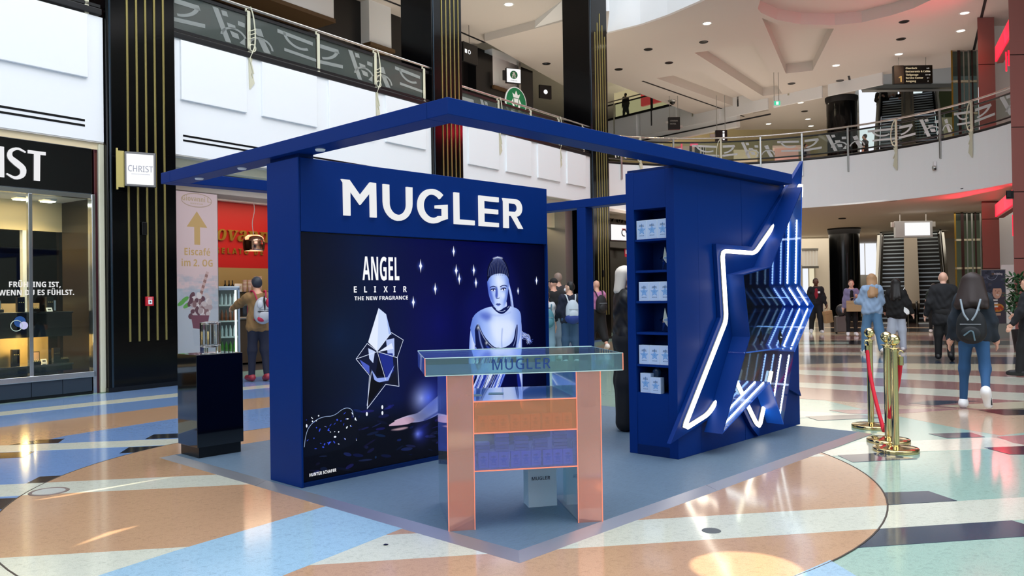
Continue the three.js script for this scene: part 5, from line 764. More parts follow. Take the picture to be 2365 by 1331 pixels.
  fillC('rgba(45,70,185,0.55)', [[2.222, 1.66], [2.23, 1.56], [2.26, 1.47], [2.32, 1.395], [2.31, 1.47], [2.27, 1.56], [2.222, 1.66]], 8); fillC('rgba(50,75,190,0.4)', [[2.52, 1.6], [2.5, 1.47], [2.44, 1.38], [2.46, 1.48], [2.52, 1.6]], 8); fillC('rgba(235,243,255,0.6)', [[2.33, 1.68], [2.42, 1.69], [2.48, 1.62], [2.43, 1.58], [2.36, 1.6], [2.33, 1.68]], 14); fillC('rgba(235,243,255,0.6)', [[2.4, 1.53], [2.46, 1.54], [2.48, 1.5], [2.43, 1.46], [2.4, 1.53]], 9);
  fillC('rgba(30,50,160,0.75)', [[2.345, 1.6], [2.335, 1.53], [2.33, 1.49], [2.36, 1.475], [2.37, 1.52], [2.365, 1.58], [2.345, 1.6]], 4); lineC('#1b2764', 4, [[2.345, 1.482], [2.365, 1.475], [2.39, 1.483]], 1);
  for (const [x, y, t, s] of [[2.303, 1.558, 0.06, 1], [2.447, 1.563, -0.16, 1]]) { fillC('rgba(25,40,140,0.6)', [[x - 0.045, y + 0.012], [x, y + 0.03], [x + 0.045, y + 0.014], [x, y - 0.018], [x - 0.045, y + 0.012]], 4); g.fillStyle = '#e9f0ff'; g.beginPath(); g.ellipse(X(x), Y(y), 19 * s, 7, t, 0, 7); g.fill(); g.fillStyle = '#142060'; g.beginPath(); g.arc(X(x + 0.003), Y(y + 0.002), 7, 0, 7); g.fill(); lineC('#060a2c', 5, [[x - 0.034, y + 0.002], [x, y + 0.017], [x + 0.04, y + 0.012]]); }
  lineC('#16215e', 6, [[2.262, 1.585], [2.3, 1.602], [2.342, 1.588]], 1); lineC('#16215e', 6, [[2.405, 1.592], [2.45, 1.612], [2.5, 1.598]], 1);
  fillC('#2c3c94', [[2.335, 1.422], [2.36, 1.432], [2.373, 1.426], [2.39, 1.431], [2.412, 1.419], [2.372, 1.414], [2.335, 1.422]], 1); fillC('#6377d4', [[2.34, 1.417], [2.373, 1.412], [2.408, 1.416], [2.373, 1.397], [2.34, 1.417]], 1); lineC('#0b1240', 2.5, [[2.336, 1.421], [2.373, 1.415], [2.411, 1.419]]);
  // hair swept back
  fillC('#070c30', [[2.222, 1.64], [2.216, 1.74], [2.25, 1.82], [2.31, 1.872], [2.38, 1.892], [2.45, 1.875], [2.51, 1.82], [2.54, 1.74], [2.538, 1.645], [2.505, 1.705], [2.43, 1.725], [2.35, 1.72], [2.27, 1.7], [2.222, 1.64]]);
  for (let i = 0; i < 34; i++) { const u = i / 33; lineC(['rgba(215,228,255,0.55)', 'rgba(90,120,220,0.5)', 'rgba(20,30,90,0.8)'][i % 3], 2, [[2.235 + u * 0.29, 1.705 - 0.02 * Math.abs(u - 0.5)], [2.25 + u * 0.25, 1.79], [2.32 + u * 0.12, 1.865], [2.37, 1.89]]); }
  lineC('rgba(235,243,255,0.9)', 8, [[2.31, 1.868], [2.37, 1.886], [2.44, 1.874]], 3);
  // flare, stars
  rg(1.37, 0.6, 150, 'rgba(240,246,255,1)'); rg(1.45, 0.6, 230, 'rgba(70,100,255,0.75)'); rg(1.32, 0.29, 60, 'rgba(150,170,255,0.95)'); rg(1.36, 0.29, 130, 'rgba(60,80,255,0.5)');
  for (const [x, y, s] of [[1.381, 1.78, 1.1], [1.786, 1.923, 0.9], [1.815, 1.743, 1.1], [2.044, 1.75, 1], [1.852, 1.667, 1], [2.07, 1.631, 0.9], [1.551, 1.575, 1], [1.29, 1.458, 1], [2.946, 1.654, 0.8], [2.662, 1.549, 0.7]]) {
    rg(x, y, 46 * s, 'rgba(90,130,255,0.8)'); g.fillStyle = '#f4f8ff'; g.beginPath(); g.moveTo(X(x), Y(y) - 42 * s); g.quadraticCurveTo(X(x) + 4, Y(y) - 4, X(x) + 13 * s, Y(y)); g.quadraticCurveTo(X(x) + 4, Y(y) + 4, X(x), Y(y) + 42 * s); g.quadraticCurveTo(X(x) - 4, Y(y) + 4, X(x) - 13 * s, Y(y)); g.quadraticCurveTo(X(x) - 4, Y(y) - 4, X(x), Y(y) - 42 * s); g.fill();
  }
  // crystal bottle
  const F = (c, ...p) => { g.fillStyle = c; path(p, true); g.fill(); }, E = (...p) => { g.strokeStyle = '#dfe9ff'; g.lineWidth = 3.5; path(p); g.stroke(); };
  F('#0a1030', [0.664, 0.997], [0.78, 1.12], [1.0, 1.2], [1.17, 1.13], [1.1, 0.98], [1.11, 0.73], [0.97, 0.76], [0.77, 0.575], [0.8, 0.85]);
  F('#e4edff', [0.905, 1.415], [0.79, 1.13], [0.885, 1.05], [0.915, 1.38]); F('#cddcfb', [0.905, 1.415], [0.985, 1.36], [1.03, 1.19], [0.885, 1.05], [0.9, 1.3]); F('#9fb6ee', [0.985, 1.36], [1.04, 1.18], [1.01, 1.19]);
  F('#c3d2f7', [0.79, 1.08], [0.86, 1.05], [0.84, 0.95], [0.8, 0.99]); F('#aebff0', [0.98, 1.14], [1.07, 1.15], [1.07, 1.0], [1.0, 0.98]); F('#4a5cc0', [0.7, 0.99], [0.8, 0.93], [0.8, 0.86], [0.74, 0.92]); F('#dfe8ff', [0.89, 1.04], [1.04, 1.11], [1.06, 1.06]); F('#1b2a86', [0.9, 1.03], [1.05, 1.02], [1.06, 0.87], [0.98, 0.8]); F('#000010', [0.9, 1.02], [0.96, 0.83], [0.86, 0.84]); F('#8ea4ea', [0.82, 0.9], [0.88, 0.82], [0.99, 0.82], [1.07, 0.92], [1.0, 0.79], [0.86, 0.78]); F('#000008', [0.8, 0.84], [0.78, 0.6], [0.95, 0.77], [0.88, 0.79]); F('#0a0c20', [0.99, 0.77], [1.1, 0.74], [1.08, 0.86]);
  E([0.664, 0.997], [0.78, 1.12], [0.885, 1.05], [1.04, 1.2], [1.17, 1.13], [1.1, 0.98], [1.115, 0.73], [0.97, 0.76], [0.772, 0.575], [0.8, 0.85], [0.664, 0.997], [0.885, 1.045], [1.1, 0.98]); E([0.885, 1.045], [0.97, 0.8]); E([0.77, 0.6], [0.82, 0.88]);
  for (const [x, y] of [[0.767, 0.53], [0.93, 0.57], [0.93, 0.52]]) { g.fillStyle = '#eef4ff'; g.beginPath(); g.ellipse(X(x), Y(y), 7, 12, 0, 0, 7); g.fill(); }
  // lettering
  g.fillStyle = '#fbfcff'; g.textAlign = 'left'; const tx = (s, x, y, size, sx, font = 'bold ') => { g.save(); g.translate(X(x), Y(y)); g.scale(sx, 1); g.font = font + size + 'px sans-serif'; g.fillText(s, 0, 0); g.restore(); return 0; };
  const fit = (s, x0, x1, y, cap, gap = 0) => { const size = cap / 1.957 * h / 0.72; g.font = 'bold ' + size + 'px sans-serif'; if (!gap) { tx(s, x0, y, size, (X(x1) - X(x0)) / g.measureText(s).width); return; } const n = s.length; for (let i = 0; i < n; i++) { const cw = (x1 - x0) / (n - 1 + 0.6); g.font = 'bold ' + size + 'px sans-serif'; g.fillText(s[i], X(x0 + cw * i), Y(y)); } };
  fit('ANGEL', 0.742, 1.14, 1.652, 0.2); fit('ELIXIR', 0.645, 1.235, 1.548, 0.052, 1); fit('THE NEW FRAGRANCE', 0.655, 1.232, 1.484, 0.033); fit('HUNTER SCHAFER', 0.2, 0.455, 0.1, 0.026);
});
const lb = thing('light_box_wall', 'dark blue exhibition wall with white raised lettering over a glowing fragrance poster', 'exhibition wall', V(0.135, 0.03, -2.431));
{
  const w = 2.96, hgt = 2.58, t = lb;
  part('carcass', bx(0.02, w - 0.002, 0.03, hgt, -0.46, -0.06), M.blue, t); part('header', rb(0.022, w, 2.0, hgt, -0.058, 0, 0.004), M.blue, t); part('end_panel', rb(0, 0.018, 0, hgt, -0.465, 0.002, 0.004), M.blue, t);
  part('side_trim', bx(w - 0.018, w, 0.03, 2.0, -0.058, 0), M.blue, t); part('base_strip', bx(0.02, w, 0, 0.032, -0.46, -0.002), M.blueDeep, t);
  const p = part('poster', new THREE.PlaneGeometry(2.92, 1.957).translate(0.022 + 1.46, 1.012, -0.03), new THREE.MeshPhysicalMaterial({ color: 0x0a0a10, roughness: 0.3, specularIntensity: 0.35, emissive: 0xffffff, emissiveMap: posterTex, emissiveIntensity: 1.0 }), t, 'glowing printed fragrance poster'); p.name = 'poster_screen';
  part('poster_back', bx(0.02, w - 0.02, 0.03, 2.0, -0.06, -0.04), M.black, t);
  // letters M U G L E R in stand coordinates, cap height 0.295
  const ox = -0.135, oy = -0.03, L = (pts, holes = []) => plate(pts.map(([x, y]) => [x + ox, y + oy]), 0.001, 0.022, holes.map((q) => q.map(([x, y]) => [x + ox, y + oy])), 0.002);
  const wm = glow('#ffffff', 0.82), put = (g) => part('letter', g, wm, t);  // letters given a glow of their own to read bright white
  put(L([[0.55, 2.177], [0.612, 2.177], [0.612, 2.386], [0.713, 2.273], [0.815, 2.384], [0.816, 2.177], [0.878, 2.177], [0.876, 2.469], [0.815, 2.469], [0.712, 2.353], [0.607, 2.471], [0.528, 2.471], [0.548, 2.444]]));
  const U = [[0.953, 2.468]]; for (let i = 0; i <= 16; i++) { const a = Math.PI + i / 16 * Math.PI; U.push([1.111 + 0.158 * Math.cos(a), 2.322 + 0.158 * Math.sin(a)]); } U.push([1.271, 2.466], [1.206, 2.466]); for (let i = 0; i <= 16; i++) { const a = 2 * Math.PI - i / 16 * Math.PI; U.push([1.111 + 0.095 * Math.cos(a), 2.31 + 0.095 * Math.sin(a)]); } U.push([1.016, 2.468]); put(L(U));
  const G = []; const gc = [1.508, 2.318], ar = (R1, R2, a, b, n) => { for (let i = 0; i <= n; i++) { const q = a + (b - a) * i / n; G.push([gc[0] + R1 * Math.cos(q), gc[1] + R2 * Math.sin(q)]); } };
  ar(0.175, 0.155, 0.78, 2 * Math.PI - 0.0, 34); G.splice(-6); G.push([1.684, 2.212], [1.685, 2.343], [1.538, 2.327], [1.538, 2.3], [1.622, 2.302], [1.622, 2.235]); ar(0.11, 0.105, 2 * Math.PI - 0.95, 0.72, 26); put(L(G));
  put(L([[1.769, 2.172], [2.026, 2.172], [2.026, 2.217], [1.831, 2.217], [1.831, 2.465], [1.769, 2.465]]));
  put(L([[2.09, 2.171], [2.353, 2.171], [2.353, 2.212], [2.156, 2.212], [2.156, 2.296], [2.346, 2.296], [2.346, 2.341], [2.156, 2.341], [2.156, 2.415], [2.356, 2.415], [2.356, 2.461], [2.09, 2.461]]));
  const R = [[2.429, 2.17], [2.495, 2.17], [2.495, 2.293], [2.542, 2.293], [2.644, 2.171], [2.702, 2.171], [2.607, 2.29]]; for (let i = 0; i <= 14; i++) { const a = -1.35 + i / 14 * 2.9; R.push([2.605 + 0.087 * Math.cos(a), 2.376 + 0.086 * Math.sin(a)]); } R.push([2.416, 2.462], [2.43, 2.43]);
  const hole = [[2.495, 2.335], [2.495, 2.418]]; for (let i = 0; i <= 8; i++) { const a = 1.5 - i / 8 * 3; hole.push([2.585 + 0.043 * Math.cos(a), 2.3765 + 0.0415 * Math.sin(a)]); } put(L(R, [hole]));
  const l = new THREE.RectAreaLight(new THREE.Color('#2a44d8'), 0.28, 2.8, 1.8); l.name = 'poster_light'; l.position.set(0.135 + 1.48, 1.05, -2.431 + 0.02); l.lookAt(1.615, 1.05, 5); scene.add(l);
}
// ---- shelf and star wall ----
const sw = thing('star_wall', 'dark blue exhibition wall with a niche of product shelves in its end face', 'exhibition wall', V(2.9, 0.03, -0.778));
{
  const t = sw, h = 2.59, d = -0.518, zL = -0.43, zR = -0.087, y0 = 0.565, y1 = 2.245;
  part('core', bx(0.33, 2.1, 0, h, d, 0), M.blue, t); part('side_panel', rb(0.4, 1.235, 0, h, 0, 0.004, 0.002), M.blue, t); part('side_panel', rb(1.24, 2.5, 0, h, 0, 0.004, 0.002), M.blue, t); part('core', bx(2.1, 2.5, 0, h, d, 0), M.blue, t);
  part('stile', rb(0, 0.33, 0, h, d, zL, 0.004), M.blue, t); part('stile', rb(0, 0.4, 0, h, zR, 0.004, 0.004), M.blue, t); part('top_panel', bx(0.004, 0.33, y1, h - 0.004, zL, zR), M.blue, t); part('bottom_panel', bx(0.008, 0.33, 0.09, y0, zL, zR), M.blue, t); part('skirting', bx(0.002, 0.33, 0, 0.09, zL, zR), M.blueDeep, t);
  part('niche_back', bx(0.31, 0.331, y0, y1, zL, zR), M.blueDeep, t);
  for (const y of [1.97, 1.684, 1.404, 1.118, 0.826]) part('shelf_board', rb(0.012, 0.31, y - 0.022, y, zL, zR, 0.002), M.blue, t);
}
// cartons
const cartonTex = canvasTex(256, 400, (g, w, h) => {
  g.fillStyle = '#b9cdea'; g.fillRect(0, 0, w, h); g.strokeStyle = '#dce8f8'; g.lineWidth = 8; g.strokeRect(4, 4, w - 8, h - 8);
  const st = (R, r, cx, cy, c) => { g.fillStyle = c; g.beginPath(); for (let i = 0; i < 10; i++) { const a = -Math.PI / 2 + i * Math.PI / 5, q = i % 2 ? r : R; g.lineTo(cx + q * Math.cos(a), cy + q * Math.sin(a)); } g.closePath(); g.fill(); };
  st(104, 48, 128, 212, '#5f93cf'); st(84, 40, 128, 210, '#86b2e2'); st(46, 22, 124, 206, '#6fa0d8');
  g.fillStyle = '#3f78b8'; g.beginPath(); g.moveTo(128, 60); g.lineTo(142, 108); g.lineTo(114, 108); g.fill();
  g.fillStyle = '#25446f'; g.textAlign = 'center'; g.save(); g.translate(128, 136); g.scale(0.62, 1); g.font = 'bold 62px sans-serif'; g.fillText('ANGEL', 0, 0); g.restore(); g.fillStyle = '#3b6096'; g.font = 'bold 30px sans-serif'; g.fillText('MUGLER', 128, 336);
});
const cartonSide = std('#a9c2e2', 0.4), cartonFront = std('#ffffff', 0.38, 0, { map: cartonTex });
function carton(w, h, d, label, group) {   // face to -x, base centre at origin
  const t = thing('carton', label, 'carton', V(0, 0, 0), 0, group); part('box', rb(0, d, 0, h, -w / 2, w / 2, 0.0015), cartonSide, t); part('front_print', new THREE.PlaneGeometry(w - 0.002, h - 0.002).rotateY(-Math.PI / 2).translate(-0.0008, h / 2, 0), cartonFront, t); return t;
}
function dup(root, pos, turn, label) { const r = root.clone(); r.name = numbered(root.name.replace(/_\d+$/, '')); scene.add(r); r.position.copy(pos); r.rotation.y = turn; r.userData = { ...root.userData, label }; return r; }
const cart0 = carton(0.112, 0.174, 0.06, 'pale blue star carton on the top shelf of the niche, left one of three', 'cartons on the niche shelves'); cart0.position.set(2.925, 2.0, -1.14);
const rowN = { '2': 'top shelf', '1.434': 'middle shelf', '0.856': 'second lowest shelf' };
[[2.0, -1.028, 'middle'], [2.0, -0.915, 'right'], [1.434, -1.125, 'left'], [1.434, -1.012, 'middle'], [1.434, -0.899, 'right'], [0.856, -1.135, 'left'], [0.856, -1.022, 'middle'], [0.856, -0.908, 'right']].forEach(([y, z, w]) => dup(cart0, V(2.925, y, z), 0, `pale blue star carton on the ${rowN[y]} of the niche, ${w} one of three`));
dup(cart0, V(2.925, 0.595, -1.125), 0, 'larger pale blue star carton standing on the floor of the niche at left').scale.set(1, 1.02, 1); dup(cart0, V(2.915, 0.595, -1.01), 0, 'smaller pale blue star carton standing on the floor of the niche at right').scale.set(1, 0.83, 0.95);
dup(cart0, V(3.02, 2.0, -1.09), 0, 'pale carton standing in the second row behind the top shelf cartons').scale.set(1, 1.06, 1.4);
// crystal star bottles
const crystal = std('#c9cfdc', 0.08, 1), crystalDark = std('#0d0f18', 0.06, 0.2, { clearcoat: 1 });
function starBottle(s, label, dark = false, group) {
  const t = thing('perfume_bottle', label, 'perfume bottle', V(0, 0, 0), 0, group), R = [[0, 0.62], [0.14, 0.14], [0.4, 0.18], [0.18, -0.06], [0.22, -0.4], [0.02, -0.2], [-0.2, -0.62], [-0.16, -0.12], [-0.4, 0.0], [-0.14, 0.12]];
  const mk = (idx, depth) => { const f = []; for (const i of idx) { const a = R[i], b = R[(i + 1) % 10]; f.push(0, 0, depth, a[0], a[1], 0, b[0], b[1], 0, b[0], b[1], 0, a[0], a[1], 0, 0, 0, -depth); } const g = new THREE.BufferGeometry(); g.setAttribute('position', new THREE.Float32BufferAttribute(f.map((v, k) => (v + (k % 3 === 1 ? 0.62 : 0)) * s), 3)); g.computeVertexNormals(); return metric(g); };
  part('cap', mk([0, 9], 0.16), dark ? crystalDark : M.chrome, t); part('body', mk([1, 2, 3, 4, 5, 6, 7, 8], 0.16), dark ? crystalDark : crystal, t); return t;
}
for (const [y, z, w, s] of [[1.714, -0.93, 'second highest', 0.17], [1.148, -0.94, 'third lowest', 0.18]]) { const b = starBottle(s, `dark silver star-shaped perfume bottle alone on the ${w} niche shelf`); b.position.set(2.98, y, z); b.rotation.y = -1.75; }
{ const t = thing('spray_bottle', 'small dark spray bottle behind the cartons on the floor of the niche', 'perfume bottle', V(3.02, 0.595, -1.06)); part('body', lathe([[0, 0], [0.04, 0], [0.042, 0.2], [0.02, 0.22], [0.018, 0.24]], 18), std('#1d3556', 0.15), t); part('cap', lathe([[0, 0.3], [0.026, 0.295], [0.028, 0.24], [0, 0.24]], 18), M.black, t); }
// ---- flat star with neon ----
const S1 = [[5.505, 2.955], [4.255, 1.955], [3.548, 1.96], [3.61, 1.265], [2.71, 0.2], [3.34, 0.33], [3.78, 0.62], [4.18, 0.16], [4.33, 0.045], [4.62, 0.6], [5.35, 0.35], [5.0, 1.0], [5.3, 1.6], [5.18, 1.9], [5.36, 2.2]];
function insetLine(pts, d) { const n = pts.length, out = []; for (let i = 0; i < n; i++) { const a = pts[(i + n - 1) % n], b = pts[i], c = pts[(i + 1) % n]; const n1 = [a[1] - b[1], b[0] - a[0]], n2 = [b[1] - c[1], c[0] - b[0]], l1 = Math.hypot(...n1), l2 = Math.hypot(...n2); let m = [n1[0] / l1 + n2[0] / l2, n1[1] / l1 + n2[1] / l2]; const ml = Math.hypot(...m); m = [m[0] / ml, m[1] / ml]; const k = d / Math.max(0.22, m[0] * n1[0] / l1 + m[1] * n1[1] / l1); out.push([b[0] + m[0] * k, b[1] + m[1] * k]); } return out; }
{
  const t = thing('neon_star', 'flat dark blue star panel outlined by a white neon tube, behind the mirrored star', 'illuminated sign', V(0, 0, 0));
  part('panel', plate(S1, -0.772, -0.732, [], 0.003), M.blue, t);
  let I = insetLine(S1, -0.065); if (!inside(I[1], S1)) I = insetLine(S1, 0.065);
  const neon = glow('#fff6e6', 4.2);
  const runs = [[I[0], I[1], I[2], I[3], I[4], I[5], I[6]], [I[6], I[7], I[8], I[9]]];
  runs[0].splice(0, 1, [5.385, 2.54], [5.4, 2.71], [5.3, 2.6]);
  for (const r of runs) { const c = roundPath(r, 0.07); part('neon_tube', new THREE.TubeGeometry(new THREE.CatmullRomCurve3(c.map(([x, y]) => V(x, y, -0.708)), false, 'catmullrom', 0.1), c.length * 3, 0.02, 8), neon, t); part('neon_channel', new THREE.TubeGeometry(new THREE.CatmullRomCurve3(c.map(([x, y]) => V(x, y, -0.728)), false, 'catmullrom', 0.1), c.length * 3, 0.017, 6), std('#8b8a88', 0.5), t);
    for (let i = 1; i + 1 < r.length || i < r.length; i += 1) { const a = r[i - 1], b = r[i], n = Math.max(1, Math.round(Math.hypot(b[0] - a[0], b[1] - a[1]) / 0.6)); for (let k = 0; k < n; k++) { const u = (k + 0.5) / n, l = new THREE.PointLight(new THREE.Color('#fff0d8'), 0.018); l.name = 'neon_lamp'; l.shadow.radius = 2.4; l.position.set(a[0] + (b[0] - a[0]) * u, a[1] + (b[1] - a[1]) * u, -0.655); scene.add(l); } } }
}
function inside(p, poly) { let c = false; for (let i = 0, j = poly.length - 1; i < poly.length; j = i++) if ((poly[i][1] > p[1]) !== (poly[j][1] > p[1]) && p[0] < (poly[j][0] - poly[i][0]) * (p[1] - poly[i][1]) / (poly[j][1] - poly[i][1]) + poly[i][0]) c = !c; return c; }
function roundPath(p, r) { const o = [p[0]]; for (let i = 1; i + 1 < p.length; i++) { const [a, b, c] = [p[i - 1], p[i], p[i + 1]], la = Math.hypot(a[0] - b[0], a[1] - b[1]), lc = Math.hypot(c[0] - b[0], c[1] - b[1]), k = Math.min(r, la * 0.4, lc * 0.4), s = [b[0] + (a[0] - b[0]) * k / la, b[1] + (a[1] - b[1]) * k / la], e = [b[0] + (c[0] - b[0]) * k / lc, b[1] + (c[1] - b[1]) * k / lc]; for (let u = 0; u <= 4; u++) { const q = u / 4; o.push([(1 - q) ** 2 * s[0] + 2 * q * (1 - q) * b[0] + q * q * e[0], (1 - q) ** 2 * s[1] + 2 * q * (1 - q) * b[1] + q * q * e[1]]); } } o.push(p[p.length - 1]); return o; }
// ---- mirrored star box with LED strips ----
const S2 = [[5.06, 2.61], [4.29, 1.75], [3.71, 1.67], [3.825, 1.075], [3.27, 0.23], [4.22, 0.6], [4.51, 0.16], [4.8, 0.87], [5.3, 1.34], [4.97, 1.57]];
{
  const t = thing('mirror_star', 'blue star-shaped showcase with mirrored back and rows of white LED strips', 'showcase', V(0, 0, 0)), n = S2.length, zb = -0.73, zf = -0.55;
  let I = insetLine(S2, -0.012); if (!inside(I[1], S2)) I = insetLine(S2, 0.012);
  const wall = (k, mat) => { const a = S2[k], b = S2[(k + 1) % n], c = I[k], d = I[(k + 1) % n]; part('side_panel', plate([a, b, d, c], zb, zf), mat, t); };
  for (let k = 0; k < n; k++) wall(k, (k >= 4 && k !== 6) ? M.blueLedLit : M.blue);
  part('mirror', plate(insetLine(S2, inside(insetLine(S2, -0.011)[1], S2) ? -0.011 : 0.011), zb, zb + 0.006), std('#54719f', 0.03, 1), t, 'blue tinted mirror back');
  const led = glow('#f2f7ff', 5.5), strip = glow('#eef4ff', 3.4);
  let J = insetLine(S2, -0.018); if (!inside(J[1], S2)) J = insetLine(S2, 0.018);
  for (const z of [-0.685, -0.595]) for (const k of [4, 5, 6, 7, 8, 9]) {
    const a = J[k], b = J[(k + 1) % n], ln = Math.hypot(b[0] - a[0], b[1] - a[1]); if (k === 5) continue;
    const m0 = k === 9 ? 0.02 : 0.03, m1 = k === 9 ? 0.3 : 0.04, at = (u) => V(a[0] + (b[0] - a[0]) * u, a[1] + (b[1] - a[1]) * u, z), p = at(m0 / ln), q = at(1 - m1 / ln);
    const g = part('led_strip', bar(p, q, 0.008, 0.02), strip, t), N = Math.floor((ln - m0 - m1) / 0.03), nx = -(b[1] - a[1]) / ln, ny = (b[0] - a[0]) / ln, sg = inside([(a[0] + b[0]) / 2 + nx * 0.02, (a[1] + b[1]) / 2 + ny * 0.02], S2) ? 1 : -1, gs = [];
    for (let i = 0; i < N; i++) { const u = (m0 + (i + 0.5) * 0.03) / ln, c = at(u); gs.push(new THREE.BoxGeometry(0.011, 0.011, 0.012).translate(c.x + nx * sg * 0.007, c.y + ny * sg * 0.007, z)); }
    if (gs.length) mesh('led_row', gs, led, g).userData.kind = 'stuff';
    const l = new THREE.RectAreaLight(new THREE.Color('#cfe0ff'), 1.6, ln * 0.85, 0.02); l.name = 'led_strip_light'; const c = at(0.5), dn = V(nx * sg, ny * sg, 0.25); l.position.copy(c.clone().addScaledVector(dn, 0.016)); l.lookAt(l.position.clone().add(dn)); scene.add(l);
  }
  part('glass_shelf', bx(3.72, 4.76, 0.925, 0.937, zb + 0.01, zf - 0.005), std('#9fc4ff', 0.03, 0, { transmission: 0.9, thickness: 0 }), t); part('shelf_edge', bx(3.72, 4.76, 0.925, 0.937, zf - 0.005, zf), std('#3b6fd0', 0.2), t);
  part('front_glass', plate(insetLine(S2, inside(insetLine(S2, -0.013)[1], S2) ? -0.013 : 0.013), zf - 0.004, zf - 0.001), M.glass, t);
}
{ const b = starBottle(0.15, 'dark blue star-shaped perfume bottle standing on the glass shelf of the mirrored star', true); b.position.set(4.62, 0.938, -0.62); b.rotation.y = 0.5; }
// ---- glass counter ----
const film = (c) => std(c, 0.07, 0.3, { transmission: 0.9, thickness: 0, ior: 1.8, iridescence: 1, iridescenceIOR: 2.0, iridescenceThicknessRange: [100, 380] });
const acr = (c, k) => std(c, 0.04, 0, { transmission: k, thickness: 0, ior: 1.75, iridescence: 1, iridescenceIOR: 2.1, iridescenceThicknessRange: [100, 420], specularIntensity: 1 });
const pink = film('#ffc6b4'), amber = film('#ffb47c'), lilac = acr('#c4c0f4', 0.88), teal = acr('#dcf0f0', 0.96), clearA = acr('#dfeef2', 0.94), edgeM = std('#ff9c80', 0.2, 0, { emissive: new THREE.Color('#ff7a58'), emissiveIntensity: 0.18 }), edgeT = std('#cfe9ea', 0.15);  // edgeM glows slightly, standing for light caught in the acrylic edges
const CT = -36.64 * DEG, counterAt = V(0.1, 0.03, -0.689), cLocal = (x, y, z) => V(x, y, z).applyAxisAngle(V(0, 1, 0), CT).add(counterAt);
{
  const t = thing('glass_counter', 'iridescent pink and turquoise acrylic display counter with two panel legs', 'display counter', counterAt, CT), D = -0.72, th = 0.008;
  const panel = (n, x0, x1, y0, y1, z0, z1, m, em) => part(n, bx(x0, x1, y0, y1, z0, z1), m, t);
  for (const [x0, x1] of [[-0.005, 0.16], [0.832, 0.992]]) {
    panel('leg_front', x0, x1, 0, 0.974, -th, 0, pink); panel('leg_side', x0, x0 + th, 0, 0.974, D, -th, clearA); panel('leg_side', x1 - th, x1, 0, 0.974, D, -th, clearA); panel('leg_back', x0 + th, x1 - th, 0, 0.974, D, D + th, clearA);
    for (const x of [x0, x1]) part('edge_line', bx(x - 0.003, x + 0.003, 0, 0.974, -0.006, 0.002), edgeM, t);
    panel('leg_foot', x0 + th, x1 - th, 0.001, 0.006, D, -th, acr('#d8a8b8', 0.7));
  }
  const x0 = 0.163, x1 = 0.829;
  panel('case_front', x0, x1, 0.604, 0.806, -th - 0.004, -0.004, amber); panel('case_front', x0, x1, 0.366, 0.604, -th - 0.004, -0.004, lilac); panel('case_top', x0, x1, 0.8, 0.808, D, -0.012, acr('#cfe0ea', 0.6)); panel('case_shelf', x0, x1, 0.6, 0.607, D + 0.15, -0.02, clearA); panel('case_floor', x0, x1, 0.366, 0.374, D + 0.15, -0.013, clearA);  // fixed amber and lilac tints stand in for angle-dependent film colour
  for (const y of [0.366, 0.604, 0.804]) part('edge_line', bx(x0, x1, y - 0.004, y + 0.004, -0.006, 0), edgeM, t);
  const hx0 = -0.14, hx1 = 1.145, hy0 = 0.976, hy1 = 1.087, hz = 0.004;
  panel('header_front', hx0, hx1, hy0, hy1, hz - th, hz, teal); panel('header_back', hx0, hx1, hy0, hy1, D - 0.03, D - 0.022, teal); panel('header_side', hx0, hx0 + th, hy0, hy1, D - 0.022, hz - th, teal); panel('header_side', hx1 - th, hx1, hy0, hy1, D - 0.022, hz - th, teal); panel('header_top', hx0 + th, hx1 - th, hy1 - th, hy1 - 0.001, D - 0.022, hz - th, clearA); panel('header_floor', hx0 + th, hx1 - th, hy0 + 0.001, hy0 + th, D - 0.022, hz - th, acr('#b8d4de', 0.75));
  for (const [y, z] of [[hy0, hz], [hy1, hz], [hy1, D - 0.03]]) part('edge_line', bx(hx0, hx1, y - 0.0025, y + 0.0025, z - 0.004, z + 0.001), edgeT, t);
  for (const x of [hx0, hx1]) { part('edge_line', bx(x - 0.003, x + 0.003, hy0, hy1, hz - 0.004, hz + 0.001), edgeM, t); part('edge_line', bx(x - 0.002, x + 0.002, hy1 - 0.004, hy1, D - 0.03, hz), edgeT, t); }
  const nm = std('#1d3f86', 0.35); let x = 0.285; for (const ch of 'MUGLER') { const g = letters(ch, 0.068, 0.006, 'sans_regular', 'left'); g.computeBoundingBox(); const w = g.boundingBox.max.x; part('letter', g.translate(x, 1.002, hz), nm, t); x += w + 0.019; }
}
const cart1 = carton(0.064, 0.098, 0.04, 'small violet star carton in the lower row of the glass counter, first from left', 'cartons in the glass counter'); cart1.position.copy(cLocal(0.225, 0.375, -0.04)); cart1.rotation.y = CT - Math.PI / 2 + Math.PI;
const ord = ['first', 'second', 'third', 'fourth', 'fifth', 'sixth', 'seventh', 'eighth', 'ninth'];
for (let row = 0; row < 2; row++) for (let i = row ? 0 : 1; i < 9; i++) dup(cart1, cLocal(0.225 + i * 0.066 + Math.floor(i / 3) * 0.012, row ? 0.608 : 0.375, -0.04), CT + Math.PI / 2, `small violet star carton in the ${row ? 'upper' : 'lower'} row of the glass counter, ${ord[i]} from left`);
cart1.rotation.y = CT + Math.PI / 2;
for (let i = 0; i < 5; i++) {
  const p = cLocal(0.24 + i * 0.13, 0.375, -0.2), t = thing('sample_stack', `stack of thin white sample packs in the lower case of the counter, ${ord[i]} from left`, 'sample packs', p, CT); const n = 6 + (i * 2) % 3;
  for (let k = 0; k < n; k++) part('sample_pack', rb(-0.045, 0.045, k * 0.024, k * 0.024 + 0.02, -0.03, 0.03, 0.002), std(k % 2 ? '#dfe7f4' : '#b8c4e0', 0.4), t);
}
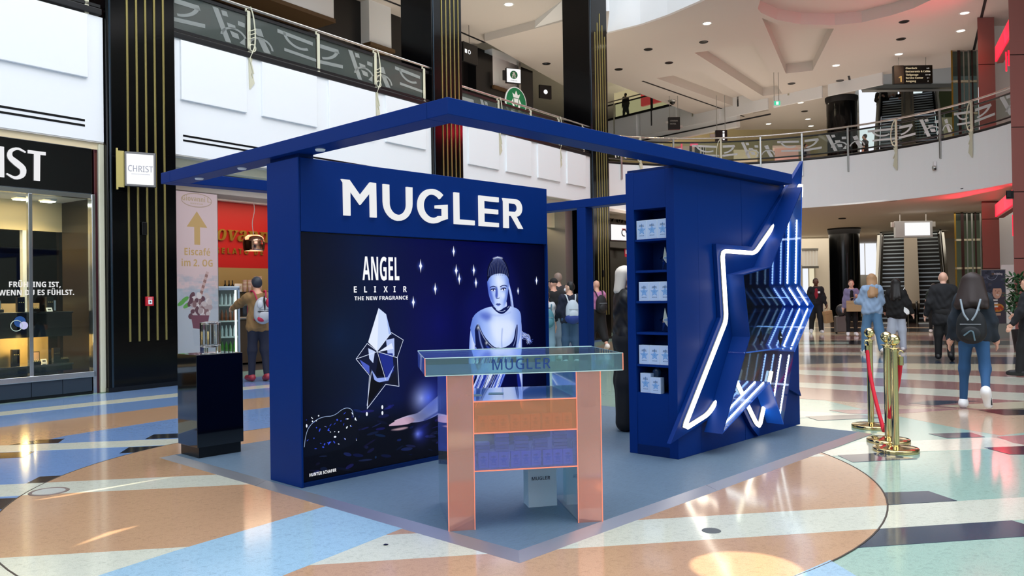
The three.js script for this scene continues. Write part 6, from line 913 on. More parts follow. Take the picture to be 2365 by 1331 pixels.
for (const [x, z, a, w] of [[0.2, -0.3, 0.3, 'left'], [0.36, -0.35, -0.2, 'right']]) one('sample_card', rb(-0.05, 0.05, 0, 0.004, -0.03, 0.03, 0.001).rotateY(CT + a).translate(...cLocal(x, 0.809, z).toArray()), std('#dfe6ee', 0.5), `pale sample card lying on the top of the counter case, ${w} one`, 'card');
{ // paper bag under the counter
  const t = thing('paper_bag', 'pale blue white paper carrier bag lettered MUGLER on the carpet under the counter', 'bag', V(0.842, 0.03, -0.694), -33 * DEG), w = 0.205, d = -0.14, h = 0.37, paper = std('#cfe0ee', 0.6, 0, { side: THREE.DoubleSide });
  const f = []; const q = (a, b, c, e) => f.push(...a, ...b, ...c, ...a, ...c, ...e); const cr = 0.02;
  q([0, 0, 0], [w, 0, 0], [w, h, -0.01], [0, h, -0.01]); q([w, 0, d], [0, 0, d], [0, h, d + 0.01], [w, h, d + 0.01]);
  for (const s of [0, 1]) { const x = s * w, m = x + (s ? -cr : cr); f.push(...[x, 0, 0], ...[m, 0.11, d / 2], ...[x, 0, d]); q([x, 0, 0], [x, h, -0.01], [m, h, d / 2], [m, 0.11, d / 2]); q([x, 0, d], [m, 0.11, d / 2], [m, h, d / 2], [x, h, d + 0.01]); }
  q([0, 0.002, 0], [0, 0.002, d], [w, 0.002, d], [w, 0.002, 0]);
  const g = new THREE.BufferGeometry(); g.setAttribute('position', new THREE.Float32BufferAttribute(f, 3)); g.computeVertexNormals(); part('bag_body', metric(g), paper, t);
  part('lettering', letters('MUGLER', 0.024, 0.0008, 'sans_regular').scale(1.05, 1, 1).translate(w / 2 - 0.01, 0.185, -0.003), std('#1c3050', 0.5), t);
  for (const z of [-0.012, d + 0.012]) part('handle', tube([V(0.06, h - 0.01, z), V(0.065, h + 0.05, z), V(w / 2, h + 0.075, z), V(w - 0.065, h + 0.05, z), V(w - 0.06, h - 0.01, z)], 0.003, 24, 5), M.white, t);
}
// ---- black plinth with glass vessel ----
{
  const t = thing('plinth', 'glossy black square plinth at the left corner of the stand platform', 'plinth', V(0.381, 0.03, -4.415));
  part('body', rb(-0.232, 0.232, 0.1, 0.962, -0.2, 0.2, 0.003), M.blackGloss, t); part('base', bx(-0.21, 0.21, 0, 0.1, -0.185, 0.185), M.black, t);
  const v = thing('glass_vessel', 'square clear glass vessel with thick base on the black plinth', 'vase', V(0.36, 0.9925, -4.36)), o = new RoundedBoxGeometry(0.15, 0.3, 0.15, 3, 0.015).translate(0, 0.151, 0), inn = new RoundedBoxGeometry(0.125, 0.25, 0.125, 3, 0.03).translate(0, 0.18, 0);
  const p = inn.index ? inn.toNonIndexed() : inn, a = p.attributes.position.array, nn = p.attributes.normal.array; for (let i = 0; i < a.length; i += 9) for (let k = 0; k < 3; k++) { let s = a[i + 3 + k]; a[i + 3 + k] = a[i + 6 + k]; a[i + 6 + k] = s; s = nn[i + 3 + k]; nn[i + 3 + k] = nn[i + 6 + k]; nn[i + 6 + k] = s; } for (let i = 0; i < nn.length; i++) nn[i] *= -1;
  part('vessel', join(metric(o), metric(p)), std('#f4f8f8', 0.02, 0, { transmission: 1, thickness: 0.1, ior: 1.5 }), v);
}
// ---- stanchions and rope ----
const posts = [[5.823, -0.162], [5.039, 0.282], [4.609, 0.493]];
posts.forEach(([x, z], i) => {
  const t = thing('rope_stanchion', ['polished brass rope stanchion farthest from the viewer, left of the three', 'polished brass rope stanchion in the middle of the three', 'polished brass rope stanchion nearest the viewer, in front of the other two'][i], 'stanchion', V(x, 0, z), 0);
  part('base', lathe([[0, 0], [0.198, 0], [0.2, 0.006], [0.2, 0.03], [0.192, 0.038], [0.15, 0.044], [0.04, 0.052], [0.036, 0.06], [0, 0.06]], 48), M.gold, t); part('pole', lathe([[0.032, 0.05], [0.032, 0.93], [0.036, 0.932], [0.036, 0.955], [0.028, 0.96], [0.02, 0.962]], 28), M.gold, t);
  part('collar', lathe([[0.03, 0.952], [0.055, 0.955], [0.055, 0.962], [0.03, 0.965]], 24), M.gold, t); part('neck', lathe([[0.02, 0.96], [0.016, 0.975], [0.022, 0.99]], 18), M.gold, t); part('finial', new THREE.SphereGeometry(0.055, 28, 18).translate(0, 1.036, 0), M.gold, t);
});
{
  const a = V(5.79, 0.88, -0.125).addScaledVector(VR, -0.055), b = V(4.609, 0.86, 0.493).addScaledVector(VR, 0.062), t = thing('barrier_rope', 'red velvet barrier rope sagging to the floor between the brass stanchions', 'rope');
  const pts = []; for (let i = 0; i <= 16; i++) { const u = i / 16, s = 0.88 - 0.8 * Math.pow(1 - Math.abs(2 * u - 1), 0.62) * 1; pts.push(a.clone().lerp(b, u).setY(Math.max(0.06, i === 0 ? 0.86 : i === 16 ? 0.84 : s))); }
  part('rope', tube(pts, 0.02, 70, 10), std('#d0142e', 0.75, 0, { sheen: 1, sheenColor: new THREE.Color('#ff6070'), sheenRoughness: 0.4 }), t);
  for (const [p, w] of [[a, -1], [b, 1]]) { part('end_cap', rod(p.clone().setY(p.y + 0.02), p.clone().setY(p.y - 0.06), 0.024, 14), M.gold, t); part('hook', new THREE.TorusGeometry(0.025, 0.006, 8, 18, 4.6).rotateY(VIEWTURN).translate(p.x, p.y + 0.05, p.z), M.gold, t); }
}
// ================= PEOPLE =================
// smooth union of capsules and ellipsoids, meshed on a grid (surface nets)
function blob(prims, cell, k = 45) {
  const mg = 0.09, lo = [1e9, 1e9, 1e9], hi = [-1e9, -1e9, -1e9];
  const bb = prims.map((p) => { const l = [], h = []; for (let i = 0; i < 3; i++) { const e = p.e ? [p.e[i] - p.r[i], p.e[i] + p.r[i]] : [Math.min(p.a[i] - p.ra, p.b[i] - p.rb), Math.max(p.a[i] + p.ra, p.b[i] + p.rb)]; l[i] = e[0]; h[i] = e[1]; lo[i] = Math.min(lo[i], e[0]); hi[i] = Math.max(hi[i], e[1]); } return [l, h]; });
  const O = lo.map((v) => v - 2.5 * cell), N = lo.map((v, i) => Math.ceil((hi[i] - v) / cell) + 6), [nx, ny, nz] = N, S = new Float32Array(nx * ny * nz), m2 = Math.min(mg, 4.5 / k);
  prims.forEach((p, q) => {
    const r0 = bb[q][0].map((v, i) => Math.max(0, Math.floor((v - m2 - O[i]) / cell))), r1 = bb[q][1].map((v, i) => Math.min(N[i] - 1, Math.ceil((v + m2 - O[i]) / cell)));
    let ax, ay, az, dx, dy, dz, L; if (!p.e) { [ax, ay, az] = p.a; dx = p.b[0] - ax; dy = p.b[1] - ay; dz = p.b[2] - az; L = dx * dx + dy * dy + dz * dz || 1e-9; }
    for (let z = r0[2]; z <= r1[2]; z++) for (let y = r0[1]; y <= r1[1]; y++) for (let x = r0[0]; x <= r1[0]; x++) {
      const X = O[0] + x * cell, Y = O[1] + y * cell, Z = O[2] + z * cell; let d;
      if (p.e) { const u = (X - p.e[0]) / p.r[0], v = (Y - p.e[1]) / p.r[1], w = (Z - p.e[2]) / p.r[2], l = Math.sqrt(u * u + v * v + w * w), gl = Math.sqrt(u * u / p.r[0] ** 2 + v * v / p.r[1] ** 2 + w * w / p.r[2] ** 2); d = gl > 1e-6 ? l * (l - 1) / gl : -Math.min(...p.r); }
      else { let t = ((X - ax) * dx + (Y - ay) * dy + (Z - az) * dz) / L; t = t < 0 ? 0 : t > 1 ? 1 : t; d = Math.hypot(X - ax - t * dx, Y - ay - t * dy, Z - az - t * dz) - (p.ra + (p.rb - p.ra) * t); }
      if (d < m2) S[x + nx * (y + ny * z)] += Math.exp(-k * Math.max(d, -0.12));
    }
  });
  const F = new Float32Array(S.length); for (let i = 0; i < S.length; i++) F[i] = S[i] > 1e-3 ? -Math.log(S[i]) / k : 0.15;
  const idx = new Int32Array(S.length).fill(-1), pos = [], ind = [], st = [1, nx, nx * ny];
  for (let z = 0; z < nz - 1; z++) for (let y = 0; y < ny - 1; y++) for (let x = 0; x < nx - 1; x++) {
    const b = x + nx * (y + ny * z); let mk = 0; const f = []; for (let c = 0; c < 8; c++) { const v = F[b + (c & 1) + (c >> 1 & 1) * nx + (c >> 2) * st[2]]; f.push(v); if (v < 0) mk |= 1 << c; }
    if (!mk || mk === 255) continue; let sx = 0, sy = 0, sz = 0, n = 0;
    for (let c = 0; c < 8; c++) for (let a = 0; a < 3; a++) if (!(c >> a & 1)) { const d = c | 1 << a; if ((f[c] < 0) !== (f[d] < 0)) { const t = f[c] / (f[c] - f[d]); sx += (c & 1) + (a === 0 ? t : 0); sy += (c >> 1 & 1) + (a === 1 ? t : 0); sz += (c >> 2) + (a === 2 ? t : 0); n++; } }
    idx[b] = pos.length / 3; pos.push(O[0] + (x + sx / n) * cell, O[1] + (y + sy / n) * cell, O[2] + (z + sz / n) * cell);
    for (let a = 0; a < 3; a++) { const u = (a + 1) % 3, v = (a + 2) % 3, xyz = [x, y, z]; if (!xyz[u] || !xyz[v]) continue; const s0 = F[b] < 0, s1 = F[b + st[a]] < 0; if (s0 === s1) continue; const q = [idx[b], idx[b - st[u]], idx[b - st[u] - st[v]], idx[b - st[v]]]; if (s0) ind.push(q[0], q[1], q[2], q[0], q[2], q[3]); else ind.push(q[0], q[2], q[1], q[0], q[3], q[2]); }
  }
  const g = new THREE.BufferGeometry(); g.setAttribute('position', new THREE.Float32BufferAttribute(pos, 3)); g.setIndex(ind); g.computeVertexNormals(); return metric(g);
}
const cap = (a, b, ra, rb = ra) => ({ a, b, ra, rb }), ell = (e, r) => ({ e, r });
const cloth = {}; const clothMat = (c, rough = 0.85) => cloth[c + rough] ??= std(c, rough, 0, { map: weaveTex });
const plain = {}; const flatMat = (c, rough = 0.6) => plain[c + rough] ??= std(c, rough);
const SK = 1.75;
function crumple(g, amp) { const p = g.attributes.position, n = g.attributes.normal; for (let i = 0; i < p.count; i++) { const x = p.getX(i), y = p.getY(i), z = p.getZ(i), d = amp * (Math.sin(38 * y + 17 * x + 4 * Math.sin(21 * z)) + 0.7 * Math.sin(55 * x - 31 * y + 23 * z)); p.setXYZ(i, x + n.getX(i) * d, y + n.getY(i) * d, z + n.getZ(i) * d); } g.computeVertexNormals(); return metric(g); }
function person(o) {
  const sc = o.H / SK, t = thing('person', o.label, 'person', o.at, o.yaw), cell = (o.cell ?? 0.016) / sc, P0 = o.pose ?? {}, add = (u, v) => [u[0] + v[0], u[1] + v[1], u[2] + v[2]], mul = (u, k) => [u[0] * k, u[1] * k, u[2] * k];
  let dy = 0; const legs = [], lean = P0.lean ?? 0, tw = P0.twist ?? 0, rot = (v) => { const c = Math.cos(lean), s = Math.sin(lean), y = v[1] * c - v[2] * s, z = v[1] * s + v[2] * c, cc = Math.cos(tw), ss = Math.sin(tw); return [v[0] * cc + z * ss, y, -v[0] * ss + z * cc]; };
  const pel = [0, 0.95, 0];
  for (const [i, side] of [[0, 1], [1, -1]]) { const l = P0.legs?.[i] ?? {}, p = l.p ?? 0, k = l.k ?? 0.03, s = l.s ?? 0.03, hip = add(pel, [0.088 * side, -0.03, 0]), knee = add(hip, [Math.sin(s) * 0.42 * side, -0.42 * Math.cos(p), 0.42 * Math.sin(p)]), ank = add(knee, [Math.sin(s) * 0.3 * side, -0.42 * Math.cos(p - k), 0.42 * Math.sin(p - k)]), fp = l.f ?? Math.max(0, (k - p) * 0.8), toe = add(ank, [0.02 * side, -0.045 * Math.cos(fp) - 0.16 * Math.sin(fp), 0.16 * Math.cos(fp) - 0.03 * Math.sin(fp)]), heel = add(ank, [0, -0.045 * Math.cos(fp) + 0.05 * Math.sin(fp), -0.045 * Math.cos(fp)]); legs.push({ hip, knee, ank, toe, heel, side }); dy = Math.max(dy, -(Math.min(toe[1], heel[1]) - 0.04)); if (i === 0) dy = -(Math.min(toe[1], heel[1]) - 0.04); }
  dy = Math.max(...legs.map((l) => -(Math.min(l.toe[1], l.heel[1]) - 0.04))); const up = (v) => [v[0], v[1] + dy, v[2]];
  for (const l of legs) for (const k of ['hip', 'knee', 'ank', 'toe', 'heel']) l[k] = up(l[k]);
  const P = up(pel), sp = (x, y, z) => add(P, rot([x, y, z])), nb = sp(0, 0.5, -0.01), fem = o.fem ? 1 : 0, sw = fem ? 0.148 : 0.168;
  const hy = P0.head?.[0] ?? 0, hp = P0.head?.[1] ?? 0, hc = add(nb, rot([0, 0.155, 0.025])), hd = (x, y, z) => { const c = Math.cos(hp), s = Math.sin(hp), y1 = y * c - z * s, z1 = y * s + z * c, cc = Math.cos(hy), ss = Math.sin(hy); return add(hc, [x * cc + z1 * ss, y1, -x * ss + z1 * cc]); };
  const arms = [0, 1].map((i) => { const side = i ? -1 : 1, a = P0.arms?.[i] ?? {}, f = a.f ?? 0, ab = a.a ?? 0.12, e = a.e ?? 0.2, w = a.t ?? 0, sh = sp(sw * side, 0.44, -0.01), d1 = rot([Math.sin(ab) * side, -Math.cos(f) * Math.cos(ab), Math.sin(f) * Math.cos(ab)]), el = add(sh, mul(d1, 0.285)), b2 = ab - w, d2 = rot([Math.sin(b2) * side, -Math.cos(f + e) * Math.cos(b2), Math.sin(f + e) * Math.cos(b2)]), wr = add(el, mul(d2, 0.25)); return { sh, el, wr, d2, side }; });
  const S = (g) => g.scale(sc, sc, sc), skin = flatMat(o.skin ?? '#d9a78c', 0.55);
  // body, one continuous surface
  const body = [ell(sp(0, 0, 0), [0.15, 0.12, 0.105]), ell(sp(0, 0.16, 0.005), [0.125, 0.14, 0.095]), ell(sp(0, 0.33, 0), [sw - 0.035, 0.16, 0.11]), cap(sp(-sw + 0.05, 0.44, -0.01), sp(sw - 0.05, 0.44, -0.01), 0.055), cap(nb, add(hc, [0, -0.04, -0.012]), 0.055, 0.05)];
  for (const l of legs) body.push(cap(l.hip, l.knee, 0.078, 0.055), cap(l.knee, l.ank, 0.052, 0.036), cap(l.heel, l.toe, 0.034, 0.03));
  for (const a of arms) body.push(cap(a.sh, a.el, 0.05, 0.04), cap(a.el, a.wr, 0.039, 0.027), cap(a.wr, add(a.wr, mul(a.d2, 0.05)), 0.026, 0.03));
  const head = [ell(hd(0, 0.03, -0.012), [0.074, 0.088, 0.092]), ell(hd(0, -0.03, 0.02), [0.058, 0.078, 0.066]), ell(hd(0, -0.085, 0.05), [0.03, 0.024, 0.026]), cap(hd(0, 0.015, 0.084), hd(0, -0.024, 0.1), 0.009, 0.014), cap(hd(-0.03, 0.03, 0.073), hd(0.03, 0.03, 0.073), 0.012), ell(hd(0.076, -0.005, -0.005), [0.012, 0.03, 0.02]), ell(hd(-0.076, -0.005, -0.005), [0.012, 0.03, 0.02]), cap(hd(-0.018, -0.056, 0.081), hd(0.018, -0.056, 0.081), 0.008), cap(hd(0, -0.07, -0.01), nb, 0.05, 0.056)];
  const hands = []; if (o.hands !== false) for (const a of arms) {
    const q = new THREE.Quaternion().setFromUnitVectors(V(0, -1, 0), V(...a.d2).normalize()), lp = (x, y, z) => { const v = V(x, y, z).applyQuaternion(q); return add(a.wr, [v.x, v.y, v.z]); }, s = a.side, pr = [ell(lp(0, -0.05, 0), [0.016, 0.046, 0.038]), cap(lp(0, 0.02, 0), lp(0, -0.02, 0), 0.024, 0.022)], cu = P0.grip ? 1 : 0.35;
    [[0.028, 0.07], [0.01, 0.08], [-0.009, 0.076], [-0.027, 0.06]].forEach(([z, l]) => { const k1 = lp(0, -0.085, z), k2 = lp(-s * l * 0.35 * cu, -0.085 - l * 0.48 * (1 - cu * 0.35), z), k3 = lp(-s * l * 0.85 * cu, -0.085 - l * (cu > 0.6 ? 0.25 : 0.86), z); pr.push(cap(k1, k2, 0.0095, 0.009), cap(k2, k3, 0.009, 0.0075)); }); pr.push(cap(lp(0, -0.025, 0.03), lp(-s * 0.012, -0.06, 0.05), 0.012, 0.01), cap(lp(-s * 0.012, -0.06, 0.05), lp(-s * 0.02, -0.088, 0.046), 0.01, 0.008)); hands.push(...pr); }
  const near = cell < 0.017; const gs = [blob(body, cell, 40), blob(head, near ? 0.0065 : 0.011, 90)]; if (hands.length) { const h2 = hands.length / 2; gs.push(blob(hands.slice(0, h2), near ? 0.0055 : 0.009, 160), blob(hands.slice(h2), near ? 0.0055 : 0.009, 160)); }
  part('body', S(join(gs)), skin, t);
  // face
  if (o.face !== false) { for (const s of [1, -1]) { part('eye', S(new THREE.SphereGeometry(0.0105, 10, 8).scale(1.25, 0.7, 0.6).translate(...hd(0.03 * s, 0.012, 0.076))), flatMat('#e9e6e0', 0.3), t); part('iris', S(new THREE.SphereGeometry(0.0055, 8, 6).translate(...hd(0.03 * s, 0.012, 0.0805))), flatMat('#2a1c14', 0.2), t); part('eyebrow', S(rod(V(...hd(0.016 * s, 0.035, 0.084)), V(...hd(0.046 * s, 0.036, 0.076)), 0.0045, 6)), flatMat(o.hair?.c ?? '#3a2a20', 0.8), t); } part('lips', S(tube([V(...hd(-0.022, -0.055, 0.084)), V(...hd(0, -0.054, 0.092)), V(...hd(0.022, -0.055, 0.084))], 0.006, 10, 6)), flatMat('#a5605a', 0.5), t); }
  // top garment
  const T = o.top; if (T) {
    const f = (T.fit ?? 0.018) * 0.6, hem = T.hem ?? -0.06, pr = [ell(sp(0, 0.33, 0), [sw - 0.03 + f, 0.17, 0.115 + f]), ell(sp(0, 0.16, 0), [0.13 + f * 1.3, 0.16, 0.1 + f * 1.2]), cap(sp(-sw + 0.04, 0.43, -0.01), sp(sw - 0.04, 0.43, -0.01), 0.06 + f * 0.6), cap(sp(-0.07, 0.1, 0), sp(-0.075 - f * 0.8, hem, 0), 0.085 + f, 0.088 + f), cap(sp(0.07, 0.1, 0), sp(0.075 + f * 0.8, hem, 0), 0.085 + f, 0.088 + f), ell(sp(0, hem + 0.04, 0), [0.15 + f, 0.1, 0.105 + f])];
    for (const a of arms) { const r = T.sleeve ?? 1; pr.push(cap(a.sh, r < 0.5 ? add(a.sh, mul(add(a.el, mul(a.sh, -1)), 0.7)) : a.el, 0.055 + f * 0.7, 0.045 + f * 0.9)); if (r >= 1) pr.push(cap(a.el, add(a.wr, mul(a.d2, -0.005)), 0.044 + f * 0.9, 0.034 + f * 0.6)); }
    if (T.hood) pr.push(ell(sp(0, 0.5, -0.085), [0.1, 0.07, 0.06])); if (T.collar) pr.push(cap(sp(-0.045, 0.5, -0.03), sp(0.045, 0.5, -0.03), 0.05));
    const g = part(T.name ?? 'jacket', S(crumple(blob(pr, cell, 38), 0.005)), clothMat(T.c, T.rough), t);
    if (T.front) part('shirt_front', S(blob([ell(sp(0, 0.27, 0.085 + f * 1.1), [0.06, 0.17, 0.05]), ell(sp(0, 0.4, 0.07), [0.05, 0.07, 0.05])], cell * 0.7, 60)), clothMat(T.front), t);
    if (T.stripes) for (let i = 0; i < 9; i++) { const y = -0.02 + i * 0.05; part('stripe', S(new THREE.TorusGeometry(1, 0.045, 4, 26).rotateX(Math.PI / 2).scale(sw - 0.005 + f - Math.abs(y - 0.3) * 0.12, 0.22, 0.118 + f).translate(...sp(0, y, 0))), flatMat('#20242c', 0.8), t); }
    if (T.mark) part('print', S(bx(-0.035, 0.035, -0.03, 0.03, 0, 0.012).translate(...sp(0.075, 0.33, 0.115 + f))), flatMat(T.mark, 0.6), t);
  }
  const B = o.bottom; if (B) { const f = B.fit ?? 0.012, e = B.flare ?? f, pr = [ell(sp(0, -0.005, 0), [0.155 + f, 0.125, 0.11 + f])]; for (const l of legs) { const lo = add(l.ank, mul(add(l.ank, mul(l.knee, -1)), B.len ?? 0.0)); pr.push(cap(l.hip, l.knee, 0.084 + f, 0.058 + e), cap(l.knee, lo, 0.056 + e, 0.042 + e)); } part(B.name ?? 'trousers', S(blob(pr, cell, 45)), clothMat(B.c, 0.8), t); if (B.stripe) for (const l of legs) part('side_stripe', S(rod(V(l.hip[0] + l.side * (0.084 + f), l.hip[1], l.hip[2]), V(l.ank[0] + l.side * (0.045 + e), l.ank[1], l.ank[2]), 0.012, 6)), flatMat('#e8e8ea', 0.7), t); }
  for (const l of legs) { const sg = blob([cap(add(l.heel, [0, 0.006, 0]), add(l.toe, [0, 0.0, 0.02]), 0.044, 0.038), cap(l.ank, add(l.heel, [0, 0.03, 0.03]), 0.047, 0.045), cap(add(l.heel, [0, 0.02, 0.04]), add(l.toe, [0, 0.012, -0.03]), 0.046, 0.04)], near ? 0.008 : 0.013, 70); const s = part('shoe', S(sg), flatMat(o.shoe ?? '#1a1a1c', 0.5), t); if (o.shoeMark) mesh('shoe_mark', S(rod(V(...add(l.heel, [l.side * 0.045, 0.035, 0.03])), V(...add(l.toe, [l.side * 0.04, 0.02, -0.06])), 0.008, 6)), flatMat(o.shoeMark, 0.5), s); }
  const Hh = o.hair; if (Hh) {
    const pr = []; const st = Hh.style; if (st !== 'fringe') pr.push(ell(hd(0, 0.042, -0.024), [0.082, 0.088, 0.092])); if (st === 'short') pr.push(ell(hd(0, 0.0, -0.045), [0.075, 0.07, 0.06]));
    if (st === 'long' || st === 'curly') { const w = st === 'curly' ? 1.5 : 1, r = rng(o.seed ?? 4); for (let i = 0; i < (st === 'curly' ? 26 : 12); i++) { const a = (i / (st === 'curly' ? 25 : 11) - 0.5) * 2, len = (Hh.len ?? 0.34) * (0.75 + r() * 0.3); pr.push(cap(hd(0.07 * a, 0.02, -0.06 + 0.03 * Math.abs(a)), hd(0.1 * a * w + (r() - 0.5) * 0.05, -len, -0.15 - 0.025 * w + 0.05 * Math.abs(a) + (r() - 0.5) * 0.05), 0.032 * w, 0.024 * w)); } }
    if (st === 'bob') for (let i = 0; i < 14; i++) { const a = (i / 13 - 0.5) * 2.5; pr.push(cap(hd(0.066 * Math.sin(a), 0.04, -0.02 - 0.055 * Math.cos(a)), hd(0.074 * Math.sin(a), -0.15, -0.025 - 0.055 * Math.cos(a)), 0.024, 0.018)); }
    if (st === 'pony') pr.push(ell(hd(0, 0.03, -0.12), [0.04, 0.05, 0.05]), ell(hd(0, 0.0, -0.045), [0.07, 0.06, 0.055]));
    if (st === 'capped') { pr.length = 0; pr.push(ell(hd(0, 0.05, -0.014), [0.086, 0.078, 0.097])); part('cap_brim', S(blob([ell(hd(0, 0.05, 0.1), [0.06, 0.012, 0.06])], 0.007, 60)), flatMat(Hh.c, 0.8), t); }
    part(st === 'capped' ? 'cap' : 'hair', S(blob(pr, near ? 0.009 : 0.013, 75)), std(Hh.c, st === 'capped' ? 0.8 : 0.55), t);
  }
  if (o.mask) part('face_mask', S(blob([ell(hd(0, -0.045, 0.07), [0.052, 0.042, 0.035])], 0.008, 60)), flatMat('#e6eaee', 0.8), t);
  t.userData.joints = { sp: (x, y, z) => V(...mul(sp(x, y, z), sc)).applyAxisAngle(V(0, 1, 0), o.yaw).add(o.at), hand: (i) => V(...mul(add(arms[i].wr, mul(arms[i].d2, 0.09)), sc)).applyAxisAngle(V(0, 1, 0), o.yaw).add(o.at), sc, yaw: o.yaw };
  return t;
}
function backpack(p, label, c, straps, wide = 1, low = 0) {
  const { sp, sc, yaw } = p.userData.joints, b = sp(0, 0.2 - low, -0.235), t = thing('backpack', label, 'backpack', b, yaw), s = sc;
  part('bag', blob([ell([0, 0, 0], [0.145 * s * wide, 0.22 * s, 0.09 * s]), ell([0, -0.1 * s, 0.0], [0.14 * s * wide, 0.12 * s, 0.1 * s])], 0.014, 60), clothMat(c, 0.7), t);
  part('front_pocket', blob([ell([0, -0.09 * s, -0.085 * s], [0.1 * s * wide, 0.09 * s, 0.035 * s])], 0.01, 60), clothMat(c, 0.6), t);
  for (const k of [1, -1]) part('strap', tube([V(0.07 * k * s, 0.16 * s, 0.05 * s), V(0.1 * k * s, 0.3 * s, 0.12 * s), V(0.115 * k * s, 0.31 * s, 0.24 * s), V(0.12 * k * s, 0.12 * s, 0.35 * s), V(0.13 * k * s, -0.1 * s, 0.3 * s), V(0.1 * k * s, -0.16 * s, 0.08 * s)], 0.015 * s, 30, 6), clothMat(straps, 0.7), t);
  part('zip', rod(V(-0.1 * s * wide, 0.02 * s, -0.09 * s), V(0.1 * s * wide, 0.02 * s, -0.09 * s), 0.006 * s, 6), flatMat('#8a8f96', 0.4), t); return t;
}
function paperBag(label, at, w, h, d, c, turn, tilt = 0) { const t = thing('paper_bag', label, 'bag', at, turn); t.rotation.z = tilt; part('bag_body', rb(-w / 2, w / 2, -h, 0, -d / 2, d / 2, 0.01), flatMat(c, 0.8), t); part('fold', bx(-w / 2 - 0.002, w / 2 + 0.002, -h * 0.28, -h * 0.26, -d / 2 - 0.002, d / 2 + 0.002), flatMat('#8a6a48', 0.8), t); for (const s of [-1, 1]) part('handle', tube([V(-w * 0.25, -0.01, s * d * 0.4), V(-w * 0.2, 0.09, s * d * 0.2), V(w * 0.2, 0.09, s * d * 0.2), V(w * 0.25, -0.01, s * d * 0.4)], 0.006, 16, 5), flatMat(c, 0.8), t); return t; }
// faces +z at yaw 0: yaw that looks away from / towards the viewer at a place
const away = (p) => Math.atan2(p.x - EYE.x, p.z - EYE.z), toward = (p) => away(p) + Math.PI;
const tall = (px, py0, py1) => { const f = level(px, py1), d = f.clone().sub(EYE).dot(VF); return { at: f, H: (py1 - py0) / FOCAL * d }; };
// -- the right of the hall
{ const q = tall(2252, 627, 944), yaw = away(q.at) - 0.1; const p = person({ ...q, yaw, cell: 0.013, fem: 1, label: 'woman with long dark curly hair walking away in blue jeans and white trainers', skin: '#d8a38c', top: { c: '#1d2a38', fit: 0.034, hem: -0.03, hood: 1 }, bottom: { c: '#2f6296', fit: 0.006, flare: 0.002 }, shoe: '#e9e9ea', shoeMark: '#22262c', hair: { c: '#23120f', style: 'curly', len: 0.3 }, pose: { legs: [{ p: 0.06, k: 0.06, s: 0.06 }, { p: -0.24, k: 0.62, s: 0.1, f: 0.95 }], arms: [{ f: -0.05, a: 0.22, e: 0.2 }, { f: 0.1, a: 0.16, e: 0.25 }] } }); const b = backpack(p, 'black backpack with grey straps worn by the woman with curly hair', '#11161d', '#8c98a2', 1.15, 0.09);
  const s = q.H / SK; for (const k of [1, -1]) part('grey_tape', tube([V(0.11 * k * s, 0.33 * s, -0.02), V(0.07 * k * s, 0.16 * s, -0.105 * s), V(0.02 * k * s, 0.07 * s, -0.115 * s)], 0.012 * s, 12, 6), flatMat('#8c98a2', 0.6), b); part('grey_tape', tube([V(-0.05 * s, -0.18 * s, -0.12 * s), V(-0.02 * s, -0.06 * s, -0.13 * s), V(0.07 * s, -0.12 * s, -0.125 * s)], 0.01, 12, 6), flatMat('#5b7480', 0.6), b); }
{ const q = tall(2182, 630, 834); person({ ...q, yaw: away(q.at), cell: 0.016, label: 'bald man in a long black coat walking away towards the escalators', skin: '#d9ab95', top: { c: '#14161c', fit: 0.045, hem: -0.2, name: 'coat', collar: 1 }, bottom: { c: '#0c0c10', fit: 0.02, flare: 0.02 }, shoe: '#0a0a0c', pose: { legs: [{ p: 0.08, k: 0.08 }, { p: -0.1, k: 0.2, f: 0.35 }], arms: [{ f: -0.1, a: 0.28, e: 0.35 }, { f: 0.15, a: 0.3, e: 0.2 }] } }); }
{ const q = tall(2016, 632, 818); person({ ...q, yaw: away(q.at) + 0.2, cell: 0.015, fem: 1, seed: 9, label: 'long-haired blonde woman in a light blue hooded top and blue jeans walking away', skin: '#e0b49c', top: { c: '#a8c4e6', fit: 0.045, hem: -0.04, hood: 1, name: 'hooded_top' }, bottom: { c: '#5f8cb4', fit: 0.012, flare: 0.035 }, shoe: '#e8e8ea', hair: { c: '#a8815c', style: 'long', len: 0.38 }, pose: { legs: [{ p: 0.1, k: 0.05, s: 0.08 }, { p: -0.16, k: 0.2, s: 0.08, f: 0.3 }], arms: [{ f: 0.35, a: 0.3, e: 1.1, t: 0.2 }, { f: 0.3, a: 0.2, e: 1.0 }] } }); }
{ const q = tall(2072, 643, 812); person({ ...q, yaw: away(q.at) - 0.15, cell: 0.015, fem: 1, seed: 13, label: 'long dark-haired woman in a loose black top and white trousers walking away', skin: '#d8ac96', top: { c: '#0b0b0d', fit: 0.06, hem: -0.1, name: 'jumper' }, bottom: { c: '#cfd8ea', fit: 0.014, flare: 0.035 }, shoe: '#dcdce0', hair: { c: '#15100f', style: 'long', len: 0.4 }, pose: { legs: [{ p: -0.1, k: 0.15, s: 0.05 }, { p: 0.12, k: 0.1, s: 0.05 }], arms: [{ f: 0.2, a: 0.25, e: 0.6 }, { f: -0.05, a: 0.35, e: 0.35 }] } });
  const b = thing('handbag', 'small white handbag at the side of the woman in white trousers', 'bag', far(2092, 712, q.at.clone().sub(EYE).dot(VF) - 0.15), VIEWTURN); part('bag', rb(-0.08, 0.08, -0.16, 0.14, -0.04, 0.04, 0.03), M.white, b); part('strap', tube([V(-0.05, 0.13, 0), V(-0.06, 0.4, 0), V(-0.02, 0.5, 0)], 0.008, 12, 5), M.white, b); }
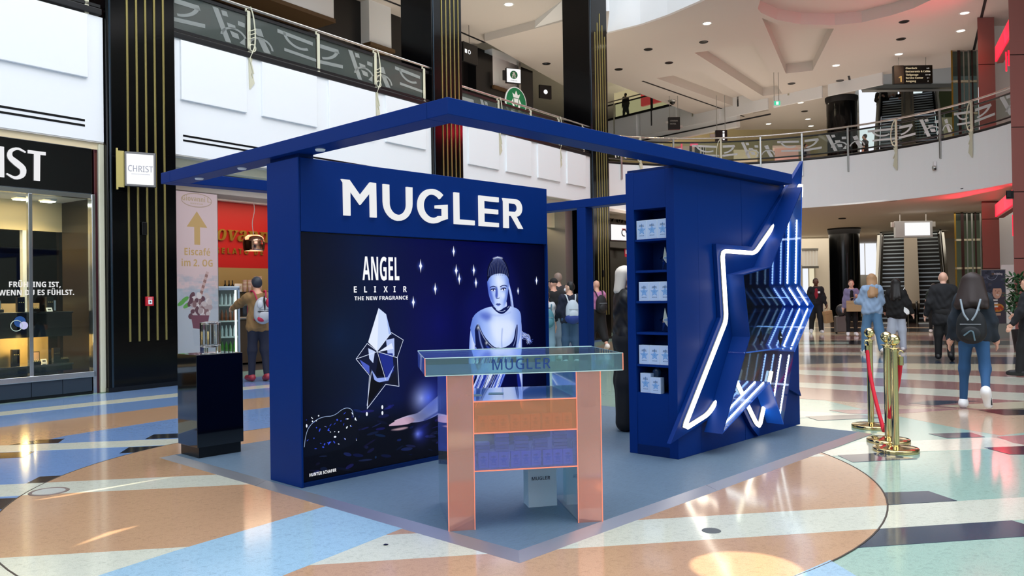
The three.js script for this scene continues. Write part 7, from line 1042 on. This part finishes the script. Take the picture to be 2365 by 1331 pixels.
{ const q = tall(1886, 643, 771); const p = person({ ...q, yaw: toward(q.at) + 0.12, cell: 0.018, label: 'man in a dark jacket over a red shirt with a lanyard walking this way', skin: '#5a3a2c', top: { c: '#14151c', fit: 0.03, hem: -0.02, front: '#a81c34', mark: '#f0f0f0' }, bottom: { c: '#10121a', fit: 0.03, flare: 0.03, stripe: 1 }, shoe: '#d8d8dc', hair: { c: '#1a1210', style: 'short' }, pose: { legs: [{ p: 0.16, k: 0.05, s: 0.06 }, { p: -0.16, k: 0.25, s: 0.05, f: 0.4 }], arms: [{ f: 0.1, a: 0.22, e: 0.25 }, { f: -0.1, a: 0.22, e: 0.3 }], grip: 1 } });
  p.children[0].geometry; const h = p.userData.joints.hand(0); paperBag('brown paper carrier bag in the hand of the man with the lanyard', V(h.x, h.y - 0.12, h.z), 0.3, 0.42, 0.16, '#b08f66', VIEWTURN + 0.3, 0.15); }
{ const q = tall(1968, 646, 776), p = person({ ...q, yaw: toward(q.at) + 0.1, cell: 0.018, fem: 1, label: 'woman with tied-back hair in a lilac cardigan and black trousers facing the viewer', skin: '#e2b49e', top: { c: '#9a90b8', fit: 0.022, hem: -0.05, front: '#121214', name: 'cardigan' }, bottom: { c: '#0e0e12', fit: 0.012, len: -0.12 }, shoe: '#ededf0', hair: { c: '#5a2a22', style: 'pony' }, pose: { legs: [{ p: 0.03 }, { p: -0.02 }], arms: [{ f: 0.25, a: 0.2, e: 1.7, t: 0.5 }, { f: -0.05, a: 0.18, e: 0.15 }] } });
  const c = p.userData.joints.sp(0.04, 0.06, 0.26); paperBag('large brown paper shopping bag held up by the woman in the lilac cardigan', c.setY(c.y + 0.08), 0.46, 0.36, 0.16, '#b3936a', toward(q.at));
  const s = level(1953, 772), t = thing('suitcase', 'small grey patterned suitcase standing beside the woman in the lilac cardigan', 'suitcase', s.addScaledVector(VF, 0.3), VIEWTURN); part('shell', rb(-0.24, 0.24, 0.06, 0.62, -0.12, 0.12, 0.04), std('#77706e', 0.5, 0, { map: weaveTex }), t); for (const x of [-0.18, 0.18]) part('wheel', rod(V(x, 0.035, -0.06), V(x, 0.035, -0.02), 0.035, 12), M.black, t); part('handle', tube([V(-0.1, 0.6, 0), V(-0.1, 0.98, 0), V(0.1, 0.98, 0), V(0.1, 0.6, 0)], 0.012, 20, 5), M.steel, t);
  const b = thing('travel_bag', 'dark crumpled carrier bag with blue patches lying on the grey suitcase', 'bag', s.clone().setY(0.62)); part('bag', blob([ell([-0.12, 0.2, 0], [0.2, 0.2, 0.14]), ell([0.15, 0.14, 0], [0.22, 0.16, 0.14])], 0.025, 40), clothMat('#272b34', 0.5), b); part('patch', blob([ell([-0.2, 0.22, 0.1], [0.1, 0.12, 0.06])], 0.02, 40), clothMat('#6a7f96', 0.5), b); }
{ const q = tall(2158, 655, 769); person({ ...q, yaw: away(q.at), cell: 0.022, hands: true, face: false, label: 'dark-haired person in a dark green shirt half hidden behind the man in the black coat', skin: '#cfa18c', top: { c: '#1c2f2c', sleeve: 0, fit: 0.03 }, bottom: { c: '#0c0d10' }, shoe: '#e8e8ea', hair: { c: '#100d0d', style: 'short' }, pose: { legs: [{ p: 0.05 }, { p: -0.05, k: 0.1 }], arms: [{ f: 0.1, a: 0.2 }, { f: 0, a: 0.2 }] } }); }
{ const q = tall(2380, 640, 872); person({ ...q, yaw: away(q.at) + 1.2, cell: 0.018, label: 'person in a dark patterned jacket with white sleeves cut off by the right edge', skin: '#d8a890', top: { c: '#10131a', fit: 0.045, hem: -0.12 }, bottom: { c: '#15151a', fit: 0.03 }, shoe: '#111114', hair: { c: '#1c1412', style: 'short' }, pose: { legs: [{ p: 0.2, k: 0.1 }, { p: -0.1, k: 0.2 }], arms: [{ f: 0.15, a: 0.35, e: 0.3 }, { f: 0.45, a: 0.3, e: 0.7 }] } }); }
// -- behind and inside the stand
{ const f = level(1449, 992, 0.03), d = f.clone().sub(EYE).dot(VF); person({ at: f, H: 378 / FOCAL * d, yaw: away(f) - 1.35, cell: 0.012, fem: 1, label: 'blonde woman with a chin-length bob in black clothes standing inside the stand', skin: '#e0b7a4', top: { c: '#0a0b0e', fit: 0.028, hem: -0.06, collar: 1, rough: 0.5 }, bottom: { c: '#10141c', fit: 0.03, flare: 0.06 }, shoe: '#0c0c0e', hair: { c: '#e6dccb', style: 'bob' }, pose: { legs: [{ p: 0.02 }, { p: -0.03, k: 0.05 }], arms: [{ f: 0.2, a: 0.1, e: 1.0 }, { f: 0.25, a: 0.12, e: 1.1 }], head: [0, -0.25 + 0.4] } }); }
{ const q = tall(1380, 646, 812); const p = person({ ...q, yaw: away(q.at) + 0.5, cell: 0.016, label: 'bald man in a pink T-shirt with a black backpack walking behind the stand', skin: '#d9a48c', top: { c: '#e08fc0', sleeve: 0, fit: 0.03, name: 'shirt' }, bottom: { c: '#0f0f12', fit: 0.05, len: -0.45, name: 'shorts' }, shoe: '#e6e2da', pose: { legs: [{ p: 0.22, k: 0.08 }, { p: -0.2, k: 0.3, f: 0.4 }], arms: [{ f: 0.1, a: 0.15, e: 0.7 }, { f: 0.2, a: 0.2, e: 0.9 }] } }); backpack(p, 'black backpack worn by the bald man in the pink shirt', '#121318', '#16171c'); }
{ const q = tall(1318, 650, 842); const p = person({ ...q, yaw: away(q.at) + 0.25, cell: 0.016, mask: true, label: 'dark-haired person in navy top and jeans with a face mask behind the stand', skin: '#d4a78e', top: { c: '#141c34', fit: 0.03, hem: -0.05 }, bottom: { c: '#3a5a7c', fit: 0.02, flare: 0.02 }, shoe: '#d8d8dc', hair: { c: '#120f10', style: 'short' }, pose: { legs: [{ p: 0.03 }, { p: -0.03 }], head: [0.9, 0], arms: [{ f: 0.1, a: 0.2, e: 0.6 }, { f: 0.1, a: 0.15, e: 0.6 }] } }); const b = backpack(p, 'white and blue backpack worn by the person in the navy top', '#cfdbe6', '#dfe8ee', 1.0, 0.02); part('blue_base', blob([ell([0, -0.17 * p.userData.joints.sc, -0.01], [0.17, 0.12, 0.13])], 0.014, 60), clothMat('#1d3a8c', 0.7), b); }
{ const q = tall(1290, 640, 838); person({ ...q, at: q.at.clone().addScaledVector(VF, 0.7).addScaledVector(VR, -0.05), yaw: away(q.at) + 0.4, cell: 0.018, label: 'man in a black cap and black T-shirt standing behind the stand', skin: '#d4a088', top: { c: '#101114', sleeve: 0, fit: 0.035 }, bottom: { c: '#7d90a0', fit: 0.02 }, shoe: '#dddddd', hair: { c: '#0c0c0e', style: 'capped' }, pose: { legs: [{ p: 0.03 }, { p: -0.03 }], head: [0.6, 0] } }); }
{ const q = tall(1298, 626, 828); person({ ...q, at: q.at.clone().addScaledVector(VF, 1.2), yaw: away(q.at) + 0.3, cell: 0.022, label: 'grey-haired man mostly hidden behind the man with the black cap', skin: '#d0a38e', top: { c: '#3a3436', fit: 0.03 }, bottom: { c: '#23252a' }, shoe: '#222226', hair: { c: '#8a7468', style: 'short' }, pose: {} }); }
{ const q = tall(1264, 672, 842); const p = person({ ...q, yaw: away(q.at) + 0.2, cell: 0.018, fem: 1, label: 'person in a black and white striped top beside the light-box wall', skin: '#d8ab96', top: { c: '#dfe3e6', fit: 0.03, stripes: 1, sleeve: 0.6 }, bottom: { c: '#8fb0c4', fit: 0.03, flare: 0.04 }, shoe: '#dadada', hair: { c: '#2a1a16', style: 'short' }, pose: { legs: [{ p: 0.03 }, { p: -0.02 }] } }); backpack(p, 'teal backpack worn by the person in the striped top', '#4f8c9c', '#3f7486', 0.9, 0.06); }
{ const f = level(598, 881), d = f.clone().sub(EYE).dot(VF); const p = person({ at: f, H: 242 / FOCAL * d, yaw: away(f) + 0.35, cell: 0.014, label: 'dark-haired person in a brown jacket reaching over the drinks fridge', skin: '#d09c80', top: { c: '#a07a4a', fit: 0.03, hem: -0.06 }, bottom: { c: '#141a34', fit: 0.012 }, shoe: '#8a2030', hair: { c: '#1d2430', style: 'short' }, pose: { legs: [{ p: 0.05 }, { p: -0.05, k: 0.1 }], lean: 0.08, arms: [{ f: 1.25, a: 0.15, e: 0.1 }, { f: 0.6, a: 0.2, e: 0.6 }], head: [0, 0.1] } }); const b = backpack(p, 'red, white and grey backpack worn by the person at the drinks fridge', '#c7c9ce', '#c4244c', 1.0, 0.0); const s = p.userData.joints.sc; for (const [x, y, w, h, c] of [[-0.07, 0.12, 0.1, 0.16, '#c81f48'], [0.07, 0.1, 0.1, 0.14, '#e3e5ea'], [0, -0.02, 0.24, 0.03, '#16161a'], [0.05, -0.14, 0.14, 0.1, '#c81f48'], [0, 0.1, 0.03, 0.3, '#16161a']]) part('panel', blob([ell([x * s, y * s, -0.075 * s], [w * s * 0.5, h * s * 0.5, 0.035 * s])], 0.009, 90), clothMat(c, 0.7), b); }
// -- upper floors
const tall6 = (px, py0, py1, h, d) => { const a = far(px, py1, d); return { at: V(a.x, h, a.z), H: hAt(px, py0, d) - h }; };
{ const q = tall6(1863, 331, 470, 6.0, 31); const p = person({ ...q, H: Math.min(q.H, 1.95), yaw: away(q.at) - 0.4, cell: 0.02, label: 'person in a grey top with a dark blue backpack behind the curved railing', skin: '#d8a890', top: { c: '#b8b2b0', fit: 0.03 }, bottom: { c: '#23262e' }, shoe: '#222226', hair: { c: '#2a1a18', style: 'short' }, pose: { head: [-0.9, 0] } }); backpack(p, 'dark blue backpack worn by the person behind the curved railing', '#1d2c48', '#111826'); }
{ const q = tall6(2000, 309, 450, 6.0, 31); person({ ...q, H: Math.min(q.H, 2.0), yaw: away(q.at) + 1.2, cell: 0.02, label: 'dark-haired man in a black T-shirt walking left behind the curved railing', skin: '#dcb09a', top: { c: '#141416', sleeve: 0, fit: 0.03 }, bottom: { c: '#2a2a30' }, shoe: '#222226', hair: { c: '#241614', style: 'short' }, pose: { legs: [{ p: 0.2 }, { p: -0.2, k: 0.2 }] } }); }
for (const [px, y0, y1, lab, top, hair, dz, extra] of [[2037, 198, 291, 'person in dark clothes with folded arms, left of the three on the upper escalator', '#1a1416', '#3a2018', 0, 0], [2060, 196, 290, 'person in a white hooded top in the middle of the three on the upper escalator', '#d6cfc4', '#2a1c18', 0.5, 1], [2082, 203, 291, 'dark-haired person with a scarf, right of the three on the upper escalator', '#1c1816', '#0f0c0c', 0, 2], [2147, 193, 290, 'person in a long dark coat standing alone on the upper escalator at right', '#0d1218', '#0c0c0e', 0, 3]]) {
  const d = 48.5 + dz, a = far(px, y1, d), H = (y1 - y0) / FOCAL * d; person({ at: a, H, yaw: toward(a), cell: 0.026, label: lab, skin: '#caa08c', top: { c: top, fit: extra === 3 ? 0.06 : 0.04, hem: extra === 3 ? -0.3 : -0.05 }, bottom: { c: '#121216', fit: 0.02 }, shoe: '#151518', hair: { c: hair, style: 'short' }, pose: { arms: [{ f: 0.3, a: 0.15, e: extra === 3 ? 0.3 : 1.6, t: 0.6 }, { f: 0.3, a: 0.15, e: extra === 3 ? 0.3 : 1.5, t: 0.6 }] } });
}
{ const a = level(1450, 269, 12), d = a.clone().sub(EYE).dot(VF); const b = a.addScaledVector(VF, 0.8); person({ at: b.setY(12), H: 61 / FOCAL * (d + 0.8), yaw: away(b) + 0.6, cell: 0.024, face: false, label: 'dark silhouetted visitor walking along the far white balcony', skin: '#7a5a4c', top: { c: '#101014', fit: 0.05 }, bottom: { c: '#1d2a30', fit: 0.03 }, shoe: '#111', hair: { c: '#0c0c0c', style: 'short' }, pose: { legs: [{ p: 0.15 }, { p: -0.15, k: 0.15 }] } }); }
renderer.render(scene, camera);
